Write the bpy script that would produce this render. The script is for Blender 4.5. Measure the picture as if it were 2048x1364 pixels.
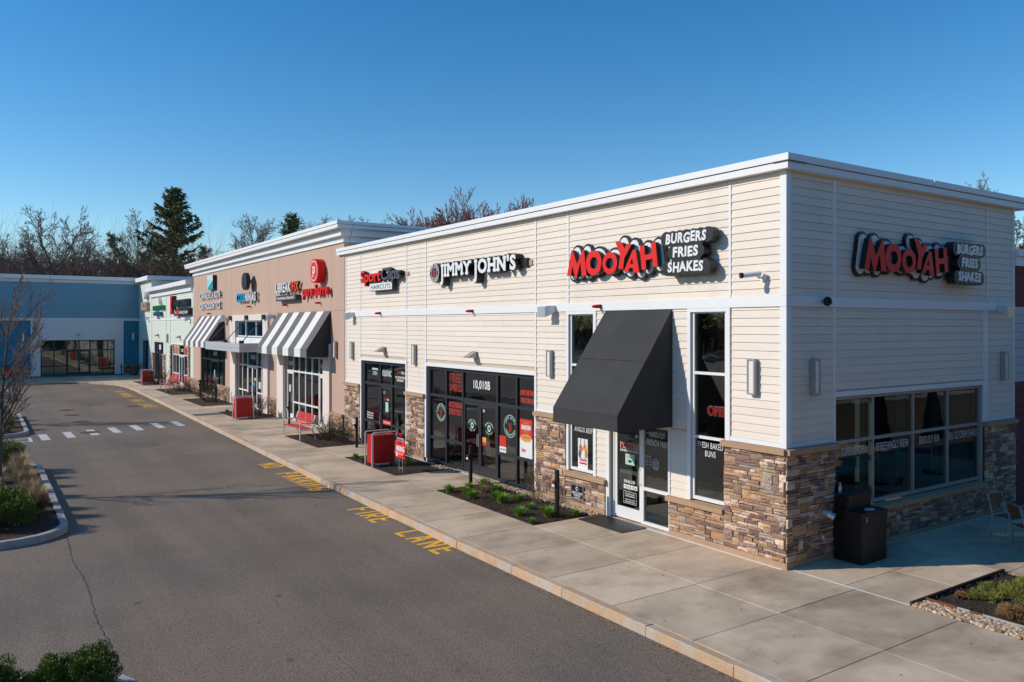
import bpy, math, random
import numpy as np
from mathutils import Vector, Matrix

S = bpy.context.scene
for o in list(bpy.data.objects):
    bpy.data.objects.remove(o)
COL = S.collection
R = math.radians

# ------------------------------------------------------------------ camera, sky, sun, exposure
cam_d = bpy.data.cameras.new('camera')
cam = bpy.data.objects.new('camera', cam_d)
COL.objects.link(cam)
S.camera = cam
cam.location = (8.982, -11.958, 4.343)
cam.rotation_euler = (R(90), 0, R(56.0))
cam_d.sensor_width = 36
cam_d.lens = 27.83
cam_d.shift_y = -0.01484
cam_d.clip_end = 3000
S.render.resolution_x, S.render.resolution_y = 1024, 682

SUN_EL = R(29.0)
SUN_AZ = (-0.475, -0.88)                      # horizontal direction towards the sun
world = bpy.data.worlds.new('World')
S.world = world
world.use_nodes = True
wn = world.node_tree
bg = wn.nodes['Background']
sky = wn.nodes.new('ShaderNodeTexSky')
sky.sky_type = 'NISHITA'
sky.sun_disc = False
sky.sun_elevation = SUN_EL
sky.sun_rotation = math.atan2(SUN_AZ[0], SUN_AZ[1])
sky.altitude = 0
sky.air_density = 1.0
sky.dust_density = 0.0
sky.ozone_density = 2.6
hsv = wn.nodes.new('ShaderNodeHueSaturation')      # clear, deep blue spring sky
hsv.inputs['Saturation'].default_value = 1.37
wn.links.new(sky.outputs[0], hsv.inputs['Color'])
wn.links.new(hsv.outputs[0], bg.inputs[0])
bg.inputs[1].default_value = 0.142
sun_d = bpy.data.lights.new('sun', 'SUN')
sun_d.energy = 3.75
sun_d.angle = R(0.53)
sun_d.color = (1.0, 0.895, 0.76)
sun = bpy.data.objects.new('sun', sun_d)
COL.objects.link(sun)
sun.location = (-30, -60, 40)
_l = math.hypot(*SUN_AZ)
_tr = Vector((-SUN_AZ[0] / _l * math.cos(SUN_EL), -SUN_AZ[1] / _l * math.cos(SUN_EL), -math.sin(SUN_EL)))
sun.rotation_euler = _tr.to_track_quat('-Z', 'Y').to_euler()
S.view_settings.view_transform = 'Standard'
S.view_settings.look = 'None'
S.view_settings.exposure = 0.0
S.view_settings.gamma = 1.0
S.view_settings.use_curve_mapping = False
S.render.engine = 'CYCLES'
S.cycles.max_bounces = 7
S.cycles.transparent_max_bounces = 12
S.cycles.glossy_bounces = 3
S.cycles.diffuse_bounces = 3
S.cycles.caustics_reflective = False
S.cycles.caustics_refractive = False

rng = random.Random(11)
npr = np.random.default_rng(5)

# ------------------------------------------------------------------ materials
MATS = {}

def mat(name, col, rough=0.6, var=0.08, vscale=2.0, bump=0.0, bscale=60.0, metal=0.0, spec=0.4,
        orand=0.0, speck=0.0, sscale=300.0, col2=None, stretch=None, attr=None, coat=0.0, streak=None, spots=None):
    if name in MATS:
        return MATS[name]
    m = bpy.data.materials.new(name)
    m.use_nodes = True
    nt = m.node_tree
    N, L = nt.nodes, nt.links
    p = N['Principled BSDF']
    p.inputs['Roughness'].default_value = rough
    p.inputs['Metallic'].default_value = metal
    p.inputs['Specular IOR Level'].default_value = spec
    if coat:
        p.inputs['Coat Weight'].default_value = coat
    geo = N.new('ShaderNodeNewGeometry')
    pos = geo.outputs['Position']
    if stretch:
        mp = N.new('ShaderNodeVectorMath')
        mp.operation = 'MULTIPLY'
        mp.inputs[1].default_value = stretch
        L.new(pos, mp.inputs[0])
        pos = mp.outputs[0]
    if attr:
        a = N.new('ShaderNodeAttribute')
        a.attribute_name = attr
        base = a.outputs['Color']
    else:
        rgb = N.new('ShaderNodeRGB')
        rgb.outputs[0].default_value = (*col, 1)
        base = rgb.outputs[0]
    if col2 is not None:
        n0 = N.new('ShaderNodeTexNoise')
        n0.inputs['Scale'].default_value = vscale * 0.35
        n0.inputs['Detail'].default_value = 5
        L.new(pos, n0.inputs['Vector'])
        mr = N.new('ShaderNodeMapRange')
        mr.inputs[1].default_value = 0.42
        mr.inputs[2].default_value = 0.62
        L.new(n0.outputs['Fac'], mr.inputs[0])
        mx = N.new('ShaderNodeMix')
        mx.data_type = 'RGBA'
        mx.inputs[7].default_value = (*col2, 1)
        L.new(mr.outputs[0], mx.inputs[0])
        L.new(base, mx.inputs[6])
        base = mx.outputs[2]
    fac = None
    if var:
        n1 = N.new('ShaderNodeTexNoise')
        n1.inputs['Scale'].default_value = vscale
        n1.inputs['Detail'].default_value = 6
        n1.inputs['Roughness'].default_value = 0.65
        L.new(pos, n1.inputs['Vector'])
        r1 = N.new('ShaderNodeMapRange')
        r1.inputs[1].default_value = 0.25
        r1.inputs[2].default_value = 0.75
        r1.inputs[3].default_value = 1 - var
        r1.inputs[4].default_value = 1 + var
        L.new(n1.outputs['Fac'], r1.inputs[0])
        fac = r1.outputs[0]
    if speck:
        n2 = N.new('ShaderNodeTexNoise')
        n2.inputs['Scale'].default_value = sscale
        n2.inputs['Detail'].default_value = 1
        L.new(pos, n2.inputs['Vector'])
        r2 = N.new('ShaderNodeMapRange')
        r2.inputs[1].default_value = 0.3
        r2.inputs[2].default_value = 0.7
        r2.inputs[3].default_value = 1 - speck
        r2.inputs[4].default_value = 1 + speck
        L.new(n2.outputs['Fac'], r2.inputs[0])
        if fac is None:
            fac = r2.outputs[0]
        else:
            mm = N.new('ShaderNodeMath')
            mm.operation = 'MULTIPLY'
            L.new(fac, mm.inputs[0])
            L.new(r2.outputs[0], mm.inputs[1])
            fac = mm.outputs[0]
    def mulfac(fac, sock):
        if fac is None:
            return sock
        q = N.new('ShaderNodeMath')
        q.operation = 'MULTIPLY'
        L.new(fac, q.inputs[0])
        L.new(sock, q.inputs[1])
        return q.outputs[0]
    if streak:                                   # long worn or stained bands: (scale vector, low, high, amount)
        vs_ = N.new('ShaderNodeVectorMath')
        vs_.operation = 'MULTIPLY'
        vs_.inputs[1].default_value = streak[0]
        L.new(geo.outputs['Position'], vs_.inputs[0])
        n4 = N.new('ShaderNodeTexNoise')
        n4.inputs['Scale'].default_value = 1.0
        n4.inputs['Detail'].default_value = 4
        n4.inputs['Roughness'].default_value = 0.6
        L.new(vs_.outputs[0], n4.inputs['Vector'])
        r4 = N.new('ShaderNodeMapRange')
        r4.inputs[1].default_value, r4.inputs[2].default_value = streak[1], streak[2]
        r4.inputs[3].default_value, r4.inputs[4].default_value = 1.0, 1 - streak[3]
        L.new(n4.outputs['Fac'], r4.inputs[0])
        fac = mulfac(fac, r4.outputs[0])
    if spots:                                    # small dark drips: (scale, radius, amount)
        vo = N.new('ShaderNodeTexVoronoi')
        vo.inputs['Scale'].default_value = spots[0]
        L.new(geo.outputs['Position'], vo.inputs['Vector'])
        r5 = N.new('ShaderNodeMapRange')
        r5.inputs[1].default_value, r5.inputs[2].default_value = spots[1] * 0.5, spots[1]
        r5.inputs[3].default_value, r5.inputs[4].default_value = 1 - spots[2], 1.0
        L.new(vo.outputs['Distance'], r5.inputs[0])
        fac = mulfac(fac, r5.outputs[0])
    if orand:
        oi = N.new('ShaderNodeObjectInfo')
        r3 = N.new('ShaderNodeMapRange')
        r3.inputs[3].default_value = 1 - orand
        r3.inputs[4].default_value = 1 + orand
        L.new(oi.outputs['Random'], r3.inputs[0])
        if fac is None:
            fac = r3.outputs[0]
        else:
            mm = N.new('ShaderNodeMath')
            mm.operation = 'MULTIPLY'
            L.new(fac, mm.inputs[0])
            L.new(r3.outputs[0], mm.inputs[1])
            fac = mm.outputs[0]
    if fac is not None:
        vm = N.new('ShaderNodeVectorMath')
        vm.operation = 'SCALE'
        L.new(base, vm.inputs[0])
        L.new(fac, vm.inputs['Scale'])
        base = vm.outputs[0]
    L.new(base, p.inputs['Base Color'])
    if bump:
        n3 = N.new('ShaderNodeTexNoise')
        n3.inputs['Scale'].default_value = bscale
        n3.inputs['Detail'].default_value = 4
        L.new(pos, n3.inputs['Vector'])
        bp = N.new('ShaderNodeBump')
        bp.inputs['Strength'].default_value = bump
        bp.inputs['Distance'].default_value = 0.01
        L.new(n3.outputs['Fac'], bp.inputs['Height'])
        L.new(bp.outputs[0], p.inputs['Normal'])
    MATS[name] = m
    return m


def glass_mat(name, tint, ior=1.5, rough=0.0):
    m = bpy.data.materials.new(name)
    m.use_nodes = True
    nt = m.node_tree
    N, L = nt.nodes, nt.links
    N.remove(N['Principled BSDF'])
    out = N['Material Output']
    tr = N.new('ShaderNodeBsdfTransparent')
    tr.inputs[0].default_value = (*tint, 1)
    gl = N.new('ShaderNodeBsdfGlossy')
    gl.inputs['Roughness'].default_value = rough
    gl.inputs[0].default_value = (0.95, 0.97, 1, 1)
    geo = N.new('ShaderNodeNewGeometry')
    dt = N.new('ShaderNodeVectorMath')
    dt.operation = 'DOT_PRODUCT'
    L.new(geo.outputs['Incoming'], dt.inputs[0])
    L.new(geo.outputs['Normal'], dt.inputs[1])
    f0 = ((ior - 1) / (ior + 1)) ** 2
    val = dt.outputs['Value']
    for op, k in (('ABSOLUTE', None), ('SUBTRACT', 1.0), ('POWER', 5.0), ('MULTIPLY_ADD', 1 - f0)):
        q = N.new('ShaderNodeMath')
        q.operation = op
        if op == 'SUBTRACT':
            q.inputs[0].default_value = k
            L.new(val, q.inputs[1])
        else:
            L.new(val, q.inputs[0])
            if k is not None:
                q.inputs[1].default_value = k
            if op == 'MULTIPLY_ADD':
                q.inputs[2].default_value = f0
        val = q.outputs[0]
    nz = N.new('ShaderNodeTexNoise')
    nz.inputs['Scale'].default_value = 0.9
    L.new(geo.outputs['Position'], nz.inputs['Vector'])
    bp = N.new('ShaderNodeBump')
    bp.inputs['Strength'].default_value = 0.025
    bp.inputs['Distance'].default_value = 0.1
    L.new(nz.outputs['Fac'], bp.inputs['Height'])
    L.new(bp.outputs[0], gl.inputs['Normal'])
    mx = N.new('ShaderNodeMixShader')
    L.new(val, mx.inputs[0])
    L.new(tr.outputs[0], mx.inputs[1])
    L.new(gl.outputs[0], mx.inputs[2])
    L.new(mx.outputs[0], out.inputs[0])
    MATS[name] = m
    return m


def emit_mat(name, col, strength):
    m = bpy.data.materials.new(name)
    m.use_nodes = True
    p = m.node_tree.nodes['Principled BSDF']
    p.inputs['Base Color'].default_value = (*col, 1)
    p.inputs['Emission Color'].default_value = (*col, 1)
    p.inputs['Emission Strength'].default_value = strength
    MATS[name] = m
    return m


mat('asphalt', (0.222, 0.172, 0.127), 0.9, 0.13, 0.55, 0.8, 90, speck=0.5, sscale=52, col2=(0.180, 0.146, 0.112), streak=((0.05, 0.9, 1), 0.46, 0.66, 0.15), spots=(0.7, 0.06, 0.4))
mat('asphalt_new', (0.150, 0.122, 0.098), 0.9, 0.1, 0.8, 0.8, 90, speck=0.4, sscale=52)
mat('soil', (0.10, 0.075, 0.05), 0.95, 0.3, 0.4, 0.3, 8)
mat('concrete', (0.645, 0.505, 0.355), 0.85, 0.16, 1.6, 0.25, 90, orand=0.10, speck=0.08, sscale=110, col2=(0.53, 0.41, 0.285), streak=((0.9, 0.5, 1), 0.47, 0.66, 0.34), spots=(2.2, 0.035, 0.45))
mat('joint_dark', (0.13, 0.12, 0.105), 0.95, 0.2, 3)
mat('granite', (0.50, 0.415, 0.325), 0.85, 0.12, 5, 0.5, 70, orand=0.07, speck=0.18, sscale=90, col2=(0.56, 0.35, 0.195))
mat('granite_grey', (0.40, 0.39, 0.37), 0.85, 0.12, 5, 0.5, 70, orand=0.07, speck=0.18, sscale=90)
mat('cream', (0.79, 0.70, 0.605), 0.6, 0.035, 4, 0.15, 40, orand=0.03, stretch=(0.3, 0.3, 3), streak=((1.6, 1.6, 0.12), 0.55, 0.8, 0.10))
mat('cream_backing', (0.58, 0.47, 0.36), 0.8)
mat('white_trim', (0.80, 0.81, 0.82), 0.5, 0.03, 3)
mat('stone', (0.4, 0.3, 0.2), 0.92, 0.28, 13, 1.0, 28, attr='Col', speck=0.12, sscale=60)
mat('mortar', (0.075, 0.055, 0.042), 0.95, 0.2, 6)
mat('cap_tan', (0.44, 0.285, 0.175), 0.85, 0.09, 9, 0.3, 70, orand=0.05)
mat('mauve', (0.52, 0.36, 0.28), 0.85, 0.045, 1.1, 0.2, 120, stretch=(1, 1, 0.25))
mat('mauve_light', (0.74, 0.66, 0.60), 0.8, 0.04, 2, 0.15, 120)
mat('mint', (0.66, 0.72, 0.635), 0.6, 0.03, 3)
mat('blue_wall', (0.035, 0.20, 0.30), 0.8, 0.05, 0.8, 0.2, 100)
mat('blue_upper', (0.17, 0.33, 0.42), 0.8, 0.05, 0.8, 0.2, 100)
mat('grey_wall', (0.66, 0.67, 0.69), 0.8, 0.04, 1, 0.2, 100)
mat('maroon_block', (0.19, 0.055, 0.055), 0.85, 0.12, 4, 0.4, 60, orand=0.08)
mat('white_block', (0.62, 0.60, 0.60), 0.85, 0.06, 4, 0.3, 60, orand=0.04)
mat('frame_dark', (0.028, 0.031, 0.036), 0.4, 0.05, 4)
mat('frame_white', (0.80, 0.80, 0.79), 0.4, 0.03, 4)
mat('alu', (0.58, 0.58, 0.58), 0.35, 0.05, 6, metal=0.7)
mat('grey_metal', (0.40, 0.39, 0.375), 0.4, 0.05, 6, metal=0.35)
mat('chair_frame', (0.30, 0.30, 0.31), 0.5, 0.05, 6)
mat('rod_dark', (0.06, 0.052, 0.045), 0.5, 0.1, 6)
mat('silver', (0.62, 0.64, 0.66), 0.4, 0.06, 3, metal=0.3)
mat('canvas_black', (0.037, 0.038, 0.040), 0.8, 0.2, 1.3, 0.25, 260)
mat('canvas_seam', (0.062, 0.062, 0.062), 0.8)
mat('canvas_grey', (0.135, 0.135, 0.145), 0.85, 0.1, 2, 0.2, 200)
mat('canvas_white', (0.76, 0.75, 0.72), 0.85, 0.05, 2, 0.2, 200)
mat('black', (0.012, 0.012, 0.013), 0.45, 0.1, 4)
mat('black_panel', (0.013, 0.011, 0.010), 0.35, 0.15, 3, 0.1, 30)
mat('red_paint', (0.62, 0.038, 0.028), 0.4, 0.05, 4)
mat('bin_red', (0.56, 0.022, 0.02), 0.42, 0.08, 4)
mat('sign_red', (0.76, 0.022, 0.018), 0.45, 0.03, 4, spec=0.2)
mat('sign_white', (0.80, 0.80, 0.79), 0.35, 0.02, 4)
mat('sign_black', (0.016, 0.016, 0.018), 0.4, 0.05, 4)
mat('clip_grey', (0.075, 0.08, 0.095), 0.4, 0.03, 4)
mat('sign_grey', (0.045, 0.047, 0.055), 0.4, 0.05, 4)
mat('sign_blue', (0.02, 0.42, 0.80), 0.35, 0.02, 4)
mat('sign_orange', (0.85, 0.085, 0.02), 0.35, 0.02, 4)
mat('teal', (0.0, 0.36, 0.37), 0.35, 0.02, 4)
mat('teal_pale', (0.35, 0.68, 0.60), 0.35, 0.02, 4)
mat('sign_pale', (0.62, 0.76, 0.80), 0.35, 0.02, 4)
mat('sign_green', (0.015, 0.20, 0.07), 0.4, 0.02, 4)
mat('sign_navy', (0.03, 0.13, 0.30), 0.4, 0.02, 4)
mat('sign_wood', (0.50, 0.33, 0.25), 0.6, 0.1, 8)
mat('decal_mint', (0.42, 0.62, 0.54), 0.5, 0.02, 4)
mat('decal_yellow', (0.75, 0.58, 0.10), 0.5, 0.05, 6)
mat('decal_brown', (0.50, 0.21, 0.11), 0.5, 0.25, 25)
mat('decal_orange', (0.80, 0.33, 0.06), 0.5, 0.25, 25)
mat('yellow_paint', (0.88, 0.46, 0.035), 0.8, 0.16, 6, 0.4, 130, speck=0.2, sscale=70)
mat('white_paint', (0.62, 0.60, 0.565), 0.8, 0.12, 5, 0.4, 130, speck=0.15, sscale=70)
mat('rust', (0.13, 0.065, 0.035), 0.8, 0.2, 8, 0.5, 60)
mat('mulch', (0.048, 0.030, 0.020), 0.95, 0.35, 9, 1.0, 45, speck=0.4, sscale=60)
mat('mulch_chip', (0.065, 0.04, 0.026), 0.95, 0.4, 30)
mat('pebble', (0.4, 0.3, 0.2), 0.7, 0.1, 20, attr='Col')
mat('edging', (0.03, 0.028, 0.027), 0.6, 0.2, 6)
mat('edging_rust', (0.17, 0.055, 0.03), 0.8, 0.25, 12)
mat('bark', (0.12, 0.10, 0.085), 0.95, 0.2, 6, 0.4, 30)
mat('bark_dark', (0.085, 0.068, 0.055), 0.95, 0.2, 6)
mat('twig', (0.26, 0.20, 0.165), 0.95, 0.15, 1)
mat('twig_red', (0.30, 0.14, 0.12), 0.95, 0.2, 1)
mat('twig_brown', (0.225, 0.15, 0.115), 0.95, 0.2, 1)
mat('twig_pale', (0.26, 0.235, 0.21), 0.95, 0.2, 1)
mat('spruce', (0.16, 0.155, 0.06), 0.8, 0.45, 0.8)
mat('pine', (0.10, 0.125, 0.042), 0.8, 0.4, 0.8)
mat('yew', (0.135, 0.18, 0.025), 0.7, 0.45, 3)
mat('juniper', (0.22, 0.235, 0.045), 0.8, 0.4, 4)
mat('grass_green', (0.19, 0.34, 0.035), 0.7, 0.35, 6)
mat('grass_tan', (0.50, 0.37, 0.22), 0.85, 0.25, 6)
mat('shrub_brown', (0.105, 0.062, 0.034), 0.9, 0.35, 6)
mat('shrub_olive', (0.115, 0.105, 0.035), 0.85, 0.4, 6)
mat('dry_juniper', (0.29, 0.175, 0.06), 0.9, 0.35, 6)
mat('floor_in', (0.30, 0.26, 0.21), 0.7, 0.1, 2)
mat('window_film', (0.42, 0.46, 0.43), 0.8, 0.06, 2)
mat('wall_in', (0.40, 0.385, 0.36), 0.85, 0.05, 2)
mat('wall_in_green', (0.30, 0.38, 0.33), 0.85, 0.05, 2)
mat('wood_table', (0.33, 0.17, 0.075), 0.5, 0.15, 6)
mat('pale_table', (0.55, 0.60, 0.52), 0.4, 0.03, 6)
mat('chair_slat', (0.23, 0.085, 0.045), 0.55, 0.12, 8)
mat('roof_grey', (0.25, 0.25, 0.25), 0.9, 0.1, 1)
mat('tan_print', (0.62, 0.50, 0.22), 0.6, 0.05, 6)
mat('bottle_clear', (0.5, 0.55, 0.6), 0.15, 0.05, 6)
glass_mat('glass', (0.62, 0.66, 0.64), 2.05)
glass_mat('glass_green', (0.50, 0.68, 0.62), 2.1)
glass_mat('glass_dark', (0.50, 0.55, 0.53), 1.75)
emit_mat('neon_red', (0.55, 0.045, 0.03), 0.25)
emit_mat('neon_open', (0.85, 0.04, 0.03), 0.55)
emit_mat('neon_white', (0.75, 0.8, 0.78), 0.12)
emit_mat('lamp_lens', (0.75, 0.74, 0.70), 0.02)

# ------------------------------------------------------------------ mesh helpers
class Face:
    """maps wall coordinates (u along the wall, z up, d out of the wall) to the world"""
    def __init__(s, kind, off):
        s.kind, s.off = kind, off
    def __call__(s, u, z, d):
        if s.kind == 'front':
            return (u, s.off - d, z)
        if s.kind == 'side':
            return (s.off + d, u, z)
        return (u, z, s.off + d)          # ground: z is world Y, d is up

FRONT = Face('front', 0.0)
MAUVE = Face('front', -0.06)
SIDE = Face('side', 0.0)
BLUE = Face('side', -68.5)
ROAD = Face('ground', -0.15)


class MB:
    def __init__(s, face=None):
        s.v, s.f, s.c, s.m = [], [], [], []
        s.face = face
        s.col = None
        s.mi = 0
    def add(s, vs, fs):
        b = len(s.v)
        if s.face:
            s.v += [s.face(*p) for p in vs]
        else:
            s.v += [tuple(p) for p in vs]
        s.f += [tuple(i + b for i in q) for q in fs]
        s.c += [s.col] * len(fs)
        s.m += [s.mi] * len(fs)
        return s
    def box(s, a0, a1, b0, b1, c0, c1):
        a0, a1 = min(a0, a1), max(a0, a1)
        b0, b1 = min(b0, b1), max(b0, b1)
        c0, c1 = min(c0, c1), max(c0, c1)
        v = [(a0, b0, c0), (a1, b0, c0), (a1, b1, c0), (a0, b1, c0), (a0, b0, c1), (a1, b0, c1), (a1, b1, c1), (a0, b1, c1)]
        return s.add(v, [(3, 2, 1, 0), (4, 5, 6, 7), (0, 1, 5, 4), (1, 2, 6, 5), (2, 3, 7, 6), (3, 0, 4, 7)])
    def prism(s, poly, c0, c1):
        """poly in (a,b) counter-clockwise, extruded over the third coordinate"""
        n = len(poly)
        ar = sum(poly[i][0] * poly[(i + 1) % n][1] - poly[(i + 1) % n][0] * poly[i][1] for i in range(n))
        if ar < 0:
            poly = poly[::-1]
        v = [(a, b, c0) for a, b in poly] + [(a, b, c1) for a, b in poly]
        f = [tuple(range(n - 1, -1, -1)), tuple(range(n, 2 * n))]
        f += [(i, (i + 1) % n, n + (i + 1) % n, n + i) for i in range(n)]
        return s.add(v, f)
    def disc(s, a, b, ra, rb, c0, c1, n=28):
        return s.prism([(a + ra * math.cos(2 * math.pi * i / n), b + rb * math.sin(2 * math.pi * i / n)) for i in range(n)], c0, c1)
    def ring(s, a, b, ra, rb, wa, wb, c0, c1, n=32):
        v, f = [], []
        for i in range(n):
            t = 2 * math.pi * i / n
            cs, sn = math.cos(t), math.sin(t)
            v += [(a + ra * cs, b + rb * sn, c1), (a + (ra - wa) * cs, b + (rb - wb) * sn, c1), (a + ra * cs, b + rb * sn, c0), (a + (ra - wa) * cs, b + (rb - wb) * sn, c0)]
        for i in range(n):
            p, q = 4 * i, 4 * ((i + 1) % n)
            f += [(p, q, q + 1, p + 1), (p + 2, q + 2, q, p), (p + 1, q + 1, q + 3, p + 3), (p + 3, q + 3, q + 2, p + 2)]
        return s.add(v, f)
    def tube(s, pts, rs, n=6, caps=True):
        pts = [Vector(p) for p in pts]
        if not hasattr(rs, '__len__'):
            rs = [rs] * len(pts)
        v, f = [], []
        ref = None
        for i, p in enumerate(pts):
            t = (pts[min(i + 1, len(pts) - 1)] - pts[max(i - 1, 0)])
            if t.length < 1e-9:
                t = Vector((0, 0, 1))
            t.normalize()
            if ref is None:
                ref = t.orthogonal().normalized()
            ref = (ref - t * ref.dot(t))
            if ref.length < 1e-6:
                ref = t.orthogonal()
            ref.normalize()
            w = t.cross(ref)
            for k in range(n):
                a = 2 * math.pi * k / n
                v.append(tuple(p + (ref * math.cos(a) + w * math.sin(a)) * rs[i]))
        for i in range(len(pts) - 1):
            for k in range(n):
                f.append((i * n + k, i * n + (k + 1) % n, (i + 1) * n + (k + 1) % n, (i + 1) * n + k))
        if caps:
            f.append(tuple(range(n - 1, -1, -1)))
            m = (len(pts) - 1) * n
            f.append(tuple(m + k for k in range(n)))
        return s.add(v, f)
    def obox(s, c, ax, ay, az, hx, hy, hz):
        c, ax, ay, az = Vector(c), Vector(ax), Vector(ay), Vector(az)
        v = []
        for k in (-1, 1):
            for i, j in ((-1, -1), (1, -1), (1, 1), (-1, 1)):
                v.append(tuple(c + ax * hx * i + ay * hy * j + az * hz * k))
        return s.add(v, [(3, 2, 1, 0), (4, 5, 6, 7), (0, 1, 5, 4), (1, 2, 6, 5), (2, 3, 7, 6), (3, 0, 4, 7)])
    def mesh(s, name, mats, smooth=False):
        me = bpy.data.meshes.new(name)
        me.from_pydata(s.v, [], s.f)
        if not isinstance(mats, (list, tuple)):
            mats = [mats]
        for m in mats:
            me.materials.append(MATS[m] if isinstance(m, str) else m)
        if len(mats) > 1:
            me.polygons.foreach_set('material_index', s.m)
        if any(c is not None for c in s.c):
            at = me.color_attributes.new('Col', 'FLOAT_COLOR', 'CORNER')
            buf = []
            for q, c in zip(s.f, s.c):
                buf += list((*c, 1.0) if c else (0.4, 0.3, 0.2, 1.0)) * len(q)
            at.data.foreach_set('color', buf)
        if smooth:
            me.polygons.foreach_set('use_smooth', [True] * len(me.polygons))
        me.update()
        return me
    def build(s, name, mats, parent=None, smooth=False, **kw):
        o = bpy.data.objects.new(name, s.mesh(name, mats, smooth))
        COL.objects.link(o)
        if parent is not None:
            o.parent = parent
            if parent.type == 'EMPTY':
                o.matrix_parent_inverse = Matrix.Translation(-world_loc(parent))
        for k, val in kw.items():
            o[k] = val
        return o

WL = {}
def world_loc(o):
    v = Vector((0, 0, 0))
    p = o
    while p is not None:
        if p.type == 'EMPTY':
            v = v + p.location
        p = p.parent
    return v

def empty(name, loc, parent=None, **kw):
    o = bpy.data.objects.new(name, None)
    COL.objects.link(o)
    o.empty_display_size = 0.2
    o.location = loc
    if parent is not None:
        o.parent = parent
        o.location = Vector(loc) - world_loc(parent)
    for k, v in kw.items():
        o[k] = v
    return o

def thing(name, label, cat, loc, group=None):
    o = empty(name, loc)
    tag(o, label, cat, group)
    return o

def tag(o, label, cat, group=None):
    o['label'] = label
    o['category'] = cat
    if group:
        o['group'] = group
    return o

def copy_tree(o, parent=None):
    c = o.copy()
    COL.objects.link(c)
    if parent is not None:
        inv = o.matrix_parent_inverse.copy()
        c.parent = parent
        c.matrix_parent_inverse = inv
    for ch in list(o.children):
        copy_tree(ch, c)
    return c

def place_copy(o, loc, rz=0.0, sc=1.0, label=None, group=None):
    c = copy_tree(o)
    c.location = loc
    c.rotation_euler = (0, 0, rz)
    c.scale = (sc, sc, sc) if not hasattr(sc, '__len__') else sc
    if label:
        c['label'] = label
    if group:
        c['group'] = group
    return c

# ------------------------------------------------------------------ glyphs (built-in font), made once
CHARS = "ABCDEFGHIJKLMNOPQRSTUVWXYZabcdefghijklmnopqrstuvwxyz0123456789.,-'&:!?"
GL = {}
def make_glyphs():
    styles = {'r': 0.0, 'b': 0.022, 'x': 0.040}
    tmp = []
    for st, off in styles.items():
        for ch in CHARS:
            for kind in ('flat', 'solid', 'adv'):
                if kind == 'adv' and st != 'r':
                    continue
                cu = bpy.data.curves.new('t', 'FONT')
                cu.body = ch if kind != 'adv' else ch + 'I'
                cu.size = 1.0
                cu.resolution_u = 3
                cu.offset = off
                cu.extrude = 0.5 if kind == 'solid' else 0.0
                o = bpy.data.objects.new('t', cu)
                COL.objects.link(o)
                tmp.append((st, ch, kind, o))
    bpy.context.view_layer.update()
    dg = bpy.context.evaluated_depsgraph_get()
    for st, ch, kind, o in tmp:
        me = o.evaluated_get(dg).to_mesh()
        vs = [tuple(v.co) for v in me.vertices]
        fs = [tuple(p.vertices) for p in me.polygons]
        GL[(st, ch, kind)] = (vs, fs)
        o.evaluated_get(dg).to_mesh_clear()
    for st, ch, kind, o in tmp:
        cu = o.data
        bpy.data.objects.remove(o)
        bpy.data.curves.remove(cu)
    for ch in CHARS:
        imax = max(v[0] for v in GL[('r', 'I', 'flat')][0])
        GL[('adv', ch)] = max(v[0] for v in GL[('r', ch, 'adv')][0]) - imax
make_glyphs()
CAPH = max(v[1] for v in GL[('r', 'H', 'flat')][0])

def text_layout(s, h, width=None, style='b', track=0.0):
    sc = h / CAPH
    xs, x = [], 0.0
    for ch in s:
        xs.append(x)
        x += (GL[('adv', ch)] if ch != ' ' else 0.30) + track
    tot = x - track
    sx = sc if width is None else width / tot
    return xs, tot, sx, sc

def add_text(mb, s, u, z, h, d0, d1=None, width=None, style='b', align='l', shear=0.0, track=0.0, slope=0.0, only=None, jit=0.0):
    """s placed with its base line at z; d1 None gives a flat print at d0"""
    xs, tot, sx, sc = text_layout(s, h, width, style, track)
    u0 = u - (tot * sx * 0.5 if align == 'c' else 0)
    for i, ch in enumerate(s):
        if ch == ' ' or (only is not None and i != only):
            continue
        vs, fs = GL[(style, ch, 'flat' if d1 is None else 'solid')]
        jr = random.Random(i * 7 + len(s))
        ja, jz = jit * jr.uniform(-1, 1), jit * h * jr.uniform(-0.6, 0.6)
        ca, sa = math.cos(ja), math.sin(ja)
        out = []
        for x, y, zz in vs:
            X, Y = x * sx, y * sc
            X, Y = X * ca - Y * sa, X * sa + Y * ca + jz
            X = X + Y * shear + xs[i] * sx
            out.append((u0 + X, z + Y + slope * X, d0 if d1 is None else d0 + (zz + 0.5) * (d1 - d0)))
        mb.add(out, fs)
    return mb

def outline_text(parent, face, s, m, w, name='neon_lettering', **kw):
    """thin tube-like outline of each letter, as in bent neon lettering"""
    src = add_text(MB(), s, **kw)
    cnt = {}
    key = lambda i: (round(src.v[i][0], 5), round(src.v[i][1], 5))
    for f in src.f:
        for i in range(len(f)):
            a, b = key(f[i]), key(f[(i + 1) % len(f)])
            cnt[(min(a, b), max(a, b))] = cnt.get((min(a, b), max(a, b)), 0) + 1
    mb = MB(face)
    d = kw['d0']
    for (a, b), c in cnt.items():
        if c != 1:
            continue
        dx, dz = b[0] - a[0], b[1] - a[1]
        l = math.hypot(dx, dz)
        if l < 1e-5:
            continue
        nx, nz = -dz / l * w / 2, dx / l * w / 2
        mb.add([(a[0] - nx, a[1] - nz, d), (b[0] - nx, b[1] - nz, d), (b[0] + nx, b[1] + nz, d), (a[0] + nx, a[1] + nz, d)], [(0, 1, 2, 3)])
    return mb.build(name, m, parent)

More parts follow.
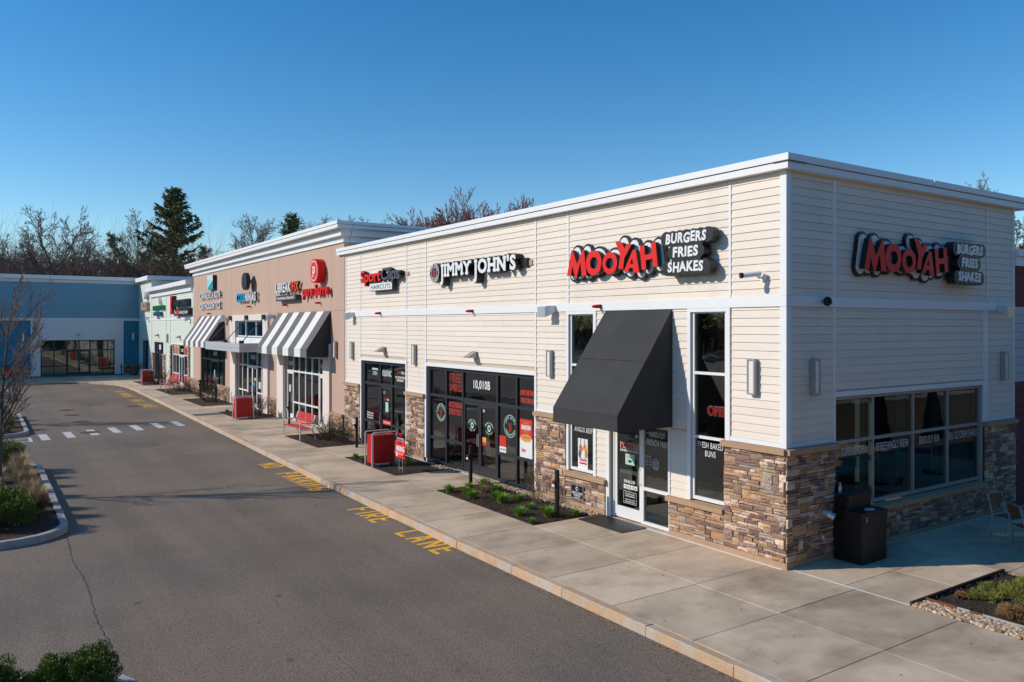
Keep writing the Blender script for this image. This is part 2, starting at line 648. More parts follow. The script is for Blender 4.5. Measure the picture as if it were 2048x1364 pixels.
def letters(parent, face, s, mats, name='letter', **kw):
    for i, ch in enumerate(s):
        if ch == ' ':
            continue
        m = mats[i] if isinstance(mats, list) else mats
        add_text(MB(face), s, only=i, **kw).build(name, m, parent)

def decal(parent, face, s, m, name='lettering', **kw):
    return add_text(MB(face), s, **kw).build(name, m, parent)

def sdf_plate(mb, segs, grow, d0, d1, res=0.02):
    """rounded plate: union of thick strokes (u0,z0,u1,z1,r), traced with marching squares"""
    a = np.array(segs, float)
    rmax = a[:, 4].max() + grow
    u0, u1 = min(a[:, 0].min(), a[:, 2].min()) - rmax - res, max(a[:, 0].max(), a[:, 2].max()) + rmax + res
    z0, z1 = min(a[:, 1].min(), a[:, 3].min()) - rmax - res, max(a[:, 1].max(), a[:, 3].max()) + rmax + res
    us, zs = np.arange(u0, u1 + res, res), np.arange(z0, z1 + res, res)
    U, Z = np.meshgrid(us, zs, indexing='ij')
    V = np.full(U.shape, -9.0)
    for p in a:
        dx, dz = p[2] - p[0], p[3] - p[1]
        l2 = dx * dx + dz * dz
        t = np.clip(((U - p[0]) * dx + (Z - p[1]) * dz) / (l2 if l2 > 1e-9 else 1), 0, 1)
        V = np.maximum(V, p[4] + grow - np.hypot(U - p[0] - t * dx, Z - p[1] - t * dz))
    V[np.abs(V) < 1e-6] = 1e-6
    nu, nz = V.shape
    for j in range(nz - 1):
        i = 0
        while i < nu - 1:
            cs = [(i, j), (i + 1, j), (i + 1, j + 1), (i, j + 1)]
            vals = [V[c] for c in cs]
            if all(q > 0 for q in vals):
                k = i
                while k < nu - 1 and V[k, j] > 0 and V[k + 1, j] > 0 and V[k, j + 1] > 0 and V[k + 1, j + 1] > 0:
                    k += 1
                mb.add([(us[i], zs[j], d1), (us[k], zs[j], d1), (us[k], zs[j + 1], d1), (us[i], zs[j + 1], d1)], [(0, 1, 2, 3)])
                i = k
                continue
            if any(q > 0 for q in vals):
                poly, cr = [], []
                for n in range(4):
                    c, e = cs[n], cs[(n + 1) % 4]
                    va, vb = vals[n], vals[(n + 1) % 4]
                    if va > 0:
                        poly.append((us[c[0]], zs[c[1]]))
                    if (va > 0) != (vb > 0):
                        t = va / (va - vb)
                        p = (us[c[0]] + t * (us[e[0]] - us[c[0]]), zs[c[1]] + t * (zs[e[1]] - zs[c[1]]))
                        cr.append((len(poly), va > 0))
                        poly.append(p)
                n = len(poly)
                if n >= 3:
                    mb.add([(p[0], p[1], d1) for p in poly], [tuple(range(n))])
                    for idx, leaving in cr:
                        if leaving:
                            p, q = poly[idx], poly[(idx + 1) % n]
                            mb.add([(p[0], p[1], d0), (q[0], q[1], d0), (q[0], q[1], d1), (p[0], p[1], d1)], [(0, 1, 2, 3)])
            i += 1
    return mb

# ------------------------------------------------------------------ ground, road, kerbs, sidewalk
def sheet(name, x0, x1, y0, y1, z, m, kind='structure', nx=1, ny=1):
    mb = MB()
    mb.add([(x0, y0, z), (x1, y0, z), (x1, y1, z), (x0, y1, z)], [(0, 1, 2, 3)])
    return mb.build(name, m, kind=kind)

sheet('ground', -900, 900, -900, 900, -0.22, 'soil')
verge = MB().box(18.2, 120, -30, 160, -0.2, -0.02).build('verge', 'soil', kind='structure')
MB().box(18.0, 18.19, -30, 160, -0.2, 0.0).build('kerb_edge', 'granite_grey', verge)
road = MB().add([(-61.9, -150, -0.15), (150, -150, -0.15), (150, 14, -0.15), (-61.9, 14, -0.15), (-160, -150, -0.15), (-160, -30, -0.15), (-61.9, -30, -0.15)], [(0, 1, 2, 3), (4, 0, 6, 5)]).build('road', 'asphalt', kind='structure')

def interp(pts, x):
    for (xa, ya), (xb, yb) in zip(pts, pts[1:]):
        if xb <= x <= xa:
            return ya + (yb - ya) * (x - xa) / (xb - xa)
    return pts[-1][1]

KERB = [(14, -3.92), (0.4, -3.95), (-4.6, -3.95), (-11, -3.88), (-16.7, -3.77), (-29.7, -3.45), (-39, -3.25), (-51, -3.02)]
KERB2 = [(-51, -3.02), (-54.5, -3.05), (-56.6, -3.3), (-58.6, -3.95), (-60.0, -4.85), (-60.9, -6.1), (-61.1, -7.6), (-61.1, -12), (-61.1, -30)]

def kerbstones(parent, pts, length, w, z0, z1, m, side=1, gap=0.006, closed=False):
    """granite kerbstones laid along a polyline; the stone body lies on the given side of the line"""
    P = [Vector((x, y, 0)) for x, y in pts]
    if closed:
        P.append(P[0])
    seg = []
    acc = [0.0]
    for a, b in zip(P, P[1:]):
        acc.append(acc[-1] + (b - a).length)
    def at(t):
        for i in range(len(P) - 1):
            if t <= acc[i + 1] or i == len(P) - 2:
                l = acc[i + 1] - acc[i]
                return P[i] + (P[i + 1] - P[i]) * ((t - acc[i]) / l if l > 0 else 0)
    t = 0.0
    while t < acc[-1] - 0.05:
        l = length * rng.uniform(0.82, 1.15)
        e = min(t + l, acc[-1])
        cuts = [t + gap] + [q for q in acc if t + gap + 0.03 < q < e - gap - 0.03] + [e - gap]
        rows = []
        hz = rng.uniform(-0.006, 0.006)
        for c in cuts:
            p = at(c)
            dd = at(min(c + 0.05, acc[-1])) - at(max(c - 0.05, 0))
            dd.normalize()
            n = Vector((-dd.y, dd.x, 0)) * side
            o = p + n * (w + rng.uniform(-0.004, 0.004))
            j = rng.uniform(-0.006, 0.006)
            f0 = p - n * (0.012 + j)
            rows.append([(f0.x, f0.y, z0), (p.x - n.x * j, p.y - n.y * j, z1 + hz - 0.014), (p.x + n.x * 0.014, p.y + n.y * 0.014, z1 + hz), (o.x, o.y, z1 + hz), (o.x, o.y, z0)])
        vs = [q for r in rows for q in r]
        fs = []
        for i in range(len(rows) - 1):
            for k in range(5):
                a, b = i * 5 + k, i * 5 + (k + 1) % 5
                fs.append((a, b, b + 5, a + 5) if side < 0 else (b, a, a + 5, b + 5))
        e0, e1 = tuple(range(5)), tuple(range(len(vs) - 5, len(vs)))
        fs += [e0[::-1], e1] if side < 0 else [e0, e1[::-1]]
        MB().add(vs, fs).build('kerbstone', m, parent)
        t = e

kerb = empty('kerb', (0, 0, 0), kind='structure')
kerbstones(kerb, KERB, 1.75, 0.15, -0.16, 0.0, 'granite', side=-1)
kerbstones(kerb, KERB2, 1.4, 0.15, -0.16, 0.0, 'granite', side=-1)

# beds cut into the inner half of the sidewalk: x0, x1, inner edge y
BEDS = [(-9.45, -5.03), (-15.75, -11.9), (-21.9, -18.23), (-32.4, -28.4), (-40.9, -35.7), (-49.9, -44.1), (-59.0, -53.6)]
walk = MB()
wp = [(x, interp(KERB, x) + 0.15) for x, _ in KERB] + [(x + (0.1 if i else 0), y + 0.15) for i, (x, y) in enumerate(KERB2[1:5])]
poly = [(14, 0.4), (14, -3.77)] + [(x, y + 0.14) for x, y in KERB[1:]] + [(-54.5, -2.92), (-56.6, -3.15), (-58.65, -3.8), (-60.05, -4.75), (-61.05, -6.05), (-61.2, -7.6), (-61.2, -30), (-69, -30), (-69, 0.4)]
walk.prism(poly, -0.20, -0.018)
walk.box(0, 14, 0.4, 16, -0.20, -0.0185)
walk = walk.build('sidewalk', 'joint_dark', kind='structure')

def slab(pts, z1=0.0):
    """one concrete slab with slightly eased edges"""
    n = len(pts)
    cx, cy = sum(p[0] for p in pts) / n, sum(p[1] for p in pts) / n
    out = []
    for x, y in pts:
        l = math.hypot(x - cx, y - cy)
        out.append((x - (x - cx) / l * 0.006, y - (y - cy) / l * 0.006))
    inn = [(x - (x - cx) / math.hypot(x - cx, y - cy) * 0.008, y - (y - cy) / math.hypot(x - cx, y - cy) * 0.008) for x, y in out]
    dz = rng.uniform(-0.0012, 0.0012)
    v = [(x, y, -0.019) for x, y in out] + [(x, y, z1 + dz - 0.006) for x, y in out] + [(x, y, z1 + dz) for x, y in inn]
    f = [tuple(range(2 * n, 3 * n))]
    for i in range(n):
        k = (i + 1) % n
        f += [(i, k, n + k, n + i), (n + i, n + k, 2 * n + k, 2 * n + i)]
    return MB().add(v, f).build('slab', 'concrete', walk)

XJ = [14, 11.3, 9.65, 8.0, 6.33, 4.66, 2.99, 1.33, -0.33, -1.95, -3.5, -5.03, -6.63, -8.15, -9.46, -11.6, -13.3, -15.0, -16.7, -18.23, -19.9, -21.6, -23.6, -25.6, -27.4, -29.2, -31.0, -32.8, -34.6, -36.4, -38.2, -40, -42, -44, -46, -48, -51]
YM = -1.93
for xa, xb in zip(XJ, XJ[1:]):
    pts = [(xa, YM), (xb, YM), (xb, interp(KERB, xb) + 0.155), (xa, interp(KERB, xa) + 0.155)]
    slab(pts)
# inner strip between the beds
cuts = sorted(set([14.0, -68.5] + [q for b in BEDS for q in b]), reverse=True)
inner = []
for xa, xb in zip(cuts, cuts[1:]):
    mid = (xa + xb) / 2
    if any(b[0] < mid < b[1] for b in BEDS):
        continue
    js = [xa] + [x for x in XJ if xb + 0.5 < x < xa - 0.5] + [xb]
    for a, b in zip(js, js[1:]):
        if a <= 2.24:
            slab([(a, 0.3 if a > -20 else 0.2), (b, 0.3 if a > -20 else 0.2), (b, YM), (a, YM)] if not (a > 0.01) else [(a, 0.05), (b, 0.05), (b, YM), (a, YM)])
        else:
            slab([(a, 0.05), (b, 0.05), (b, YM), (a, YM)])
slab([(-51, YM), (-68.4, YM), (-68.4, -4.75), (-60.2, -4.75), (-58.7, -3.75), (-56.6, -3.13), (-54.5, -2.9), (-51, -2.87)])
for ya, yb in ((-4.75, -8.5), (-8.5, -12), (-12, -16), (-16, -30)):
    slab([(-61.25 if ya < -5 else -60.3, ya), (-68.4, ya), (-68.4, yb), (-61.25, yb)])
# patio beside the corner shop
for xa, xb, ya, yb in ((0.0, 1.12, 0.05, 1.55), (1.12, 2.24, 0.05, 1.55), (0.0, 1.12, 1.55, 3.05), (1.12, 2.24, 1.55, 3.05)):
    slab([(xb, yb), (xa, yb), (xa, ya), (xb, ya)])
for i in range(6):
    for j in range(4):
        slab([(2.3 * (i + 1), 3.05 + 2.9 * (j + 1)), (2.3 * i, 3.05 + 2.9 * (j + 1)), (2.3 * i, 3.05 + 2.9 * j), (2.3 * (i + 1), 3.05 + 2.9 * j)])

# sealed joint line and tactile pad
MB().box(-20.3, 0.0, -0.115, -0.06, 0.0015, 0.006).box(0.0, 2.24, 0.035, 0.062, 0.0015, 0.005).box(-0.005, 0.075, 0.07, 8.5, 0.0015, 0.005).build('sealant_strip', 'white_trim', walk)
pad = MB()
pad.box(-32.02, -31.15, -3.30, -1.98, 0.0, 0.006)
for i in range(7):
    for j in range(11):
        pad.box(-31.95 + i * 0.12, -31.90 + i * 0.12, -3.22 + j * 0.12, -3.17 + j * 0.12, 0.006, 0.012)
pad.build('tactile_pad', 'canvas_grey', walk)

# planting islands beside the lane
def round_rect(x0, x1, y0, y1, r, n=6):
    pts = []
    for cx, cy, a0 in ((x1 - r, y1 - r, 0), (x0 + r, y1 - r, 90), (x0 + r, y0 + r, 180), (x1 - r, y0 + r, 270)):
        for k in range(n + 1):
            a = R(a0 + 90 * k / n)
            pts.append((cx + r * math.cos(a), cy + r * math.sin(a)))
    return pts

def mulch_chips(name, parent, inside, n, z, m='mulch_chip'):
    mb = MB()
    k = 0
    while k < n:
        p = inside()
        if p is None:
            continue
        a, t = rng.uniform(0, 6.28), rng.uniform(-0.5, 0.5)
        l, w = rng.uniform(0.012, 0.04), rng.uniform(0.004, 0.010)
        ca, sa = math.cos(a), math.sin(a)
        mb.add([(p[0] + ca * l - sa * w, p[1] + sa * l + ca * w, z + 0.012 + t * l), (p[0] + ca * l + sa * w, p[1] + sa * l - ca * w, z + 0.014 + t * l),
                (p[0] - ca * l + sa * w, p[1] - sa * l - ca * w, z + 0.014 - t * l), (p[0] - ca * l - sa * w, p[1] - sa * l + ca * w, z + 0.010 - t * l)], [(0, 1, 2, 3)])
        k += 1
    return mb.build(name, m, parent, kind='stuff')

ISL = [('nearest', -2.62, 7.5, -16.5, -10.3, 1.3), ('first', -20.75, -9.9, -14.6, -10.3, 1.25), ('second', -38.2, -28.4, -14.6, -10.2, 1.25), ('third', -54.5, -45.6, -14.6, -10.1, 1.25)]
islands = []
for nm, x0, x1, y0, y1, r in ISL:
    pr = round_rect(x0 + 0.14, x1 - 0.14, y0 + 0.14, y1 - 0.14, r - 0.14)
    isl = MB().prism(pr, -0.18, -0.03).build('planting_island', 'mulch', kind='structure')
    kerbstones(isl, round_rect(x0, x1, y0, y1, r)[::-1], 1.3, 0.15, -0.16, 0.0, 'granite_grey', side=-1, closed=True)
    if nm in ('nearest', 'first'):
        mulch_chips('mulch', isl, lambda: (rng.uniform(x0 + 0.4, x1 - 0.4), rng.uniform(max(y0, -12.2) + 0.2, y1 - 0.3)), 2600, -0.03)
    islands.append(isl)

# mulch beds beside the shops
for i, (x0, x1) in enumerate(BEDS):
    bed = MB().add([(x0, YM, -0.012), (x1, YM, -0.012), (x1, 0.05, -0.008), (x0, 0.05, -0.008), (x0 * .7 + x1 * .3, -1.0, 0.03), (x0 * .3 + x1 * .7, -1.0, 0.03)], [(0, 1, 5, 4), (1, 2, 5), (2, 3, 4, 5), (3, 0, 4)])
    bed = bed.build('planting_bed', 'mulch', kind='structure')
    if i < 4:
        mulch_chips('mulch', bed, lambda: (rng.uniform(x0 + 0.05, x1 - 0.05), rng.uniform(-1.88, -0.4)), 3000 if i == 0 else 1200, 0.008)
    MB().box(x0 + 0.02, x1 - 0.02, -0.35, -0.34, -0.02, 0.035).build('edging', 'edging', bed)
    if i < 3:
        MB().box(x0, x0 + 0.012, YM, 0.0, -0.02, 0.006).box(x0, x1, YM - 0.002, YM + 0.010, -0.02, 0.006).build('bed_rim', 'edging', bed)

def pebbles(parent, x0, x1, y0, y1, n, z, rr=(0.018, 0.038)):
    mb = MB()
    pal = [(0.64, 0.47, 0.31), (0.50, 0.32, 0.17), (0.70, 0.56, 0.41), (0.30, 0.22, 0.17), (0.58, 0.34, 0.14), (0.42, 0.33, 0.26), (0.66, 0.50, 0.36)]
    for k in range(n):
        x, y, r = rng.uniform(x0, x1), rng.uniform(y0, y1), rng.uniform(*rr)
        g = rng.uniform(0.7, 1.05)
        mb.col = tuple(c * g for c in rng.choice(pal))
        a = rng.uniform(0, 6.28)
        ca, sa = math.cos(a), math.sin(a)
        e = rng.uniform(1.0, 1.7)
        vs = []
        for px, py, pz in [(0, 0, 1)] + [(math.cos(t), math.sin(t), 0.45) for t in (0.2, 1.3, 2.5, 3.4, 4.5, 5.5)] + [(math.cos(t) * 1.05, math.sin(t) * 1.05, -0.4) for t in (0.2, 1.3, 2.5, 3.4, 4.5, 5.5)]:
            X, Y = px * r * e, py * r
            vs.append((x + X * ca - Y * sa, y + X * sa + Y * ca, z + r * 0.45 + pz * r * rng.uniform(0.6, 0.8)))
        fs = [(0, 1 + i, 1 + (i + 1) % 6) for i in range(6)] + [(1 + i, 7 + i, 7 + (i + 1) % 6, 1 + (i + 1) % 6) for i in range(6)]
        mb.add(vs, fs)
    return mb.build('pebbles', 'pebble', parent, kind='stuff', smooth=True)

beds_objs = [o for o in bpy.data.objects if o.name.startswith('planting_bed')]
pebbles(beds_objs[0], -9.45, -5.0, -0.33, -0.06, 900, 0.005)
pebbles(beds_objs[1], -12.7, -11.4, -0.33, -0.06, 260, 0.005)
pebbles(beds_objs[2], -19.4, -18.2, -0.33, -0.06, 150, 0.005)
# bed at the corner of the patio
bedr = MB().add([(2.25, 0.06, -0.015), (6.6, 0.06, -0.015), (6.6, 3.03, -0.015), (2.25, 3.03, -0.015), (3.4, 1.5, 0.06), (5.4, 1.5, 0.06)], [(0, 1, 5, 4), (1, 2, 5), (2, 3, 4, 5), (3, 0, 4)]).build('planting_bed', 'mulch', kind='structure')
MB().box(2.235, 2.275, 0.06, 3.05, -0.05, 0.055).build('edging', 'edging', bedr)
MB().box(2.28, 6.6, 0.44, 0.455, -0.05, 0.05).build('edging', 'granite_grey', bedr)
MB().box(2.28, 2.75, 0.425, 0.4395, -0.04, 0.062).box(2.95, 3.12, 0.425, 0.4395, -0.04, 0.056).build('rusty_edging', 'edging_rust', bedr)
pebbles(bedr, 2.27, 5.6, 0.03, 0.42, 1500, 0.0)
mulch_chips('mulch', bedr, lambda: (rng.uniform(2.3, 6.0), rng.uniform(0.5, 3.0)), 2600, 0.015)

# painted markings
def stroke_letters():
    A = {}
    A['N'] = [((0, 0), (0, 1)), ((0.12, 0.88), (0.88, 0.12)), ((1, 0), (1, 1))]
    A['O'] = [((0, 0.18), (0, 0.82)), ((0.12, 1), (0.88, 1)), ((1, 0.18), (1, 0.82)), ((0.12, 0), (0.88, 0))]
    A['P'] = [((0, 0), (0, 1)), ((0.2, 1), (0.85, 1)), ((1, 0.9), (1, 0.6)), ((0.2, 0.48), (0.85, 0.48))]
    A['A'] = [((0, 0), (0.42, 1)), ((1, 0), (0.58, 1)), ((0.36, 0.34), (0.64, 0.34))]
    A['R'] = A['P'] + [((0.45, 0.38), (1, 0))]
    A['K'] = [((0, 0), (0, 1)), ((0.2, 0.5), (0.95, 1)), ((0.35, 0.5), (1, 0))]
    A['I'] = [((0.5, 0), (0.5, 1))]
    A['G'] = [((0, 0.18), (0, 0.82)), ((0.12, 1), (0.95, 1)), ((0.12, 0), (0.88, 0)), ((1, 0.1), (1, 0.42)), ((0.55, 0.45), (0.85, 0.45))]
    A['F'] = [((0, 0), (0, 1)), ((0.22, 1), (1, 1)), ((0.22, 0.52), (0.75, 0.52))]
    A['E'] = A['F'] + [((0.22, 0), (1, 0))]
    A['L'] = [((0, 0), (0, 1)), ((0.22, 0), (1, 0))]
    return A
SL = stroke_letters()

def road_word(label, word, x0, x1, yb, h, zup=0.004):
    t = thing('painted_lettering', label, 'road marking', (x0, yb, -0.15))
    wsum = sum(0.35 if c == 'I' else 1.0 for c in word) + 0.38 * (len(word) - 1)
    cw = (x1 - x0) / wsum
    x = x0
    th = min(0.10, cw * 0.30)
    for c in word:
        w = cw * (0.35 if c == 'I' else 1.0)
        mb = MB()
        for k, ((ax, ay), (bx, by)) in enumerate(SL[c]):
            a = Vector((x + th / 2 + ax * (w - th), yb + th / 2 + ay * (h - th)))
            b = Vector((x + th / 2 + bx * (w - th), yb + th / 2 + by * (h - th)))
            d = (b - a).normalized()
            n = Vector((-d.y, d.x)) * th / 2
            a2, b2 = a - d * th / 2, b + d * th / 2
            z = -0.15 + zup + k * 0.0003
            mb.add([(a2.x - n.x, a2.y - n.y, z), (b2.x - n.x, b2.y - n.y, z), (b2.x + n.x, b2.y + n.y, z), (a2.x + n.x, a2.y + n.y, z)], [(0, 1, 2, 3)])
        mb.build('letter', 'yellow_paint', t)
        x += w + cw * 0.38
    return t

road_word('yellow word NO painted by the kerb, in front of the red bench', 'NO', -16.9, -16.0, -4.46, 0.62)
road_word('yellow word PARKING painted along the near kerb', 'PARKING', -14.95, -11.9, -4.46, 0.62)
road_word('yellow word FIRE painted by the kerb beside the planted bed with green tufts', 'FIRE', -9.3, -7.72, -4.5, 0.64)
road_word('yellow word LANE painted by the kerb, the nearest of the yellow words', 'LANE', -6.65, -4.72, -4.5, 0.65)
road_word('faint yellow word NO painted at the far bend of the kerb', 'NO', -51.3, -50.2, -4.25, 0.62)
road_word('faint yellow word PARKING painted near the far bend of the kerb', 'PARKING', -49.2, -45.9, -4.3, 0.64)
road_word('faint yellow word FIRE painted beside the far manhole by the kerb', 'FIRE', -44.0, -42.2, -4.35, 0.64)
road_word('faint yellow word LANE painted by the kerb, just beyond the crosswalk', 'LANE', -40.8, -38.4, -4.35, 0.64)

cw = thing('crosswalk', 'row of white crosswalk bars across the lane', 'crosswalk', (-29, -7, -0.15))
for i, (xa, ya) in enumerate(((-29.05, -9.92), (-29.3, -9.02), (-29.6, -8.13), (-29.88, -7.26), (-30.22, -6.34), (-30.53, -5.42), (-30.8, -4.54))):
    z = -0.146
    MB().add([(xa, ya, z), (xa + 2.05, ya + 0.03, z), (xa + 2.05, ya + 0.34, z), (xa, ya + 0.31, z)], [(0, 1, 2, 3)]).build('bar', 'white_paint', cw)
tri = MB()
for a, b in (((-28.15, -10.25), (-26.8, -10.25)), ((-28.0, -10.25), (-26.9, -14)), ((-27.0, -10.3), (-25.5, -14))):
    d = Vector((b[0] - a[0], b[1] - a[1])).normalized()
    n = Vector((-d.y, d.x)) * 0.06
    z = -0.1455 + 0.0004 * len(tri.f)
    tri.add([(a[0] - n.x, a[1] - n.y, z), (b[0] - n.x, b[1] - n.y, z), (b[0] + n.x, b[1] + n.y, z), (a[0] + n.x, a[1] + n.y, z)], [(0, 1, 2, 3)])
tag(tri.build('painted_outline', 'white_paint'), 'white painted outline on the asphalt between two planted islands', 'road marking')

MHL = ['farthest rusty manhole cover in the middle of the lane', 'second farthest rusty manhole cover in the middle of the lane', 'rusty manhole cover just beyond the crosswalk', 'rusty manhole cover lying on a crosswalk bar', 'rusty manhole cover close to the kerb beside the far yellow lettering']
for (x, y), lb in zip(((-39.15, -8.06), (-36.4, -8.03), (-33.1, -7.94), (-28.6, -8.06), (-39.4, -4.77)), MHL):
    t = thing('manhole_cover', lb, 'manhole', (x, y, -0.15), 'manhole covers in the lane')
    MB().ring(x, y, 0.36, 0.36, 0.05, 0.05, -0.15, -0.138).build('rim', 'rust', t)
    mb = MB().disc(x, y, 0.305, 0.305, -0.15, -0.141)
    for k in range(-3, 4):
        w = math.sqrt(0.28 ** 2 - (k * 0.08) ** 2)
        mb.box(x - w, x + w, y + k * 0.08 - 0.012, y + k * 0.08 + 0.012, -0.141, -0.1375)
    mb.build('lid', 'rust', t)

# crack along the old pavement joint
mb = MB()
pts = []
x, y = -28.3, -10.42
while x < -2.4:
    pts.append((x, y + rng.uniform(-0.02, 0.02) + 0.03 * math.sin(x * 1.7)))
    x += rng.uniform(0.05, 0.12)
pv = None
for (xa, ya), (xb, yb) in zip(pts, pts[1:]):
    if -20.7 < xa < -10.6:
        pv = None
        continue
    w = rng.uniform(0.003, 0.009)
    mb.add([(xa, ya - w, -0.1475), (xb, yb - w, -0.1475), (xb, yb + w, -0.1475), (xa, ya + w, -0.1475)], [(0, 1, 2, 3)])
mb.build('crack', 'black', road)

for xa, xb, ya, yb, lb in ((-24.6, -22.9, -7.4, -6.2, 'patch'), (-43.5, -40.9, -7.0, -5.9, 'patch')):
    MB().add([(xa, ya, -0.1478), (xb, ya + 0.03, -0.1478), (xb - 0.04, yb, -0.1478), (xa + 0.02, yb - 0.03, -0.1478)], [(0, 1, 2, 3)]).build('patch', 'asphalt_new', road)
mb = MB()
x, y = -19.0, -8.9
while x < 0.5:
    x2, y2 = x + rng.uniform(0.10, 0.22), y + rng.uniform(-0.035, 0.045)
    w = rng.uniform(0.002, 0.006)
    mb.add([(x, y - w, -0.1476), (x2, y2 - w, -0.1476), (x2, y2 + w, -0.1476), (x, y + w, -0.1476)], [(0, 1, 2, 3)])
    x, y = x2, y2
mb.build('crack', 'asphalt_new', road)
# leaf litter and grit gathered along the kerbs
mb = MB()
for k in range(2600):
    x = rng.uniform(-50, 4)
    if rng.random() < 0.75:
        y = interp(KERB, x) - 0.03 - abs(rng.gauss(0, 0.10))
        z = -0.147
    else:
        y = rng.uniform(-3.6, -0.2)
        z = 0.003
        if any(b[0] < x < b[1] and y > YM for b in BEDS):
            continue
    a, l = rng.uniform(0, 6.28), rng.uniform(0.006, 0.022)
    ca, sa = math.cos(a) * l, math.sin(a) * l
    mb.add([(x + ca, y + sa, z), (x - sa * 0.5, y + ca * 0.5, z + rng.uniform(0.001, 0.008)), (x - ca, y - sa, z), (x + sa * 0.5, y - ca * 0.5, z + 0.001)], [(0, 1, 2, 3)])
o_ = mb.build('leaf_litter', 'shrub_brown', kind='stuff')
tag(o_, 'scattered dry leaf crumbs along the kerb and walk', 'litter')

# ------------------------------------------------------------------ wall helpers
def wall(parent, face, name, m, u0, u1, z0, z1, d_front, d_back, holes=()):
    us = sorted(set([u0, u1] + [q for h in holes for q in h[:2] if u0 < q < u1]))
    zs = sorted(set([z0, z1] + [q for h in holes for q in h[2:] if z0 < q < z1]))
    nu, nz = len(us) - 1, len(zs) - 1
    fill = [[True] * nz for _ in range(nu)]
    for i in range(nu):
        for j in range(nz):
            cu, cz = (us[i] + us[i + 1]) / 2, (zs[j] + zs[j + 1]) / 2
            if any(h[0] < cu < h[1] and h[2] < cz < h[3] for h in holes):
                fill[i][j] = False
    mb = MB(face)
    F, B = d_front, d_back
    for i in range(nu):
        for j in range(nz):
            if not fill[i][j]:
                continue
            a, b, c, d = us[i], us[i + 1], zs[j], zs[j + 1]
            mb.add([(a, c, F), (b, c, F), (b, d, F), (a, d, F)], [(0, 1, 2, 3)])
            mb.add([(a, c, B), (b, c, B), (b, d, B), (a, d, B)], [(3, 2, 1, 0)])
            if i == 0 or not fill[i - 1][j]:
                mb.add([(a, c, B), (a, c, F), (a, d, F), (a, d, B)], [(0, 1, 2, 3)])
            if i == nu - 1 or not fill[i + 1][j]:
                mb.add([(b, c, F), (b, c, B), (b, d, B), (b, d, F)], [(0, 1, 2, 3)])
            if j == 0 or not fill[i][j - 1]:
                mb.add([(a, c, B), (b, c, B), (b, c, F), (a, c, F)], [(0, 1, 2, 3)])
            if j == nz - 1 or not fill[i][j + 1]:
                mb.add([(a, d, F), (b, d, F), (b, d, B), (a, d, B)], [(0, 1, 2, 3)])
    return mb.build(name, m, parent)

def fbox(parent, face, name, m, u0, u1, z0, z1, d0, d1):
    return MB(face).box(u0, u1, z0, z1, d0, d1).build(name, m, parent)

def split_spans(a, b, holes):
    spans = [(a, b)]
    for h0, h1 in holes:
        out = []
        for s, e in spans:
            if h1 <= s or h0 >= e:
                out.append((s, e))
            else:
                if h0 > s:
                    out.append((s, h0))
                if h1 < e:
                    out.append((h1, e))
        spans = out
    return [(s, e) for s, e in spans if e - s > 0.02]

PIECES = []          # (apparent size, mesh builder, parent, name, material, joined-name)
CAMP = Vector(cam.location)
CFW = Vector((-math.cos(R(34)), math.sin(R(34)), 0))
def seen(p):
    v = Vector(p) - CAMP
    return max((v.x * CFW.x + v.y * CFW.y), 1.0)

def siding(parent, face, u_bays, z_lines, holes, m, t_bot=0.024, t_top=0.007, gap=0.004, collect=None):
    for ua, ub in u_bays:
        for za, zb in zip(z_lines, z_lines[1:]):
            hs = [(h[0], h[1]) for h in holes if h[2] < zb - 0.02 and h[3] > za + 0.02]
            sp = []
            for s, e in split_spans(ua, ub, hs):
                if e - s > 3.7 and seen(face(s, za, 0)) < 32:      # butt joints of the longer runs
                    c = s + (e - s) * rng.choice([0.28, 0.36, 0.45, 0.55, 0.62, 0.7]) + rng.uniform(-0.2, 0.2)
                    sp += [(s, c - 0.0012), (c + 0.0012, e)]
                else:
                    sp.append((s, e))
            for s, e in sp:
                mb = MB(face)
                v = [(s, za, 0), (e, za, 0), (e, za, t_bot), (s, za, t_bot), (s, zb - gap, t_top), (e, zb - gap, t_top), (e, zb - gap, 0), (s, zb - gap, 0)]
                mb.add(v, [(3, 2, 5, 4), (0, 1, 2, 3), (4, 5, 6, 7), (0, 3, 4, 7), (2, 1, 6, 5)])
                p = face((s + e) / 2, za, 0)
                collect.append(((e - s) * (zb - za) / seen(p) ** 2, mb))

def flush_pieces(pieces, parent, name, m, limit=300, joined='more_' ):
    pieces.sort(key=lambda q: -q[0])
    for _, mb in pieces[:limit]:
        mb.build(name, m, parent)
    rest = pieces[limit:]
    if rest:
        big = MB()
        for _, mb in rest:
            b = len(big.v)
            big.v += mb.v
            big.f += [tuple(i + b for i in q) for q in mb.f]
            big.c += mb.c
            big.m += mb.m
        big.build(name + '_mass', m, parent, kind='stuff')

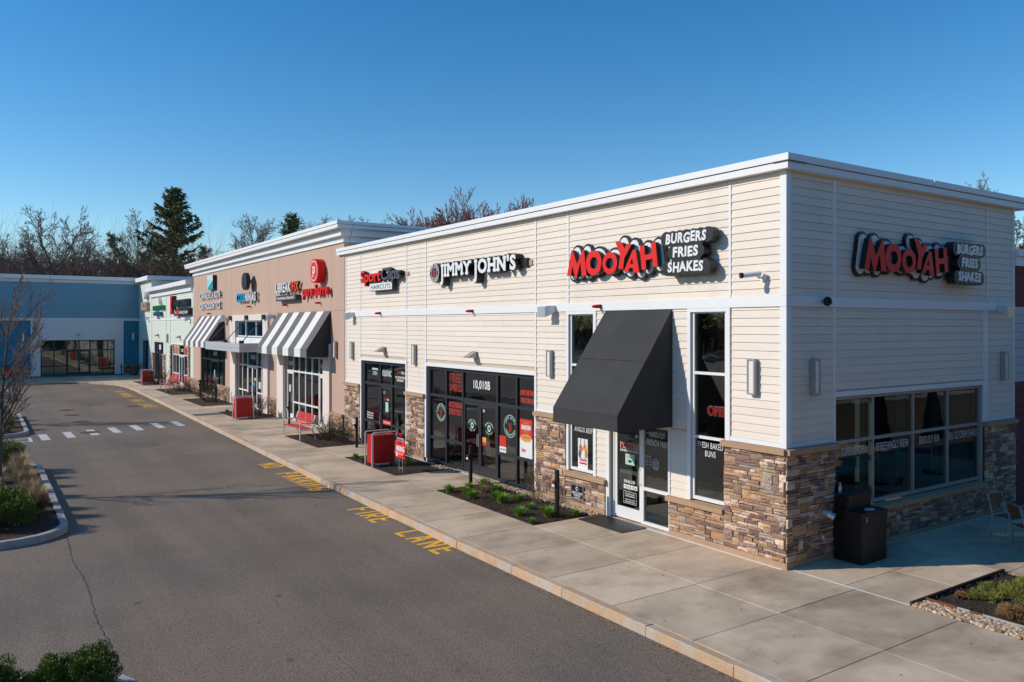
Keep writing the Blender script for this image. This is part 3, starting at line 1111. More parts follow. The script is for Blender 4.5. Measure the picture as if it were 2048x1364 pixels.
PAL = [((0.46, 0.30, 0.19), 9), ((0.58, 0.43, 0.325), 7), ((0.34, 0.205, 0.13), 7), ((0.15, 0.10, 0.09), 5), ((0.25, 0.165, 0.13), 7), ((0.33, 0.275, 0.24), 3), ((0.66, 0.51, 0.40), 3), ((0.46, 0.265, 0.13), 4), ((0.19, 0.125, 0.115), 5)]
def stone_rects(u0, u1, z0, z1, rnd):
    rows = []
    z = z0
    while z < z1 - 0.02:
        h = rnd.uniform(0.046, 0.072)
        if z + h > z1 - 0.04:
            h = z1 - z
        rows.append((z, z + h))
        z += h
    occ = [[] for _ in rows]
    out = []
    for i, (za, zb) in enumerate(rows):
        free = split_spans(u0, u1, occ[i])
        for s, e in free:
            u = s
            while u < e - 0.005:
                w = rnd.choice([rnd.uniform(0.10, 0.22), rnd.uniform(0.18, 0.46), rnd.uniform(0.18, 0.38)])
                if u + w > e - 0.09:
                    w = e - u
                k = 1
                if rnd.random() < 0.26 and i + 1 < len(rows):
                    k = 2
                    if rnd.random() < 0.12 and i + 2 < len(rows):
                        k = 3
                    if w > 0.36:
                        w = min(w, 0.36) if e - (u + min(w, 0.36)) > 0.09 else w
                    for q in range(1, k):
                        if any(a < u + w and b > u for a, b in occ[i + q]):
                            k = q
                            break
                for q in range(1, k):
                    occ[i + q].append((u, u + w))
                out.append((u, u + w, za, rows[i + k - 1][1]))
                u += w
    return out

def stone_mesh(face, u0, u1, z0, z1, d, rnd):
    mb = MB(face)
    c = rnd.choices([p[0] for p in PAL], [p[1] for p in PAL])[0]
    g = rnd.uniform(0.92, 1.24)
    mb.col = tuple((0.84 * q + 0.16 * k) * g * rnd.uniform(0.97, 1.03) for q, k in zip(c, (0.43, 0.28, 0.185)))
    gp = 0.0045
    nx = 3 if u1 - u0 > 0.16 else 2
    us = [u0 + gp + (u1 - u0 - 2 * gp) * i / nx for i in range(nx + 1)]
    zs = [z0 + gp + (z1 - z0 - 2 * gp) * j / 2 for j in range(3)]
    dd = d + rnd.uniform(0.0, 0.032)
    tilt = rnd.uniform(-0.014, 0.014)
    V = []
    for j, zz in enumerate(zs):
        for i, uu in enumerate(us):
            edge = i in (0, nx) or j in (0, 2)
            V.append((uu + (rnd.uniform(-0.003, 0.003) if 0 < i < nx else 0), zz + rnd.uniform(-0.003, 0.003), dd + tilt * (i / nx - 0.5) - (rnd.uniform(0.002, 0.013) if edge else -rnd.uniform(-0.004, 0.012))))
    n = nx + 1
    F = [(j * n + i, j * n + i + 1, (j + 1) * n + i + 1, (j + 1) * n + i) for j in range(2) for i in range(nx)]
    per = [i for i in range(n)] + [n + nx, 2 * n + nx] + [2 * n + i for i in range(nx - 1, -1, -1)] + [n]
    b = len(V)
    for p in per:
        V.append((V[p][0], V[p][1], d - 0.03))
    for k in range(len(per)):
        k2 = (k + 1) % len(per)
        F.append((per[k], b + k, b + k2, per[k2]))
    return mb.add(V, F)

# ------------------------------------------------------------------ storefront helper
def storefront(parent, face, name, us, zs, frame_m, glass_m, d=-0.06, fw=0.05, doors=(), sub='pane', fd=0.09):
    """us: mullion lines, zs: rail lines. doors: (i, ztop, handle side). Each bar, pane and door leaf is a piece of the storefront.
    Two door leaves side by side meet without a post and share the light above them."""
    st = empty(name, face((us[0] + us[-1]) / 2, zs[0], d), parent)
    h = fw / 2
    door_cols = {i: (zt, hs) for i, zt, hs in doors}
    pair = {i for i in door_cols if i + 1 in door_cols}          # left leaf of a pair
    for k, u in enumerate(us):
        if k - 1 in pair:
            continue
        fbox(st, face, 'mullion', frame_m, u - h, u + h, zs[0], zs[-1] + h, d - fd / 2, d + fd / 2)
    for i in range(len(us) - 1):
        right_leaf = (i - 1) in pair
        a, b = us[i] + (h if not right_leaf else 0.003), us[i + 1] - (h if i not in pair else 0.003)
        lines = list(zs)
        b2 = us[i + 2] - h if i in pair else b
        if i in door_cols:
            lines = [z for z in zs if z >= door_cols[i][0] - 0.01]
        if not right_leaf:
            for j, z in enumerate(lines):
                lo = (j == 0 and i not in door_cols)
                fbox(st, face, 'rail', frame_m, a, b2, z - (0 if lo else h), z + (0.07 if lo else h), d - fd / 2 + 0.002, d + fd / 2 - 0.003)
            for j in range(len(lines) - 1):
                fbox(st, face, sub, glass_m, a - 0.012, b2 + 0.012, lines[j] + h - 0.012, lines[j + 1] - h + 0.012, d - 0.005, d + 0.005)
        if i in door_cols:
            zt, hs = door_cols[i]
            z0 = zs[0] + 0.012
            dt = zt - h - 0.006
            s = 0.075
            mb = MB(face)
            mb.box(a + 0.004, a + s, z0, dt, d - 0.025, d + 0.03)
            mb.box(b - s, b - 0.004, z0, dt, d - 0.025, d + 0.03)
            mb.box(a + s, b - s, dt - 0.09, dt, d - 0.024, d + 0.029)
            mb.box(a + s, b - s, z0, z0 + 0.25, d - 0.024, d + 0.029)
            mb.build('door_leaf', frame_m, st)
            fbox(st, face, 'door_glass', glass_m, a + s - 0.01, b - s + 0.01, z0 + 0.24, dt - 0.08, d - 0.004, d + 0.004)
            hu = b - s * 0.5 if hs > 0 else a + s * 0.5
            pts = [(hu, 0.86, d + 0.03), (hu, 0.86, d + 0.09), (hu, 1.20, d + 0.09), (hu, 1.20, d + 0.03)]
            MB().tube([face(*p) for p in pts], 0.014, 8).build('door_handle', 'alu' if frame_m != 'frame_dark' else 'grey_metal', st)
    return st

# ------------------------------------------------------------------ cream corner shop
cream = thing('shop_building', 'cream clapboard corner building with stone piers and white roof trim', 'building', (-10, 4, 0))
XL = -20.43
OPEN = [(-18.82, -15.1, 0, 3.06), (-13.62, -7.66, 0, 3.06), (-6.24, -5.30, 0.82, 4.66), (-4.74, -2.88, 0, 3.0), (-2.26, -1.34, 0.82, 4.66)]
ROPEN = [(1.42, 7.03, 0.80, 3.0)]
wall(cream, FRONT, 'wall', 'cream_backing', XL, 0.0, 0, 7.1, 0.0, -0.22, OPEN)
wall(cream, SIDE, 'wall', 'cream_backing', 0.22, 8.54, 0, 7.1, 0.0, -0.22, ROPEN)
MB().box(XL, XL + 0.2, 0.22, 13, 0, 7.1).build('wall', 'cream_backing', cream)
MB().box(XL + 0.2, -0.22, 8.34, 8.54, 0, 7.1).build('wall', 'cream', cream)
MB().box(XL + 0.2, -0.22, 0.22, 8.34, 6.5, 6.7).build('roof_deck', 'roof_grey', cream)
# siding boards
ZLO = [2.235] + [2.372 + 0.1512 * i for i in range(16)] + [4.69]
ZUP = [4.88] + [5.03 + 0.152 * i for i in range(15)]
TR = [XL + 0.09, -18.9, -15.06, -13.66, -7.62, -6.26, -1.25, -0.10]
bays = []
for a, b in zip(TR, TR[1:]):
    bays.append((a + (0.035 if a > -20 else 0), b - (0.035 if b < -0.2 else 0)))
trim_holes = [(-18.95, -15.0, -1, 3.18), (-13.72, -7.56, -1, 3.18), (-6.33, -5.20, 0, 4.8), (-4.86, -2.82, 0, 3.1), (-2.36, -1.24, 0, 4.8)]
pieces = []
siding(cream, FRONT, bays, ZLO, trim_holes, 'cream', collect=pieces)
siding(cream, FRONT, bays, ZUP, [], 'cream', collect=pieces)
# boards reaching below the cap, between window, door and low wall
siding(cream, FRONT, [(-5.21, -4.85)], [0.85] + [0.99 + 0.1512 * i for i in range(9)], [], 'cream', collect=pieces)
siding(cream, FRONT, [(-2.83, -2.35)], [0.80] + [0.99 + 0.1512 * i for i in range(9)], [], 'cream', collect=pieces)
rb = [(0.10, 1.37), (1.44, 7.03), (7.27, 8.46)]
siding(cream, SIDE, rb, ZLO, [(1.37, 7.1, -1, 3.12)], 'cream', collect=pieces)
siding(cream, SIDE, [(0.10, 1.37), (1.44, 7.22), (7.27, 8.46)], ZUP, [], 'cream', collect=pieces)
flush_pieces(pieces, cream, 'siding_board', 'cream', 300)
# white trim
def trim(face, u0, u1, z0, z1, d=0.036):
    return fbox(cream, face, 'trim_board', 'white_trim', u0, u1, z0, z1, 0.0, d)
trim(FRONT, -0.10, 0.036, 2.15, 4.69); trim(FRONT, -0.10, 0.036, 4.885, 7.12)
trim(FRONT, XL, XL + 0.09, 2.15, 4.69); trim(FRONT, XL, XL + 0.09, 4.885, 7.12)
trim(SIDE, -0.0, 0.10, 2.15, 4.69, 0.0355); trim(SIDE, -0.0, 0.10, 4.885, 7.12, 0.0355)
trim(SIDE, 8.46, 8.54, 2.15, 4.69); trim(SIDE, 8.46, 8.54, 4.885, 7.12)
for u0, u1 in ((XL, -14.2), (-14.2, -7.0), (-7.0, -3.4), (-3.4, 0.042)):
    trim(FRONT, u0 + 0.002, u1 - 0.002, 4.692, 4.882, 0.042)
for u0, u1 in ((0.0, 4.4), (4.4, 8.54)):
    trim(SIDE, u0 + 0.002, u1 - 0.002, 4.692, 4.882, 0.0415)
for u in (-18.9, -15.06, -13.66, -7.62, -6.26, -1.25):
    trim(FRONT, u - 0.027, u + 0.027, 4.885, 7.12, 0.030)
for u, z0 in ((-18.9, 3.2), (-15.06, 3.2), (-13.66, 3.2), (-7.62, 3.2)):
    trim(FRONT, u - 0.027, u + 0.027, z0, 4.69, 0.030)
trim(SIDE, 1.37, 1.44, 4.885, 7.12, 0.030); trim(SIDE, 1.37, 1.44, 2.15, 4.69, 0.030)
trim(SIDE, 7.225, 7.265, 4.885, 7.12, 0.030); trim(SIDE, 7.04, 7.265, 2.15, 4.69, 0.031)
trim(SIDE, 1.44, 7.04, 3.0, 3.10, 0.033)
for u0, u1 in ((XL + 0.09, -18.95), (-15.0, -13.72), (-7.56, -6.33), (-1.24, -0.10)):
    trim(FRONT, u0 + 0.003, u1 - 0.003, 2.152, 2.232, 0.034)
for u0, u1 in ((0.10, 1.37), (7.265, 8.46)):
    trim(SIDE, u0 + 0.003, u1 - 0.003, 2.152, 2.232, 0.034)
# surrounds of the openings
for u0, u1, z1 in ((-18.82, -15.1, 3.06), (-13.62, -7.66, 3.06)):
    trim(FRONT, u0 - 0.11, u0, 0.12, z1, 0.04); trim(FRONT, u1, u1 + 0.09, 0.12, z1, 0.04)
    trim(FRONT, u0 - 0.11, u1 + 0.09, z1, z1 + 0.115, 0.044)
for u0, u1 in ((-6.24, -5.30), (-2.26, -1.34)):
    trim(FRONT, u0 - 0.085, u0, 0.83, 4.69, 0.038); trim(FRONT, u1, u1 + 0.095, 0.83, 4.69, 0.038)
    trim(FRONT, u0, u1, 4.62, 4.69, 0.037)
trim(FRONT, -4.85, -4.74, 0.0, 3.1, 0.036); trim(FRONT, -2.88, -2.83, 0.8, 3.1, 0.036); trim(FRONT, -4.74, -2.88, 3.0, 3.1, 0.036)
# white flashing edges beside the stone piers
for u0, u1 in ((XL - 0.0, XL + 0.05),):
    trim(FRONT, u0, u1, 0.12, 2.04, 0.05)
# coping in lengths
for k, (a, b) in enumerate(((XL - 0.5, -15.5), (-15.5, -10.4), (-10.4, -5.2), (-5.2, 0.17))):
    mb = MB(FRONT)
    mb.box(a + 0.0015, b - (0.0015 if k < 3 else 0), 7.125, 7.245, -0.30, 0.175)
    mb.build('fascia', 'white_trim', cream)
    MB(FRONT).box(a + 0.0015, b + (0.03 if k == 3 else -0.0015), 7.262, 7.385, -0.34, 0.205).build('coping', 'white_trim', cream)
for k, (a, b) in enumerate(((0.305, 4.6), (4.6, 8.95))):
    MB(SIDE).box(a + 0.0015, b - 0.0015, 7.125, 7.245, -0.30, 0.17).build('fascia', 'white_trim', cream)
    MB(SIDE).box(a + 0.04, b - 0.0015, 7.262, 7.385, -0.34, 0.20).build('coping', 'white_trim', cream)
MB().box(-0.13, 0.2, -0.2, 0.345, 7.245, 7.262).box(XL, -0.13, -0.16, 0.1, 7.245, 7.262).box(-0.1, 0.155, 0.345, 8.9, 7.245, 7.262).build('shadow_gap', 'frame_dark', cream)
MB().box(XL - 0.4, 0.0, 0.0, 0.26, 7.1, 7.124).build('soffit', 'white_trim', cream)

# stone
srnd = random.Random(4)
STONES = []
def pier(face, u0, u1, z1, d, cap=True, z0=0.12, side_l=False, side_r=False, cap_o=0.075, sill=None):
    pr = empty('stone_pier', face((u0 + u1) / 2, 0, d), cream)
    fbox(pr, face, 'mortar_bed', 'mortar', u0, u1, 0.0, z1, 0.0, d - 0.012)
    n = max(1, round((u1 - u0) / 0.75))
    for k in range(n):
        a, b = u0 + (u1 - u0) * k / n, u0 + (u1 - u0) * (k + 1) / n
        fbox(pr, face, 'base_block', 'cap_tan', a + 0.002, b - 0.002, 0.0, z0 - 0.004, 0.0, d + 0.012)
    for r in stone_rects(u0, u1, z0, z1, srnd):
        p = face((r[0] + r[1]) / 2, r[2], d)
        STONES.append(((r[1] - r[0]) * (r[3] - r[2]) / seen(p) ** 2 * (1 if face is FRONT else 0.75), stone_mesh(face, *r, d, srnd), pr))
    if cap:
        n = max(1, round((u1 - u0) / 0.8))
        for k in range(n):
            a, b = u0 + (u1 - u0) * k / n, u0 + (u1 - u0) * (k + 1) / n
            a -= cap_o * 0.6 if (k == 0 and side_l) else 0
            b += cap_o * 0.6 if (k == n - 1 and side_r) else 0
            v = [(a + 0.001, z1, 0), (b - 0.001, z1, 0), (b - 0.001, z1, d + cap_o), (a + 0.001, z1, d + cap_o), (a + 0.001, z1 + 0.095, d + cap_o), (b - 0.001, z1 + 0.095, d + cap_o), (b - 0.001, z1 + 0.11, 0), (a + 0.001, z1 + 0.11, 0)]
            MB(face).add(v, [(0, 1, 2, 3), (3, 2, 5, 4), (4, 5, 6, 7), (0, 3, 4, 7), (2, 1, 6, 5)]).build('cap_stone', 'cap_tan', pr)
    return pr
pier(FRONT, XL + 0.05, -18.93, 2.04, 0.055, side_l=True)
pier(FRONT, -15.01, -13.73, 2.04, 0.055, side_l=True, side_r=True)
pier(FRONT, -7.57, -6.33, 2.04, 0.055, side_l=True)
pier(FRONT, -6.325, -4.86, 0.715, 0.05, side_r=True)
pier(FRONT, -2.84, -1.365, 0.715, 0.045, side_l=True)
pier(FRONT, -1.36, 0.055, 2.04, 0.06, side_l=True)
pier(SIDE, -0.07, 1.36, 2.04, 0.058, side_r=True)
pier(SIDE, 1.365, 7.06, 0.69, 0.05)
pier(SIDE, 7.065, 8.54, 2.04, 0.055, side_l=True)
STONES.sort(key=lambda q: -q[0])
rest = {}
for k, (sz, mb, pr) in enumerate(STONES):
    if k < 300:
        mb.build('stone', 'stone', pr)
    else:
        rest.setdefault(pr.name, (pr, []))[1].append(mb)
for pr, ms in rest.values():
    big = MB()
    for mb in ms:
        b = len(big.v)
        big.v += mb.v
        big.f += [tuple(i + b for i in q) for q in mb.f]
        big.c += mb.c
        big.m += mb.m
    big.build('stone_mass', 'stone', pr, kind='stuff')

# storefronts of the cream building
stC = storefront(cream, FRONT, 'storefront', [-18.72, -17.32, -16.36, -15.17], [0.03, 0.84, 2.23, 2.99], 'frame_dark', 'glass', d=-0.10, fw=0.075, doors=((1, 2.23, -1),))
stB = storefront(cream, FRONT, 'storefront', [-13.55, -12.48, -11.47, -10.52, -9.57, -8.62, -7.72], [0.03, 0.80, 2.15, 3.0], 'frame_dark', 'glass', d=-0.10, fw=0.08, doors=((2, 2.15, 1), (3, 2.15, -1)))
stL = storefront(cream, FRONT, 'tall_window', [-6.20, -5.34], [0.86, 2.12, 3.40, 4.62], 'frame_white', 'glass', d=-0.06, fw=0.055)
stR = storefront(cream, FRONT, 'tall_window', [-2.22, -1.38], [0.86, 2.12, 3.40, 4.62], 'frame_white', 'glass', d=-0.06, fw=0.055)
stA = storefront(cream, FRONT, 'shop_entrance', [-4.69, -3.74, -2.92], [0.02, 0.80, 2.18, 2.96], 'frame_white', 'glass', d=-0.10, fw=0.07, doors=((0, 2.18, 1),))
stW = storefront(cream, SIDE, 'side_window', [1.46, 2.76, 4.22, 5.60, 6.99], [0.84, 2.12, 2.96], 'grey_metal', 'glass_dark', d=-0.07, fw=0.06)

# interiors
MB().box(XL + 0.2, -0.22, 0.22, 8.34, 0.0, 0.012).build('floor', 'floor_in', cream)
MB().box(XL + 0.2, -0.22, 0.22, 8.34, 5.0, 5.05).build('ceiling', 'sign_grey', cream)
MB().box(-14.45, -14.3, 0.22, 8.34, 0.012, 5.0).box(-7.0, -6.85, 0.22, 8.34, 0.012, 5.0).box(-14.3, -7.0, 4.6, 4.7, 0.012, 5.0).box(XL + 0.2, -14.45, 4.4, 4.5, 0.012, 5.0).build('partition', 'wall_in', cream)
MB().box(-6.85, -5.2, 6.0, 6.1, 0.012, 5.0).box(-5.2, -0.22, 7.2, 7.3, 0.012, 5.0).build('partition', 'sign_grey', cream)
for y in (2.72, 4.18, 5.56):
    MB().box(-0.34, -0.24, y - 0.09, y + 0.09, 0.012, 5.0).build('column', 'wall_in_green', cream)
MB().box(-0.5, -0.24, 6.2, 6.95, 0.012, 5.0).build('column', 'wall_in_green', cream)

# awning over the corner entrance
def awning(label, face, u0, u1, zt, zv, zb, d, stripes, m1, m2, mside, loc):
    t = thing('shop_awning', label, 'awning', loc)
    n = stripes
    for k in range(n):
        a, b = u0 + (u1 - u0) * k / n, u0 + (u1 - u0) * (k + 1) / n
        m = m1 if k % 2 == 0 else m2
        nu_, nv_ = (24, 10) if n == 1 else (2, 8)
        gv, gf = [], []
        wr_ = random.Random(int(a * 100) % 997)
        ph = wr_.uniform(0, 6)
        for j in range(nv_ + 1):
            for i in range(nu_ + 1):
                fu, fv = i / nu_, j / nv_
                sag = 0.013 * math.sin(math.pi * fv) * (abs(math.sin(math.pi * fu * 3)) if n == 1 else 0.8) + 0.004 * math.sin(9 * fu + 5 * fv + ph) * math.sin(math.pi * fv)
                gv.append((a + (b - a) * fu, zt + (zv - zt) * fv - sag * 0.6, 0.014 + (d + 0.002 - 0.014) * fv - sag * 0.8))
        gv = [(p[0], p[1] + 0.014, p[2] + 0.004) for p in gv]
        for j in range(nv_):
            for i in range(nu_):
                q = j * (nu_ + 1) + i
                gf.append((q + nu_ + 1, q + nu_ + 2, q + 1, q))
        v = [(a, zt, 0.012), (b, zt, 0.012), (b, zv, d), (a, zv, d), (b, zb, d), (a, zb, d)]
        inn = [(p[0], p[1] - (0.012 if i < 4 else 0), p[2] - 0.010) for i, p in enumerate(v)]
        MB(face).add(v + inn, [(3, 2, 1, 0), (5, 4, 2, 3), (6, 7, 8, 9), (9, 8, 10, 11), (0, 1, 7, 6), (4, 5, 11, 10), (1, 2, 8, 7), (2, 4, 10, 8), (3, 0, 6, 9), (5, 3, 9, 11)]).add(gv, gf).build('canvas_panel', m, t)
    for u, du in ((u0 - 0.0005, 0.006), (u1 + 0.0005, -0.006)):
        P = [(u, zt, 0.010), (u, zb, 0.010), (u, zb, d), (u, zv, d)]
        Q = [(p[0] + du, p[1], p[2]) for p in P]
        MB(face).add(P + Q, [(0, 1, 2, 3), (7, 6, 5, 4), (0, 4, 5, 1), (1, 5, 6, 2), (2, 6, 7, 3), (3, 7, 4, 0)]).build('side_panel', mside, t)
    pts = [(u0 + 0.03, zb + 0.02, 0.03), (u0 + 0.03, zb + 0.02, d - 0.03), (u1 - 0.03, zb + 0.02, d - 0.03), (u1 - 0.03, zb + 0.02, 0.03)]
    MB().tube([face(*p) for p in pts], 0.014, 6).build('frame_tube', 'grey_metal', t)
    return t
aw = awning('large black canvas awning over the corner shop entrance', FRONT, -4.87, -2.77, 4.68, 2.545, 2.245, 1.53, 1, 'canvas_black', 'canvas_black', 'canvas_black', (-3.8, 0, 2.2))
MB(FRONT).add([(-4.86, 3.640, 0.7865), (-2.78, 3.640, 0.7865), (-2.78, 3.630, 0.7935), (-4.86, 3.630, 0.7935)], [(0, 1, 2, 3)]).build('seam', 'canvas_seam', aw)
tag(MB().box(-4.92, -3.46, -0.80, -0.07, 0.003, 0.014).build('door_mat', 'black'), 'black mat lying before the corner shop entrance', 'mat')

# ------------------------------------------------------------------ mauve building
mv = thing('shop_building', 'mauve stucco building with white cornice and striped awnings', 'building', (-33, 4, 0))
ML, MR = -46.55, -20.42
MO = [(-44.55, -38.45, 0.05, 3.0), (-35.95, -30.83, 0.0, 3.3), (-35.95, -30.83, 3.72, 4.62), (-27.65, -22.5, 0.0, 3.0)]
wall(mv, MAUVE, 'wall', 'mauve', ML, MR, 0, 7.72, 0.0, -0.25, MO)
MB().box(MR - 0.25, MR, 0.19, 12, 0, 7.72).build('wall', 'mauve', mv)
MB().box(ML, ML + 0.25, 0.19, 12, 0, 7.72).build('wall', 'mauve', mv)
MB().box(ML + 0.25, MR - 0.25, 11.8, 12, 0, 7.72).build('wall', 'mauve', mv)
MB().box(ML + 0.25, MR - 0.25, 0.19, 11.8, 6.6, 6.8).build('roof_deck', 'roof_grey', mv)
MB().box(ML + 0.25, MR - 0.25, 0.19, 11.8, 0.0, 0.012).build('floor', 'floor_in', mv)
MB().box(ML + 0.25, MR - 0.25, 0.19, 11.8, 4.75, 4.8).build('ceiling', 'wall_in', mv)
MB().box(ML + 0.25, MR - 0.25, 4.0, 4.1, 0.012, 4.75).box(-37.6, -37.5, 0.19, 4.0, 0.012, 4.75).box(-29.5, -29.4, 0.19, 4.0, 0.012, 4.75).build('partition', 'wall_in_green', mv)
# cornice: three steps on the front, returning along the right side
for z0, z1, o, nm in ((7.62, 7.74, 0.06, 'cornice_bead'), (7.86, 8.02, 0.22, 'cornice_step'), (8.13, 8.26, 0.46, 'cornice_ledge'), (8.275, 8.40, 0.49, 'cornice_coping')):
    MB(MAUVE).box(ML - o, MR + o, z0, z1, -0.2, o).build(nm, 'white_trim', mv)
    MB().box(MR - 0.2, MR + o - 0.004, 0.16, 6.2, z0 + 0.002, z1 - 0.002).build(nm, 'white_trim', mv)
MB(MAUVE).box(ML - 0.02, MR + 0.02, 7.74, 7.86, -0.2, 0.03).box(ML - 0.2, MR + 0.2, 8.02, 8.13, -0.2, 0.2).box(ML - 0.4, MR + 0.4, 8.26, 8.275, -0.2, 0.44).build('cornice_core', 'white_trim', mv)
MB().box(MR - 0.2, MR + 0.018, 0.16, 6.1, 7.742, 7.858).box(MR - 0.2, MR + 0.19, 0.16, 6.1, 8.022, 8.128).build('cornice_core', 'white_trim', mv)
# recessed stucco joints as dark thin reveals
jb = MB(MAUVE)
for u in (-45.01, -38.37, -37.03, -30.03, -28.6, -21.75):
    jb.box(u - 0.012, u + 0.012, 0.9, 7.62, -0.001, 0.0025)
jb.box(ML, -37.05, 4.94, 4.965, 0.0, 0.003)
jb.box(-30.0, MR, 4.94, 4.965, 0.0, 0.003)
jb.build('stucco_reveal', 'cap_tan', mv)
# pale surround of the middle bay and of the right shop
for nm, u0, u1, z0, z1, dd in (('bay_surround', -37.03, -35.95, 0, 4.62, 0.10), ('bay_surround', -30.83, -30.03, 0, 4.62, 0.10), ('bay_surround', -37.03, -30.03, 4.62, 4.93, 0.103),
                              ('bay_surround', -28.58, -27.65, 0, 3.6, 0.10), ('bay_surround', -22.5, -21.78, 0, 3.6, 0.10)):
    fbox(mv, MAUVE, nm, 'mauve_light', u0, u1, z0, z1, 0.0, dd)
fbox(mv, MAUVE, 'spandrel', 'white_trim', -35.95, -30.83, 3.3, 3.72, -0.10, 0.04)
s1 = storefront(mv, MAUVE, 'storefront', [-44.5, -43.4, -42.2, -40.35, -39.2, -38.5], [0.05, 2.27, 3.0], 'frame_dark', 'glass_green', d=-0.12, fw=0.08, doors=((2, 2.27, 1),))
s2 = storefront(mv, MAUVE, 'storefront', [-35.9, -35.1, -34.15, -33.27, -32.4, -31.6, -30.88], [0.03, 0.87, 2.23, 3.27], 'frame_white', 'glass', d=-0.12, fw=0.07, doors=((2, 2.23, 1), (3, 2.23, -1)))
s2b = storefront(mv, MAUVE, 'upper_window', [-35.9, -34.3, -32.42, -30.88], [3.75, 4.58], 'frame_white', 'glass_green', d=-0.08, fw=0.07)
s3 = storefront(mv, MAUVE, 'storefront', [-27.6, -26.7, -25.9, -25.07, -24.25, -23.4, -22.55], [0.03, 0.86, 2.27, 2.97], 'frame_white', 'glass', d=-0.12, fw=0.07, doors=((0, 2.27, 1), (5, 2.27, -1)))
# low stone bases of the mauve building
MSTONES = []
def low_stone(parent, face, u0, u1, z1, d, rnd, cap=True, limit=999):
    pr = empty('stone_base', face((u0 + u1) / 2, 0, d), parent)
    fbox(pr, face, 'mortar_bed', 'mortar', u0, u1, 0, z1, 0.0, d - 0.012)
    big = MB()
    for r in stone_rects(u0, u1, 0.0, z1, rnd):
        mb = stone_mesh(face, *r, d, rnd)
        b = len(big.v)
        big.v += mb.v
        big.f += [tuple(i + b for i in q) for q in mb.f]
        big.c += mb.c
        big.m += mb.m
    big.build('stone_mass', 'stone', pr, kind='stuff')
    if cap:
        fbox(pr, face, 'cap_stone', 'cap_tan', u0 - 0.02, u1 + 0.02, z1, z1 + 0.1, 0.0, d + 0.07)
for u0, u1 in ((ML + 0.02, -44.6), (-39.9, -37.1), (-29.98, -28.62), (-21.75, MR - 0.02)):
    low_stone(mv, MAUVE, u0, u1, 0.76, 0.06, srnd)
awning('grey and white striped awning over the left shop of the mauve building', MAUVE, -44.72, -38.6, 4.93, 3.37, 3.07, 1.02, 9, 'canvas_grey', 'canvas_white', 'canvas_black', (-41.6, 0, 3))
awning('grey and white striped awning over the right shop of the mauve building', MAUVE, -28.6, -21.83, 4.93, 3.37, 3.07, 1.02, 9, 'canvas_grey', 'canvas_white', 'canvas_black', (-25, 0, 3))
# hung steel canopy
cn = thing('entrance_canopy', 'flat silver metal canopy hung on rods over the middle entrance', 'canopy', (-33.5, -0.6, 3))
MB().box(-36.98, -30.08, -1.50, -1.46, 3.06, 3.49).box(-30.12, -30.08, -1.46, -0.18, 3.06, 3.49).box(-36.98, -36.94, -1.46, -0.18, 3.06, 3.49).build('fascia', 'silver', cn)
MB().box(-36.94, -30.12, -1.46, -0.18, 3.36, 3.40).build('deck', 'silver', cn)
MB().box(-36.94, -30.12, -1.46, -0.18, 3.08, 3.10).build('soffit', 'mauve_light', cn)
MB().box(-37.0, -30.06, -1.52, -1.503, 3.27, 3.29).box(-30.077, -30.06, -1.5, -0.18, 3.27, 3.29).build('fascia_bead', 'silver', cn)
for x in (-36.7, -33.5, -30.45):
    MB().tube([(x, -1.3, 3.52), (x, -0.17, 4.78)], 0.022, 8).build('rod', 'rod_dark', cn)
    MB().box(x - 0.10, x + 0.10, -1.40, -1.2, 3.40, 3.62).build('bracket', 'rod_dark', cn)
    MB().box(x - 0.12, x + 0.12, -0.30, -0.163, 4.66, 4.90).build('bracket', 'rod_dark', cn)

# ------------------------------------------------------------------ mint building with corner tower
mg = thing('shop_building', 'pale green clapboard building with stone piers and a taller end bay', 'building', (-57, 4, 0))
GO = [(-53.95, -48.35, 0.0, 2.98), (-61.0, -57.25, 0.0, 3.05), (-66.7, -63.8, 0.0, 3.1)]
wall(mg, FRONT, 'wall', 'mint', -68.5, -46.56, 0, 7.0, 0.0, -0.22, GO)
MB().box(-68.5, -62.3, 0.0, 6.0, 7.0, 8.15).build('tower_wall', 'mint', mg)
MB().box(-46.76, -46.56, 0.22, 11, 0, 7.0).build('wall', 'mint', mg)
MB().box(-62.3, -46.76, 0.22, 11, 6.2, 6.4).build('roof_deck', 'roof_grey', mg)
MB().box(-68.5, -46.76, 0.22, 6, 0, 0.012).build('floor', 'floor_in', mg)
MB().box(-68.5, -46.76, 3.9, 4.0, 0.012, 6.2).build('partition', 'wall_in', mg)
zl = [0.0 + 0.152 * i for i in range(54)]
gp = []
siding(mg, FRONT, [(-62.2, -56.2), (-56.0, -54.6), (-54.4, -47.0)], zl[:47], [(-54.1, -48.2, -1, 3.08), (-61.2, -57.1, -1, 3.15), (-70, -46, 4.75, 4.98), (-61.9, -61.0, -1, 2.2), (-57.3, -56.3, -1, 2.2)], 'mint', t_bot=0.028, collect=gp)
siding(mg, FRONT, [(-68.4, -62.3)], zl, [(-66.9, -63.6, -1, 3.2), (-70, -46, 4.75, 4.98)], 'mint', t_bot=0.028, collect=gp)
flush_pieces(gp, mg, 'siding_board', 'mint', 0)
for a, b in ((-68.5, -62.2), (-62.0, -56.2), (-56.0, -46.6)):
    fbox(mg, FRONT, 'trim_board', 'white_trim', a, b, 4.76, 4.97, 0.0, 0.04)
for u in (-62.1, -56.1, -54.5, -46.75):
    fbox(mg, FRONT, 'trim_board', 'white_trim', u - 0.07, u + 0.07, 0.8, 7.0, 0.0, 0.045)
fbox(mg, FRONT, 'trim_board', 'white_trim', -54.1, -48.2, 2.98, 3.1, 0.0, 0.045)
MB(FRONT).box(-62.3, -46.9, 6.68, 7.0, -0.2, 0.16).build('frieze', 'white_trim', mg)
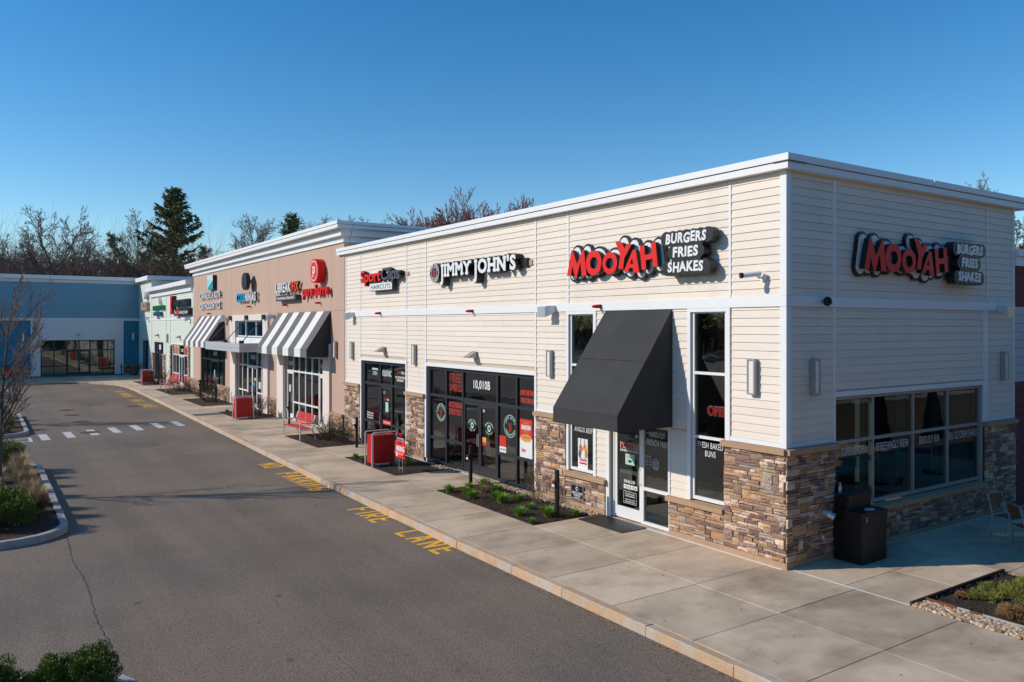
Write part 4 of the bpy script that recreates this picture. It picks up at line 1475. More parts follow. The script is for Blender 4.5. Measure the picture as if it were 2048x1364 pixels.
MB(FRONT).box(-62.6, -46.95, 7.12, 7.42, -0.2, 0.5).build('cornice_ledge', 'white_trim', mg)
MB(FRONT).box(-62.4, -47.0, 7.0, 7.12, -0.2, 0.2).build('cornice_core', 'white_trim', mg)
MB().box(-68.5, -61.9, -0.4, 6.2, 8.17, 8.5).build('tower_coping', 'white_trim', mg)
storefront(mg, FRONT, 'storefront', [-53.9, -52.8, -51.75, -50.9, -50.05, -49.05, -48.4], [0.03, 0.89, 2.25, 2.96], 'frame_white', 'glass', d=-0.1, fw=0.07, doors=((2, 2.25, 1), (3, 2.25, -1)))
storefront(mg, FRONT, 'storefront', [-60.95, -59.9, -58.4, -57.3], [0.03, 2.2, 3.02], 'frame_dark', 'glass', d=-0.1, fw=0.08, doors=((1, 2.2, 1),))
storefront(mg, FRONT, 'storefront', [-66.65, -65.2, -63.85], [0.03, 2.2, 3.06], 'frame_dark', 'glass', d=-0.1, fw=0.08)
for u0, u1, z1 in ((-61.95, -61.05, 2.05), (-57.2, -56.25, 2.05), (-54.45, -54.0, 2.9), (-48.3, -47.75, 2.9), (-47.7, -46.58, 0.76)):
    low_stone(mg, FRONT, u0, u1, z1, 0.08, srnd, cap=z1 < 2.5)

# ------------------------------------------------------------------ blue building across the end
bl = thing('shop_building', 'blue stucco building with white entrance bay closing the lane', 'building', (-72, -8, 0))
BO = [(-7.6, -1.98, 0.1, 3.12)]
wall(bl, BLUE, 'wall', 'blue_wall', -30, 0.0, 0, 4.9, 0.0, -0.25, BO)
wall(bl, BLUE, 'wall', 'blue_upper', -30, 0.0, 4.9, 8.3, 0.0, -0.25)
MB().box(-80, -68.75, -30, -0.01, 7.6, 7.8).build('roof_deck', 'roof_grey', bl)
MB().box(-80, -68.75, -30, -0.01, 0.0, 0.012).build('floor', 'floor_in', bl)
MB().box(-69.3, -69.25, -30, -0.01, 0.012, 7.6).build('partition', 'window_film', bl)
wall(bl, BLUE, 'entrance_bay', 'grey_wall', -8.32, -1.27, 0.1, 4.77, 0.12, 0.0, [(-7.6, -1.98, 0.1, 3.12)])
wall(bl, BLUE, 'raised_panel', 'blue_upper', -8.28, -1.26, 5.03, 8.0, 0.10, 0.0)
wall(bl, BLUE, 'raised_panel', 'blue_upper', -30, -9.45, 5.03, 8.05, 0.10, 0.0)
fbox(bl, BLUE, 'band', 'grey_wall', -30, 0.0, 4.78, 5.02, 0.0, 0.135)
fbox(bl, BLUE, 'fascia', 'grey_wall', -30, 0.0, 8.02, 8.28, 0.0, 0.13)
fbox(bl, BLUE, 'coping', 'white_trim', -30, -0.02, 8.3, 8.62, -0.3, 0.32)
storefront(bl, BLUE, 'storefront', [-7.55, -6.62, -5.68, -4.74, -3.9, -2.93, -2.02], [0.12, 0.92, 2.26, 3.09], 'frame_dark', 'glass_green', d=0.04, fw=0.09, doors=((2, 2.26, 1), (3, 2.26, -1)))
for u0, u1 in ((-1.24, -0.02), (-30, -8.36)):
    low_stone(bl, BLUE, u0, u1, 0.80, 0.07, srnd)

# ------------------------------------------------------------------ maroon block building on the right
mr = thing('block_building', 'maroon and white concrete block building behind the cream corner building', 'building', (-2, 14, 0))
MB().box(-0.3, -0.02, 8.55, 26, 0, 6.15).build('wall_core', 'mortar', mr)
bh = 0.2
k = 0
z = 0.0
mass = []
while z < 5.75:
    m = 'maroon_block' if (z < 3.0 or 4.65 < z < 5.7) else 'white_block'
    u = 8.56 - (0.2 if k % 2 else 0)
    while u < 26:
        a, b = max(u, 8.56), u + 0.4
        mb = MB(SIDE).box(a + 0.004, b - 0.004, z + 0.004, z + bh - 0.004, -0.02, 0.012)
        if b < 10.2:
            mb.build('block', m, mr)
        else:
            mass.append((m, mb))
        u += 0.4
    z += bh
    k += 1
for m in ('maroon_block', 'white_block'):
    big = MB()
    for mm, mb in mass:
        if mm == m:
            b = len(big.v)
            big.v += mb.v
            big.f += [tuple(i + b for i in q) for q in mb.f]
            big.c += mb.c
            big.m += mb.m
    big.build('block_mass', m, mr, kind='stuff')
MB(SIDE).box(8.56, 26, 5.78, 6.0, -0.3, 0.06).build('fascia', 'white_trim', mr)
MB(SIDE).box(8.57, 26, 6.005, 6.17, -0.32, 0.12).build('coping', 'white_trim', mr)

# ------------------------------------------------------------------ shop signs
def poly_letter(parent, face, outline, holes, du, m, mside, d0, d1):
    """flat-faced channel letter: bright face, dark return"""
    n = len(outline)
    ol = [(u + du, z) for u, z in outline]
    ar = sum(ol[i][0] * ol[(i + 1) % n][1] - ol[(i + 1) % n][0] * ol[i][1] for i in range(n))
    if ar < 0:
        ol = ol[::-1]
    from mathutils.geometry import tessellate_polygon
    hl = [[(u + du, z) for u, z in h] for h in holes]
    loops = [[Vector((u, z, 0)) for u, z in ol]] + [[Vector((u, z, 0)) for u, z in h] for h in hl]
    flat = [p for l in loops for p in l]
    tris = tessellate_polygon(loops)
    mb = MB(face)
    fs = []
    for t in tris:
        a, b, c = (flat[i] for i in t)
        fs.append(tuple(t) if (b - a).cross(c - a).z > 0 else tuple(t)[::-1])
    mb.mi = 0
    mb.add([(p.x, p.y, d1) for p in flat], fs)
    mb.mi = 1
    mb.add([(p.x, p.y, d0) for p in flat], [f[::-1] for f in fs])
    for l in loops:
        k = len(l)
        for i in range(k):
            p, q = l[i], l[(i + 1) % k]
            mb.add([(p.x, p.y, d0), (q.x, q.y, d0), (q.x, q.y, d1), (p.x, p.y, d1)], [(0, 1, 2, 3)])
    return mb.build('letter', [m, mside], parent)

def ell(c, r, n=26):
    return [(c[0] + r[0] * math.cos(2 * math.pi * i / n), c[1] + r[1] * math.sin(2 * math.pi * i / n)) for i in range(n)]

# letter outlines in metres, origin at the left foot of the first letter
M_O = [(0, 0.04), (0.17, 0.64), (0.23, 0.63), (0.38, 0.29), (0.58, 0.61), (0.64, 0.61), (0.74, 0.01), (0.56, 0.01), (0.51, 0.34), (0.37, -0.01), (0.31, 0.0), (0.20, 0.27), (0.16, 0.03)]
Y_O = [(1.73, 0.72), (1.96, 0.66), (2.03, 0.53), (2.11, 0.63), (2.27, 0.61), (2.03, 0.32), (1.99, 0.09), (1.83, 0.10), (1.90, 0.39)]
A_O = [(2.01, 0.03), (2.30, 0.48), (2.39, 0.48), (2.51, -0.02), (2.33, -0.01), (2.30, 0.09), (2.20, 0.10), (2.16, 0.02)]
A_H = [(2.22, 0.19), (2.28, 0.31), (2.31, 0.18)]
H_O = [(2.51, 0.55), (2.66, 0.55), (2.67, 0.34), (2.88, 0.37), (2.85, 0.59), (2.99, 0.59), (3.06, 0.08), (2.93, 0.07), (2.90, 0.25), (2.70, 0.23), (2.71, 0.04), (2.58, 0.03)]
BACK = [(0.1, 0.08, 0.2, 0.58, .09), (0.2, 0.58, 0.36, 0.1, .09), (0.36, 0.1, 0.58, 0.58, .09), (0.58, 0.58, 0.66, 0.08, .09),
        (0.99, 0.30, 0.99, 0.34, .24), (1.55, 0.26, 1.55, 0.30, .21), (1.86, 0.66, 1.97, 0.40, .09), (2.19, 0.58, 1.97, 0.40, .09), (1.97, 0.40, 1.92, 0.14, .09),
        (2.08, 0.06, 2.34, 0.44, .09), (2.34, 0.44, 2.42, 0.02, .09), (2.6, 0.5, 2.65, 0.08, .08), (2.92, 0.54, 2.99, 0.12, .08), (2.63, 0.28, 2.95, 0.3, .08)]

def burger_sign(label, face, u0, z0, cu, cz):
    t = thing('shop_sign', label, 'sign', face(u0 + 1.5, z0, 0))
    L = [(M_O, []), (ell((0.99, 0.285), (0.28, 0.285)), [ell((1.0, 0.285), (0.14, 0.135), 20)]), (ell((1.55, 0.245), (0.25, 0.245)), [ell((1.545, 0.24), (0.135, 0.12), 20)]), (Y_O, []), (A_O, [A_H]), (H_O, [])]
    for ol, hl in L:
        poly_letter(t, face, [(u, z + z0) for u, z in ol], [[(u, z + z0) for u, z in h] for h in hl], u0, 'sign_red', 'sign_black', 0.14, 0.25)
    segs = [(a + u0, b + z0, c + u0, d + z0, r) for a, b, c, d, r in BACK]
    sdf_plate(MB(face), segs, 0.045, 0.07, 0.10).build('white_backing', 'sign_white', t)
    sdf_plate(MB(face), segs, 0.10, 0.035, 0.085).build('black_backing', 'sign_black', t)
    cl = []
    for row, (hw, zz, off) in enumerate(((0.56, 0.72, 0.0), (0.36, 0.44, -0.02), (0.50, 0.14, -0.01))):
        n = 7 if row == 0 else 5 if row == 1 else 6
        for k in range(n):
            q = -hw + 2 * hw * k / (n - 1)
            cl.append((cu + off + q, cz + zz + (0.03 if row == 0 else -0.03 if row == 2 else 0.0), cu + off + q, cz + zz, 0.135))
    cl += [(cu - 0.30, cz + 0.6, cu + 0.30, cz + 0.6, 0.12), (cu - 0.28, cz + 0.3, cu + 0.26, cz + 0.3, 0.12)]
    sdf_plate(MB(face), cl, 0.0, 0.10, 0.29, 0.02).build('tagline_cabinet', 'sign_black', t)
    for s, hw, zz in (('BURGERS', 0.54, 0.64), ('FRIES', 0.34, 0.35), ('SHAKES', 0.47, 0.05)):
        letters(t, face, s, 'sign_white', u=cu + (-0.02), z=cz + zz, h=0.185, d0=0.29, d1=0.305, width=2 * hw, style='x', track=0.06, align='c', jit=0.09, shear=0.06)
    MB(face).box(u0 + 0.4, u0 + 2.8, z0 + 0.28, z0 + 0.34, 0.02, 0.06).build('raceway', 'sign_black', t)
    return t
burger_sign('red lettered burger shop sign with black cloud tagline on the sunlit wall', FRONT, -6.02, 5.50, -2.13, 5.38)
burger_sign('red lettered burger shop sign with black cloud tagline on the shaded side wall', SIDE, 2.02, 5.40, 5.90, 5.26)

# slab-serif sandwich shop sign
SERIF = {'J': [(0.72, 1)], 'I': [(.5, 0), (.5, 1)], 'M': [(.1, 0), (.9, 0), (.1, 1), (.9, 1)], 'Y': [(.5, 0), (.12, 1), (.88, 1)], 'H': [(.12, 0), (.12, 1), (.88, 0), (.88, 1)], 'N': [(.12, 0), (.12, 1), (.88, 1)]}
jj = thing('shop_sign', 'white slab letter sandwich shop sign with round black emblem', 'sign', (-10.4, 0, 5.8))
word = "JIMMY JOHN'S"
for i, ch in enumerate(word):
    if ch == ' ':
        continue
    big = ch == 'J'
    h = 0.36
    xs, tot, sx, sc = text_layout(word, h, 4.02, 'x', 0.06)
    for nm, m, d0, d1, gr in (('letter_can', 'sign_black', 0.05, 0.268, 0.030), ('letter', 'sign_white', 0.27, 0.285, 0.0)):
        mb = MB(FRONT)
        add_text(mb, word, only=i, u=-12.19, z=5.84 - (0.10 if big else 0), h=h + (0.10 if big else 0) + 2 * gr - gr, width=4.02, style='x', track=0.06, d0=d0, d1=d1)
        vs, _ = GL[('x', ch, 'flat')]
        x0 = -12.19 + (xs[i] + min(v[0] for v in vs)) * sx
        x1 = -12.19 + (xs[i] + max(v[0] for v in vs)) * sx
        for fx, top in SERIF.get(ch, []):
            cx = x0 + (x1 - x0) * fx
            zz = (5.84 + h - 0.055) if top else 5.84
            mb.box(cx - 0.085 - gr, cx + 0.085 + gr, zz - gr, zz + 0.055 + gr, d0 + 0.001, d1 + 0.001)
        mb.build(nm, m, jj)
fbox(jj, FRONT, 'raceway', 'sign_black', -12.4, -7.9, 5.90, 6.12, 0.0, 0.10)
fbox(jj, FRONT, 'end_bracket', 'sign_wood', -8.05, -7.75, 5.92, 6.06, 0.0, 0.05)
MB(FRONT).disc(-12.62, 5.97, 0.31, 0.31, 0.04, 0.28).build('emblem_can', 'sign_black', jj)
MB(FRONT).ring(-12.62, 5.97, 0.30, 0.30, 0.022, 0.022, 0.28, 0.287).build('emblem_ring', 'sign_white', jj)
MB(FRONT).ring(-12.62, 5.97, 0.185, 0.185, 0.012, 0.012, 0.28, 0.287).build('emblem_ring', 'sign_white', jj)
letters(jj, FRONT, 'JJ', 'sign_red', u=-12.62, z=5.88, h=0.18, width=0.17, style='b', align='c', d0=0.285)
def arc_text(mb, s, cu, cz, r, h, a0, a1, d, flip=False):
    n = len(s)
    for i, ch in enumerate(s):
        if ch == ' ':
            continue
        a = R(a0 + (a1 - a0) * (i + 0.5) / n)
        vs, fs = GL[('b', ch, 'flat')]
        sc = h / CAPH
        w = GL[('adv', ch)]
        rot = a - math.pi / 2 if not flip else a + math.pi / 2
        ca, sa = math.cos(rot), math.sin(rot)
        out = []
        for x, y, _ in vs:
            X, Y = (x - w / 2) * sc * 1.05, (y - CAPH / 2) * sc
            out.append((cu + r * math.cos(a) + X * ca - Y * sa, cz + r * math.sin(a) + X * sa + Y * ca, d))
        mb.add(out, fs)
    return mb
arc_text(MB(FRONT), "JIMMY JOHN'S", -12.62, 5.97, 0.232, 0.062, 165, 15, 0.288).build('lettering', 'sign_white', jj)
arc_text(MB(FRONT), "SANDWICHES", -12.62, 5.97, 0.232, 0.055, 200, 340, 0.288, True).build('lettering', 'sign_white', jj)

# hair salon sign
sc_ = thing('shop_sign', 'red and grey haircut salon sign with white box below', 'sign', (-16.8, 0, 5.6))
for k, (s, u, z, h, w, m) in enumerate((('Sport', -18.45, 5.94, 0.40, 1.75, 'sign_red'), ('Clips', -16.66, 5.95, 0.40, 1.50, 'clip_grey'))):
    letters(sc_, FRONT, s, m, u=u, z=z, h=h, d0=0.20, d1=0.235, width=w, style='b')
    letters(sc_, FRONT, s, 'sign_black', name='letter_can', u=u, z=z, h=h, d0=0.08, d1=0.198, width=w, style='b')
fbox(sc_, FRONT, 'cabinet', 'sign_black', -17.62, -15.72, 5.58, 5.87, 0.08, 0.225)
fbox(sc_, FRONT, 'cabinet_face', 'sign_white', -17.60, -15.74, 5.60, 5.85, 0.225, 0.235)
decal(sc_, FRONT, 'HAIRCUTS', 'sign_black', u=-16.67, z=5.645, h=0.155, width=1.68, style='r', align='c', d0=0.239)
fbox(sc_, FRONT, 'raceway', 'sign_black', -18.3, -15.2, 6.05, 6.2, 0.0, 0.05)
fbox(sc_, FRONT, 'end_bracket', 'sign_wood', -15.1, -14.85, 6.02, 6.16, 0.0, 0.05)

# mauve building signs
M = MAUVE
t = thing('shop_sign', 'white and orange letter repair shop sign with black strip below', 'sign', (-26.8, 0, 5.5))
letters(t, M, 'UBREAKIFIX', ['sign_white'] * 6 + ['sign_orange'] * 4, u=-28.5, z=5.90, h=0.42, d0=0.16, d1=0.19, width=3.22, style='b', track=0.07)
letters(t, M, 'UBREAKIFIX', 'sign_black', name='letter_can', u=-28.5, z=5.90, h=0.42, d0=0.08, d1=0.158, width=3.22, style='b', track=0.07)
fbox(t, M, 'strip_cabinet', 'sign_grey', -28.2, -25.42, 5.50, 5.74, 0.02, 0.25)
decal(t, M, 'Phone-Smartphone-Tablet-Mac-PC', 'sign_white', u=-26.82, z=5.565, h=0.12, width=2.5, style='b', align='c', d0=0.254)
t = thing('shop_sign', 'red fitness studio sign with round red P emblem', 'sign', (-23, 0, 5.5))
MB(M).disc(-22.82, 6.62, 0.50, 0.50, 0.02, 0.36, 40).build('emblem_can', 'sign_red', t)
MB(M).ring(-22.82, 6.62, 0.42, 0.42, 0.035, 0.035, 0.36, 0.366, 40).build('emblem_ring', 'sign_white', t)
add_text(MB(M), 'p', u=-22.82, z=6.52, h=0.42, style='b', align='c', d0=0.365).build('lettering', 'sign_white', t)
letters(t, M, 'pure barre', 'sign_red', u=-24.68, z=5.63, h=0.43, d0=0.08, d1=0.20, width=2.98, style='b', track=0.07)
t = thing('shop_sign', 'white orthodontics letters under a square teal panel', 'sign', (-41.7, 0, 5.4))
fbox(t, M, 'panel_can', 'sign_black', -41.82, -40.40, 6.56, 7.40, 0.02, 0.228)
fbox(t, M, 'panel_face', 'sign_pale', -41.82, -40.40, 6.56, 7.40, 0.23, 0.24)
MB(M).prism([(-41.82, 6.85), (-41.82, 7.12), (-41.5, 7.17), (-41.2, 7.14), (-40.95, 7.08), (-41.3, 7.0), (-41.6, 6.8), (-41.78, 6.62)], 0.24, 0.243).build('panel_motif', 'teal_pale', t)
MB(M).prism([(-41.72, 6.565), (-40.405, 6.565), (-40.405, 7.06), (-40.8, 6.98), (-41.2, 6.82), (-41.5, 6.7)], 0.24, 0.244).build('panel_motif', 'teal', t)
for s, z, h in (('CARVALHO & ROTH', 6.02, 0.38), ('ORTHODONTICS', 5.38, 0.38)):
    letters(t, M, s, 'sign_white', u=-44.22, z=z, h=h, d0=0.12, d1=0.14, width=5.15, style='b', track=0.07)
    letters(t, M, s, 'sign_black', name='letter_can', u=-44.22, z=z, h=h, d0=0.06, d1=0.118, width=5.15, style='r', track=0.07)
t = thing('shop_sign', 'blue and white children learning sign below a plain black oval', 'sign', (-33.5, 0, 5.6))
letters(t, M, 'CODENINJAS', ['sign_blue'] * 4 + ['sign_white'] * 6, u=-35.36, z=5.64, h=0.43, d0=0.16, d1=0.19, width=3.62, style='b', track=0.07)
letters(t, M, 'CODENINJAS', 'sign_black', name='letter_can', u=-35.36, z=5.64, h=0.43, d0=0.08, d1=0.158, width=3.62, style='b', track=0.07)
MB(M).disc(-32.85, 6.65, 0.47, 0.45, 0.26, 0.46, 30).build('oval_can', 'sign_black', t)
fbox(t, M, 'mount', 'sign_wood', -32.95, -32.75, 6.55, 6.75, 0.0, 0.26)

# mint building signs
t = thing('shop_sign', 'white oval emblem above wooden letters on the end bay', 'sign', (-64.3, 0, 5.7))
MB(FRONT).disc(-64.0, 7.04, 0.62, 0.43, 0.02, 0.36).build('oval_can', ['sign_white'], t)
letters(t, FRONT, 'BUCKS', 'sign_wood', u=-65.6, z=5.7, h=0.62, d0=0.03, d1=0.3, width=2.55, style='x')
t = thing('shop_sign', 'green and blue dental sign with a leaf emblem', 'sign', (-58.4, 0, 5.1))
MB(FRONT).prism([(-58.5, 6.5), (-58.1, 6.62), (-57.75, 6.35), (-57.65, 6.0), (-58.0, 6.05), (-58.35, 6.2)], 0.03, 0.26).build('leaf_emblem', 'sign_white', t)
letters(t, FRONT, 'GREENWOOD', 'sign_green', u=-60.85, z=5.56, h=0.38, d0=0.08, d1=0.18, width=4.8, style='b')
letters(t, FRONT, 'DENTAL', 'sign_navy', u=-60.0, z=5.15, h=0.26, d0=0.03, d1=0.28, width=2.9, style='x')
t = thing('shop_sign', 'red upright letters beside dark learning centre sign panels', 'sign', (-50, 0, 5.1))
fbox(t, FRONT, 'upright_can', 'sign_black', -53.2, -52.3, 5.2, 6.52, 0.02, 0.2)
add_text(MB(FRONT), 'K', u=-52.75, z=5.25, h=1.2, width=0.8, style='x', align='c', d0=0.2, d1=0.3).build('letter', 'sign_red', t)
fbox(t, FRONT, 'name_panel', 'sign_black', -52.05, -47.5, 5.7, 6.18, 0.02, 0.2)
letters(t, FRONT, 'HISTORIA', 'sign_grey', u=-51.9, z=5.76, h=0.34, d0=0.2, d1=0.26, width=4.2, style='b')
fbox(t, FRONT, 'strip_cabinet', 'sign_black', -51.85, -47.0, 5.08, 5.56, 0.02, 0.28)
decal(t, FRONT, 'The', 'sign_white', u=-51.7, z=5.2, h=0.22, width=0.7, d0=0.284)
MB(FRONT).box(-50.9, -50.2, 5.16, 5.48, 0.28, 0.285).build('red_square', 'sign_red', t)
decal(t, FRONT, 'Learning Center', 'sign_white', u=-50.1, z=5.2, h=0.22, width=2.8, d0=0.284)

# ------------------------------------------------------------------ lettering and posters on the glass (flat prints)
G = -0.10 + 0.0085
def print_box(parent, face, name, m, u0, u1, z0, z1, d):
    return fbox(parent, face, name, m, u0, u1, z0, z1, d, d + 0.002)
# storefront C
decal(stC, FRONT, '10,010C', 'sign_white', u=-16.84, z=2.55, h=0.20, width=0.80, style='b', track=0.05, align='c', d0=G)
decal(stC, FRONT, 'NO APPOINTMENT', 'sign_white', u=-15.76, z=2.52, h=0.075, width=0.78, align='c', d0=G)
decal(stC, FRONT, 'NECESSARY', 'sign_white', u=-15.76, z=2.42, h=0.075, width=0.55, align='c', d0=G)
decal(stC, FRONT, 'Sport', 'sign_red', u=-15.98, z=2.70, h=0.09, width=0.28, align='l', d0=G)
decal(stC, FRONT, 'Clips', 'sign_white', u=-15.69, z=2.69, h=0.09, width=0.25, align='l', d0=G)
decal(stC, FRONT, 'OPEN', 'decal_mint', u=-17.85, z=2.55, h=0.12, width=0.4, align='c', d0=G)
print_box(stC, FRONT, 'open_strip', 'decal_mint', -18.1, -17.6, 2.73, 2.80, G)
GD = -0.10 + 0.007
letters(stC, FRONT, 'C1', 'sign_white', u=-17.12, z=1.92, h=0.08, d0=GD)
decal(stC, FRONT, 'Sport', 'sign_red', u=-17.05, z=1.70, h=0.07, width=0.2, d0=GD)
decal(stC, FRONT, 'Clips', 'sign_white', u=-16.85, z=1.69, h=0.07, width=0.18, d0=GD)
print_box(stC, FRONT, 'hours_card', 'decal_mint', -16.95, -16.72, 1.28, 1.62, GD)
print_box(stC, FRONT, 'door_strip', 'red_paint', -17.17, -16.52, 0.82, 0.98, GD)
decal(stC, FRONT, 'CHECK IN ONLINE', 'sign_white', u=-16.85, z=0.87, h=0.055, width=0.55, align='c', d0=GD + 0.004)
for zz, s in ((1.10, 'Haircuts'), (1.01, 'Beard trims'), (0.92, 'Color')):
    decal(stC, FRONT, s, 'sign_white', u=-18.55, z=zz, h=0.065, width=0.55, d0=G)
decal(stC, FRONT, 'SPORT', 'sign_red', u=-15.95, z=0.55, h=0.10, width=0.35, d0=G)
decal(stC, FRONT, 'COME IN FOR A', 'sign_white', u=-15.76, z=0.42, h=0.07, width=0.6, align='c', d0=G)
decal(stC, FRONT, 'FREE NECK TRIM', 'sign_white', u=-15.76, z=0.32, h=0.07, width=0.68, align='c', d0=G)
print_box(stC, FRONT, 'red_poster', 'red_paint', -15.35, -15.215, 1.15, 1.75, G)
# storefront B
decal(stB, FRONT, '10,010B', 'sign_white', u=-10.47, z=2.52, h=0.23, width=0.95, style='b', track=0.05, align='c', d0=G)
outline_text(stB, FRONT, 'FREE', 'neon_red', 0.009, u=-11.95, z=2.62, h=0.26, width=0.72, style='r', align='c', d0=G)
outline_text(stB, FRONT, 'SMELLS', 'neon_red', 0.009, u=-11.95, z=2.36, h=0.20, width=0.76, style='r', align='c', d0=G)
outline_text(stB, FRONT, 'EXCEPTIONAL', 'neon_red', 0.009, u=-11.96, z=1.86, h=0.14, width=0.80, style='b', align='c', d0=G)
outline_text(stB, FRONT, 'DELIVERY', 'neon_red', 0.009, u=-11.96, z=1.64, h=0.15, width=0.80, style='b', align='c', d0=G)
outline_text(stB, FRONT, 'LOVE THE TASTE', 'neon_red', 0.009, u=-8.13, z=2.50, h=0.13, width=0.68, style='r', align='c', d0=G)
outline_text(stB, FRONT, 'TASTE THE LOVE', 'neon_red', 0.009, u=-8.13, z=2.29, h=0.13, width=0.68, style='r', align='c', d0=G)
for cu, cz, r in ((-12.86, 1.63, 0.28), (-8.97, 1.60, 0.31)):
    MB(FRONT).ring(cu, cz, r, r, 0.018, 0.018, G, G + 0.002).build('emblem_ring', 'decal_mint', stB)
    arc_text(MB(FRONT), "JIMMY JOHN'S", cu, cz, r * 0.76, r * 0.21, 165, 15, G + 0.001).build('lettering', 'decal_mint', stB)
    arc_text(MB(FRONT), "SANDWICHES", cu, cz, r * 0.76, r * 0.19, 200, 340, G + 0.001, True).build('lettering', 'decal_mint', stB)
    letters(stB, FRONT, 'JJ', 'red_paint', u=cu, z=cz - r * 0.30, h=r * 0.6, width=r * 0.5, style='r', align='c', d0=G + 0.001)
for cu in (-10.98, -10.05):
    MB(FRONT).ring(cu, 1.42, 0.085, 0.10, 0.045, 0.055, GD, GD + 0.002).build('emblem_ring', 'decal_mint', stB)
    arc_text(MB(FRONT), "FREAKY FRESH", cu, 1.34, 0.24, 0.05, 150, 30, GD).build('lettering', 'decal_mint', stB)
    arc_text(MB(FRONT), "FREAKY FAST", cu, 1.50, 0.24, 0.04, 225, 315, GD, True).build('lettering', 'decal_mint', stB)
letters(stB, FRONT, 'B1', 'sign_white', u=-10.38, z=1.86, h=0.075, d0=GD)
print_box(stB, FRONT, 'red_dot', 'red_paint', -10.42, -10.36, 1.97, 2.03, GD)
print_box(stB, FRONT, 'door_card', 'decal_orange', -10.40, -10.20, 1.00, 1.14, GD)
print_box(stB, FRONT, 'door_card', 'red_paint', -10.40, -10.20, 0.90, 0.998, GD)
print_box(stB, FRONT, 'notice', 'red_paint', -9.50, -9.17, 1.00, 1.30, G)
print_box(stB, FRONT, 'notice', 'sign_white', -9.50, -9.17, 0.80, 0.998, G)
decal(stB, FRONT, 'NOW HIRING', 'sign_black', u=-9.335, z=0.90, h=0.04, width=0.28, align='c', d0=G + 0.004)
po = empty('poster', (-8.2, 0.1, 0.9), stB)
print_box(stB, FRONT, 'poster_top', 'red_paint', -8.50, -7.93, 1.37, 1.86, G)
print_box(stB, FRONT, 'poster_foot', 'sign_white', -8.50, -7.93, 0.84, 1.368, G)
MB(FRONT).prism(ell((-8.215, 1.36), (0.26, 0.105), 20), G + 0.002, G + 0.004).build('poster_sandwich', 'decal_orange', stB)
MB(FRONT).prism(ell((-8.215, 1.385), (0.22, 0.045), 18), G + 0.004, G + 0.0055).build('poster_filling', 'decal_brown', stB)
decal(stB, FRONT, 'Zesty', 'decal_brown', u=-8.215, z=1.74, h=0.075, width=0.26, align='c', d0=G + 0.004)
decal(stB, FRONT, 'GARDEN', 'sign_white', u=-8.215, z=1.59, h=0.11, width=0.44, style='x', align='c', d0=G + 0.004)
decal(stB, FRONT, 'TURKEY', 'decal_brown', u=-8.215, z=1.50, h=0.07, width=0.36, style='b', align='c', d0=G + 0.004)
decal(stB, FRONT, 'New', 'red_paint', u=-8.44, z=0.98, h=0.12, width=0.2, style='b', shear=0.25, d0=G + 0.004)
bpy.data.objects.remove(po)
# tall windows
GW = -0.06 + 0.0085
decal(stL, FRONT, 'ANGUS BEEF', 'sign_white', style='r', track=0.04, u=-5.77, z=1.795, h=0.115, width=0.68, align='c', d0=GW)
print_box(stL, FRONT, 'poster_card', 'sign_white', -5.97, -5.60, 0.93, 1.64, GW)
print_box(stL, FRONT, 'poster_sky', 'sign_pale', -5.97, -5.60, 1.40, 1.638, GW + 0.002)
for k, (cu, cz, ra, rb, mm) in enumerate(((-5.86, 1.37, 0.075, 0.12, 'decal_brown'), (-5.70, 1.40, 0.085, 0.11, 'decal_orange'), (-5.76, 1.27, 0.07, 0.10, 'sign_white'), (-5.90, 1.26, 0.05, 0.09, 'canvas_grey'), (-5.66, 1.28, 0.05, 0.10, 'decal_brown'))):
    MB(FRONT).prism(ell((cu, cz), (ra, rb), 14), GW + 0.004 + k * 0.0008, GW + 0.0046 + k * 0.0008).build('poster_shake', mm, stL)
for cu in (-5.87, -5.72):
    print_box(stL, FRONT, 'poster_straw', 'red_paint', cu - 0.008, cu + 0.008, 1.42, 1.635, GW + 0.008)
decal(stL, FRONT, 'Shake', 'red_paint', u=-5.78, z=1.10, h=0.085, width=0.28, align='c', shear=0.2, d0=GW + 0.005)
print_box(stL, FRONT, 'poster_band', 'red_paint', -5.90, -5.63, 1.03, 1.07, GW + 0.004)
decal(stR, FRONT, 'FRESH BAKED', 'sign_white', style='r', track=0.04, u=-1.81, z=1.91, h=0.115, width=0.66, align='c', d0=GW)
decal(stR, FRONT, 'BUNS', 'sign_white', style='r', track=0.04, u=-1.81, z=1.745, h=0.115, width=0.28, align='c', d0=GW)
nz = thing('neon_sign', 'red neon OPEN sign with pale outline inside the tall right window', 'neon sign', (-1.75, 0.1, 2.5))
add_text(MB(FRONT), 'OPEN', u=-1.68, z=2.57, h=0.165, width=0.52, style='b', align='c', d0=-0.135, d1=-0.12).build('letter', 'neon_open', nz)
sdf_plate(MB(FRONT), [(-1.92, 2.65, -1.45, 2.65, 0.12)], 0.0, -0.18, -0.165).build('backing', 'frame_dark', nz)
add_text(MB(FRONT), 'OPEN', u=-1.68, z=2.562, h=0.18, width=0.56, style='x', align='c', d0=-0.155, d1=-0.14).build('outline', 'neon_white', nz)
MB(FRONT).tube([FRONT(-1.68, 2.5, -0.16), FRONT(-1.68, 2.15, -0.16)], 0.004, 5).build('cable', 'sign_white', nz)
MB(FRONT).prism([(-1.72, 2.80), (-1.86, 3.1), (-1.40, 3.1), (-1.40, 2.80)], -0.62, -0.60).build('red_wall_panel', 'red_paint', cream)
